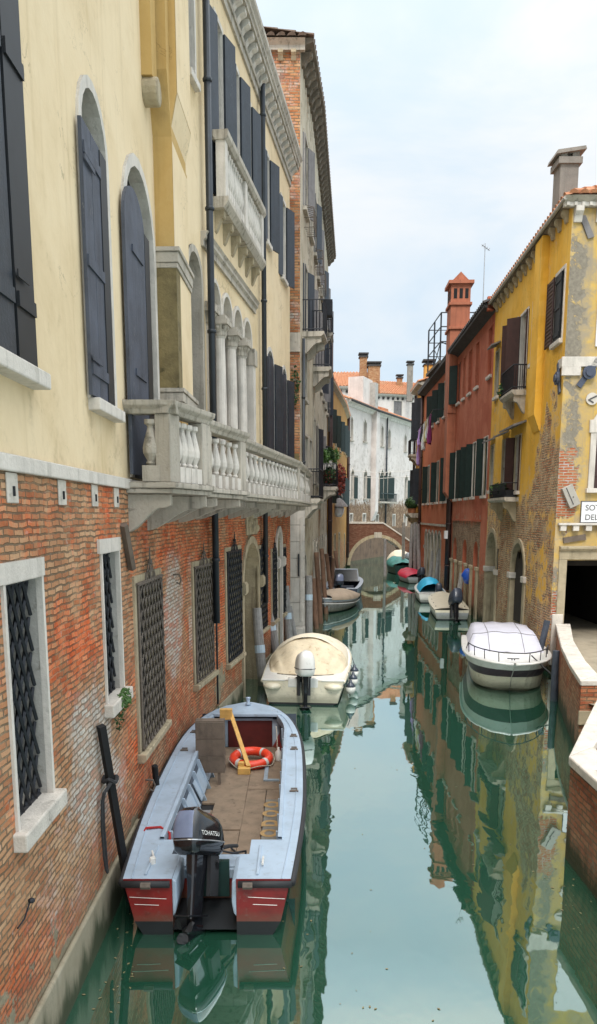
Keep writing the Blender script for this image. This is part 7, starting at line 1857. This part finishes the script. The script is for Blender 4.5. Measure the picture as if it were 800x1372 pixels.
rp = [((549,775),(552,702)),((556,776),(556,700)),((562,778),(560,702)),((574,788),(581,738)),((583,792),(589,735)),((611,818),(619,768)),((540,768),(541,700))]
labs = ['grey pole below the topiary pots','tall grey pole under the orange house window','pale grey pole left of the arched openings','grey pole leaning before the arched openings','thin pole leaning beside the drainpipe','grey plank pole leaning against the red house','dark pole nearest the bridge on the right']
for (a, c), lab in zip(rp, labs):
    b, e = pp_(a[0],a[1],c[0],c[1],0,.1); pole(b, e, .12, 'woodpole', lab, gr_)
b, e = pp_(516,776,516,722,0,0); pole(b, e, .10, 'woodpole', 'lone upright pole in the water before the bridge arch', None)
# blue bag hung on the red wall
bg_ = thing('plastic_bag', 'bright blue plastic bag hung on a post by the red house', 'bag', (7.3,36.2,1.0))
mb = MB(); c = at_y(628,772,34.6); mb.sphere((c.x,c.y,c.z), .30, .26, .36, 14, 10)
for i, v in enumerate(mb.v): mb.v[i] = v+Vector((1,1,1))*.10*mnoise.noise(v*4)
mb.build('bag', M['bluebag'], bg_, smooth=True)
mb = MB(); mb.tube([(c.x+.05,c.y+.1,-.6),(c.x+.05,c.y+.1,c.z-.2)], .05, 6); mb.build('stick', M['woodbrown'], bg_)
# ------------------------------------------------------------------ lamp on the left bank
lm = thing('street_lamp', 'grey wall lantern with white glass on the left bank near the bridge', 'lamp', (3.0,55,5.2))
c = at_y(454,684,52.0)
mb = MB(); mb.tube([(c.x-1.0,c.y+.3,c.z+1.9),(c.x-.2,c.y,c.z+1.5),(c.x,c.y,c.z+.75)], .05, 6); mb.build('bracket', M['iron'], lm)
mb = MB(); mb.lathe([(.62,.25),(.50,.42),(.22,.72),(.05,.8)], (c.x,c.y,c.z), 10); mb.build('hood', M['shuttergrey'], lm)
mb = MB(); mb.lathe([(.16,-.42),(.30,-.2),(.36,.1),(.3,.26)], (c.x,c.y,c.z), 12); mb.build('globe', M['lampglass'], lm, smooth=True)
pn = thing('white_board', 'small white tilted board on the left bank above the lantern', 'board', (2.6,50,6.3))
c = at_y(454,661,50.0); mb = MB(); mb.add([(c.x-.15,c.y,c.z+.55),(c.x+.1,c.y,c.z+.45),(c.x+.28,c.y,c.z-.35),(c.x+.12,c.y,c.z-.1)],[(0,1,2,3)],raw=True); mb.build('board', M['whitepot'], pn)
# ------------------------------------------------------------------ plants
def leaves(mb, c, r, n, size, flat=1.0, up=.3):
    for _ in range(n):
        while True:
            d = Vector((random.uniform(-1,1),random.uniform(-1,1),random.uniform(-1,1)))
            if d.length < 1: break
        p = Vector(c)+Vector((d.x*r[0],d.y*r[1],d.z*r[2])); a = Vector((random.gauss(0,1),random.gauss(0,1),random.gauss(0,1)+up)).normalized(); b = a.orthogonal().normalized()
        b = (b*math.cos(random.random()*6)+a.cross(b)*math.sin(random.random()*6)); s = size*random.uniform(.6,1.3)
        mb.add([p-b*s*.4,p+a*s,p+b*s*.4,p-a*s*.5],[(0,1,2,3)],raw=True)
def plant(name, label, c, r, n, size, mat='leaf', pot=None, potsize=.18, cat='plant', group=None, flower=None):
    t = thing(name, label, cat, (c[0],c[1],c[2]-r[2]), group=group)
    mb = MB(); leaves(mb, c, r, n, size); mb.build('foliage', M[mat], t, recalc=False)
    if flower: mb = MB(); leaves(mb, (c[0],c[1],c[2]-r[2]*.2), (r[0]*1.05,r[1]*1.05,r[2]*.9), n//2, size*.7); mb.build('blossom', M[flower], t, recalc=False)
    if pot: mb = MB(); z = c[2]-r[2]-potsize*.6; mb.lathe([(potsize*.7,-potsize*.5),(potsize,potsize*.9),(potsize*1.1,potsize),(potsize*.8,potsize)], (c[0],c[1],z), 10); mb.build('pot', M[pot], t)
    return t
s, z = 8.54+6, 2.33
c = FA(s+.05,.07,2.28); plant('wall_weed', 'straggly green weeds growing from the sill of the second barred window', (c.x+.02,c.y,c.z-.02), (.06,.22,.13), 260, .035)
c = FA(s-.05,.03,2.0); plant('wall_weed', 'dry thin weeds below the sill of the second barred window', (c.x+.02,c.y,c.z+.08), (.04,.16,.16), 90, .03, 'leafdark')
cs = [(at_y(432,612,36.9),.34,'leaf'),(at_y(440,610,37.6),.3,'leafdark'),(at_y(446,612,38.3),.34,'leaf')]
labs = ['green plant at the near end of the flowered balcony','dark plant in the middle of the flowered balcony','green plant at the far end of the flowered balcony']
for (c, r, m_), lab in zip(cs, labs): plant('balcony_plant', lab, (c.x,c.y,c.z), (r,r,r*1.1), 240, .13, m_, 'whitepot', .2, group='plants on the old house balcony')
c = at_y(440,636,37.8); plant('hanging_flowers', 'reddish trailing flowers hanging from the old house balcony rail', (c.x,c.y,c.z), (.36,.9,.42), 420, .12, 'leafdark', None, flower='flower')
c = at_y(457,642,49.5); plant('hanging_flowers', 'orange brown trailing creeper on the wall beside the flowered balcony', (c.x,c.y,c.z), (.32,.6,1.0), 420, .13, 'flower', None)
c = FO(.1,.1,9.0); plant('wall_creeper', 'small green creeper on the brick flank of the old house', (.0-.12,26.6,8.4), (.16,.1,.7), 160, .07, 'leafdark')
for k, (s_, lab) in enumerate(((6.7,'spiky green plant at the far end of the window box on the yellow house'),(5.7,'green plant at the near end of the window box on the yellow house'))):
    c = FY(s_,.28,5.15); plant('window_plant', lab, (c.x,c.y,c.z), (.17,.38,.22), 200, .10, 'leaf' if k == 0 else 'leafdark', group='plants in the yellow house window box')
wbx = thing('window_box', 'dark iron plant trough on the stone shelf of the yellow house', 'planter', FY(5.9,.25,4.86))
mb = MB(FY)
mb.box(4.7,7.2,.05,.40,4.87,4.92)
for k in range(18):
    s_ = 4.7+2.5*k/17; mb.tube([(s_,.42,4.87),(s_,.42,5.32)], .012, 4); mb.tube([(s_,.42,4.9),(s_+.147,.42,5.28)], .009, 4)
mb.tube([(4.7,.02,5.32),(4.7,.42,5.32),(7.2,.42,5.32),(7.2,.02,5.32)], .016, 5); mb.tube([(4.7,.42,5.1),(7.2,.42,5.1)], .012, 5); mb.build('railing', M['iron'], wbx)
mb = MB(FY); mb.box(4.85,7.05,.08,.34,4.92,5.1); mb.build('trough', M['dark'], wbx)
c = FY(5.0,.3,8.4); plant('window_plant', 'trailing green plant at the corner of the upper yellow house balcony', (c.x,c.y+1.0,c.z-.05), (.15,.3,.3), 150, .09, 'leafdark')
for k, s_ in enumerate((1.9,3.4)):
    c = FN(s_,.35,4.85); t = thing('topiary', ('clipped round shrub in a pot on the orange house shelf, the right one','clipped round shrub in a pot on the orange house shelf, the left one')[k], 'potted shrub', (c.x,c.y,4.4), group='clipped shrubs on the orange house shelf')
    mb = MB()
    for _ in range(420):
        d = Vector((random.gauss(0,1),random.gauss(0,1),random.gauss(0,1))).normalized(); p = Vector((c.x,c.y,c.z+.25))+d*.42*random.uniform(.8,1.02); b = d.orthogonal().normalized(); e_ = d.cross(b); w_ = .07
        mb.add([p-b*w_,p+e_*w_+d*.02,p+b*w_,p-e_*w_],[(0,1,2,3)],raw=True)
    mb.build('crown', M['leafdark'], t, recalc=False)
    mb = MB(); mb.lathe([(.16,0),(.22,.3),(.24,.32),(.2,.32)], (c.x,c.y,4.4), 10); mb.build('pot', M['terracotta'], t)

# drifted leaves and scraps on the water: too many small bits to count
mb = MB()
for (x, y, sx, sy, n) in ((.4,6.2,.9,2.0,26),(-1.7,7.0,.25,1.6,40),(2.0,12,1.2,3,24),(6.3,16.5,.25,2.0,40),(3.0,8.4,.3,1.4,26),(2.6,30,1.0,6,20)):
    for _ in range(n):
        a = random.random()*6.3; s_ = random.uniform(.008,.024); cx_, cy_ = random.gauss(x,sx*.5), random.gauss(y,sy*.5); c, sn = math.cos(a)*s_, math.sin(a)*s_
        if cx_ < -1.98+.02*max(0,cy_-9): continue
        mb.add([(cx_-c,cy_-sn,.004),(cx_+sn*.5,cy_-c*.5,.006),(cx_+c,cy_+sn,.004),(cx_-sn*.5,cy_+c*.5,.006)],[(0,1,2,3)],raw=True)
o = mb.build('leaf_scraps', pm('floating_scraps',(.20,.16,.08),.8,.5,9), None); struct(o, 'stuff'); o['label'] = 'scattered leaf scraps floating on the canal'; o['category'] = 'leaves'
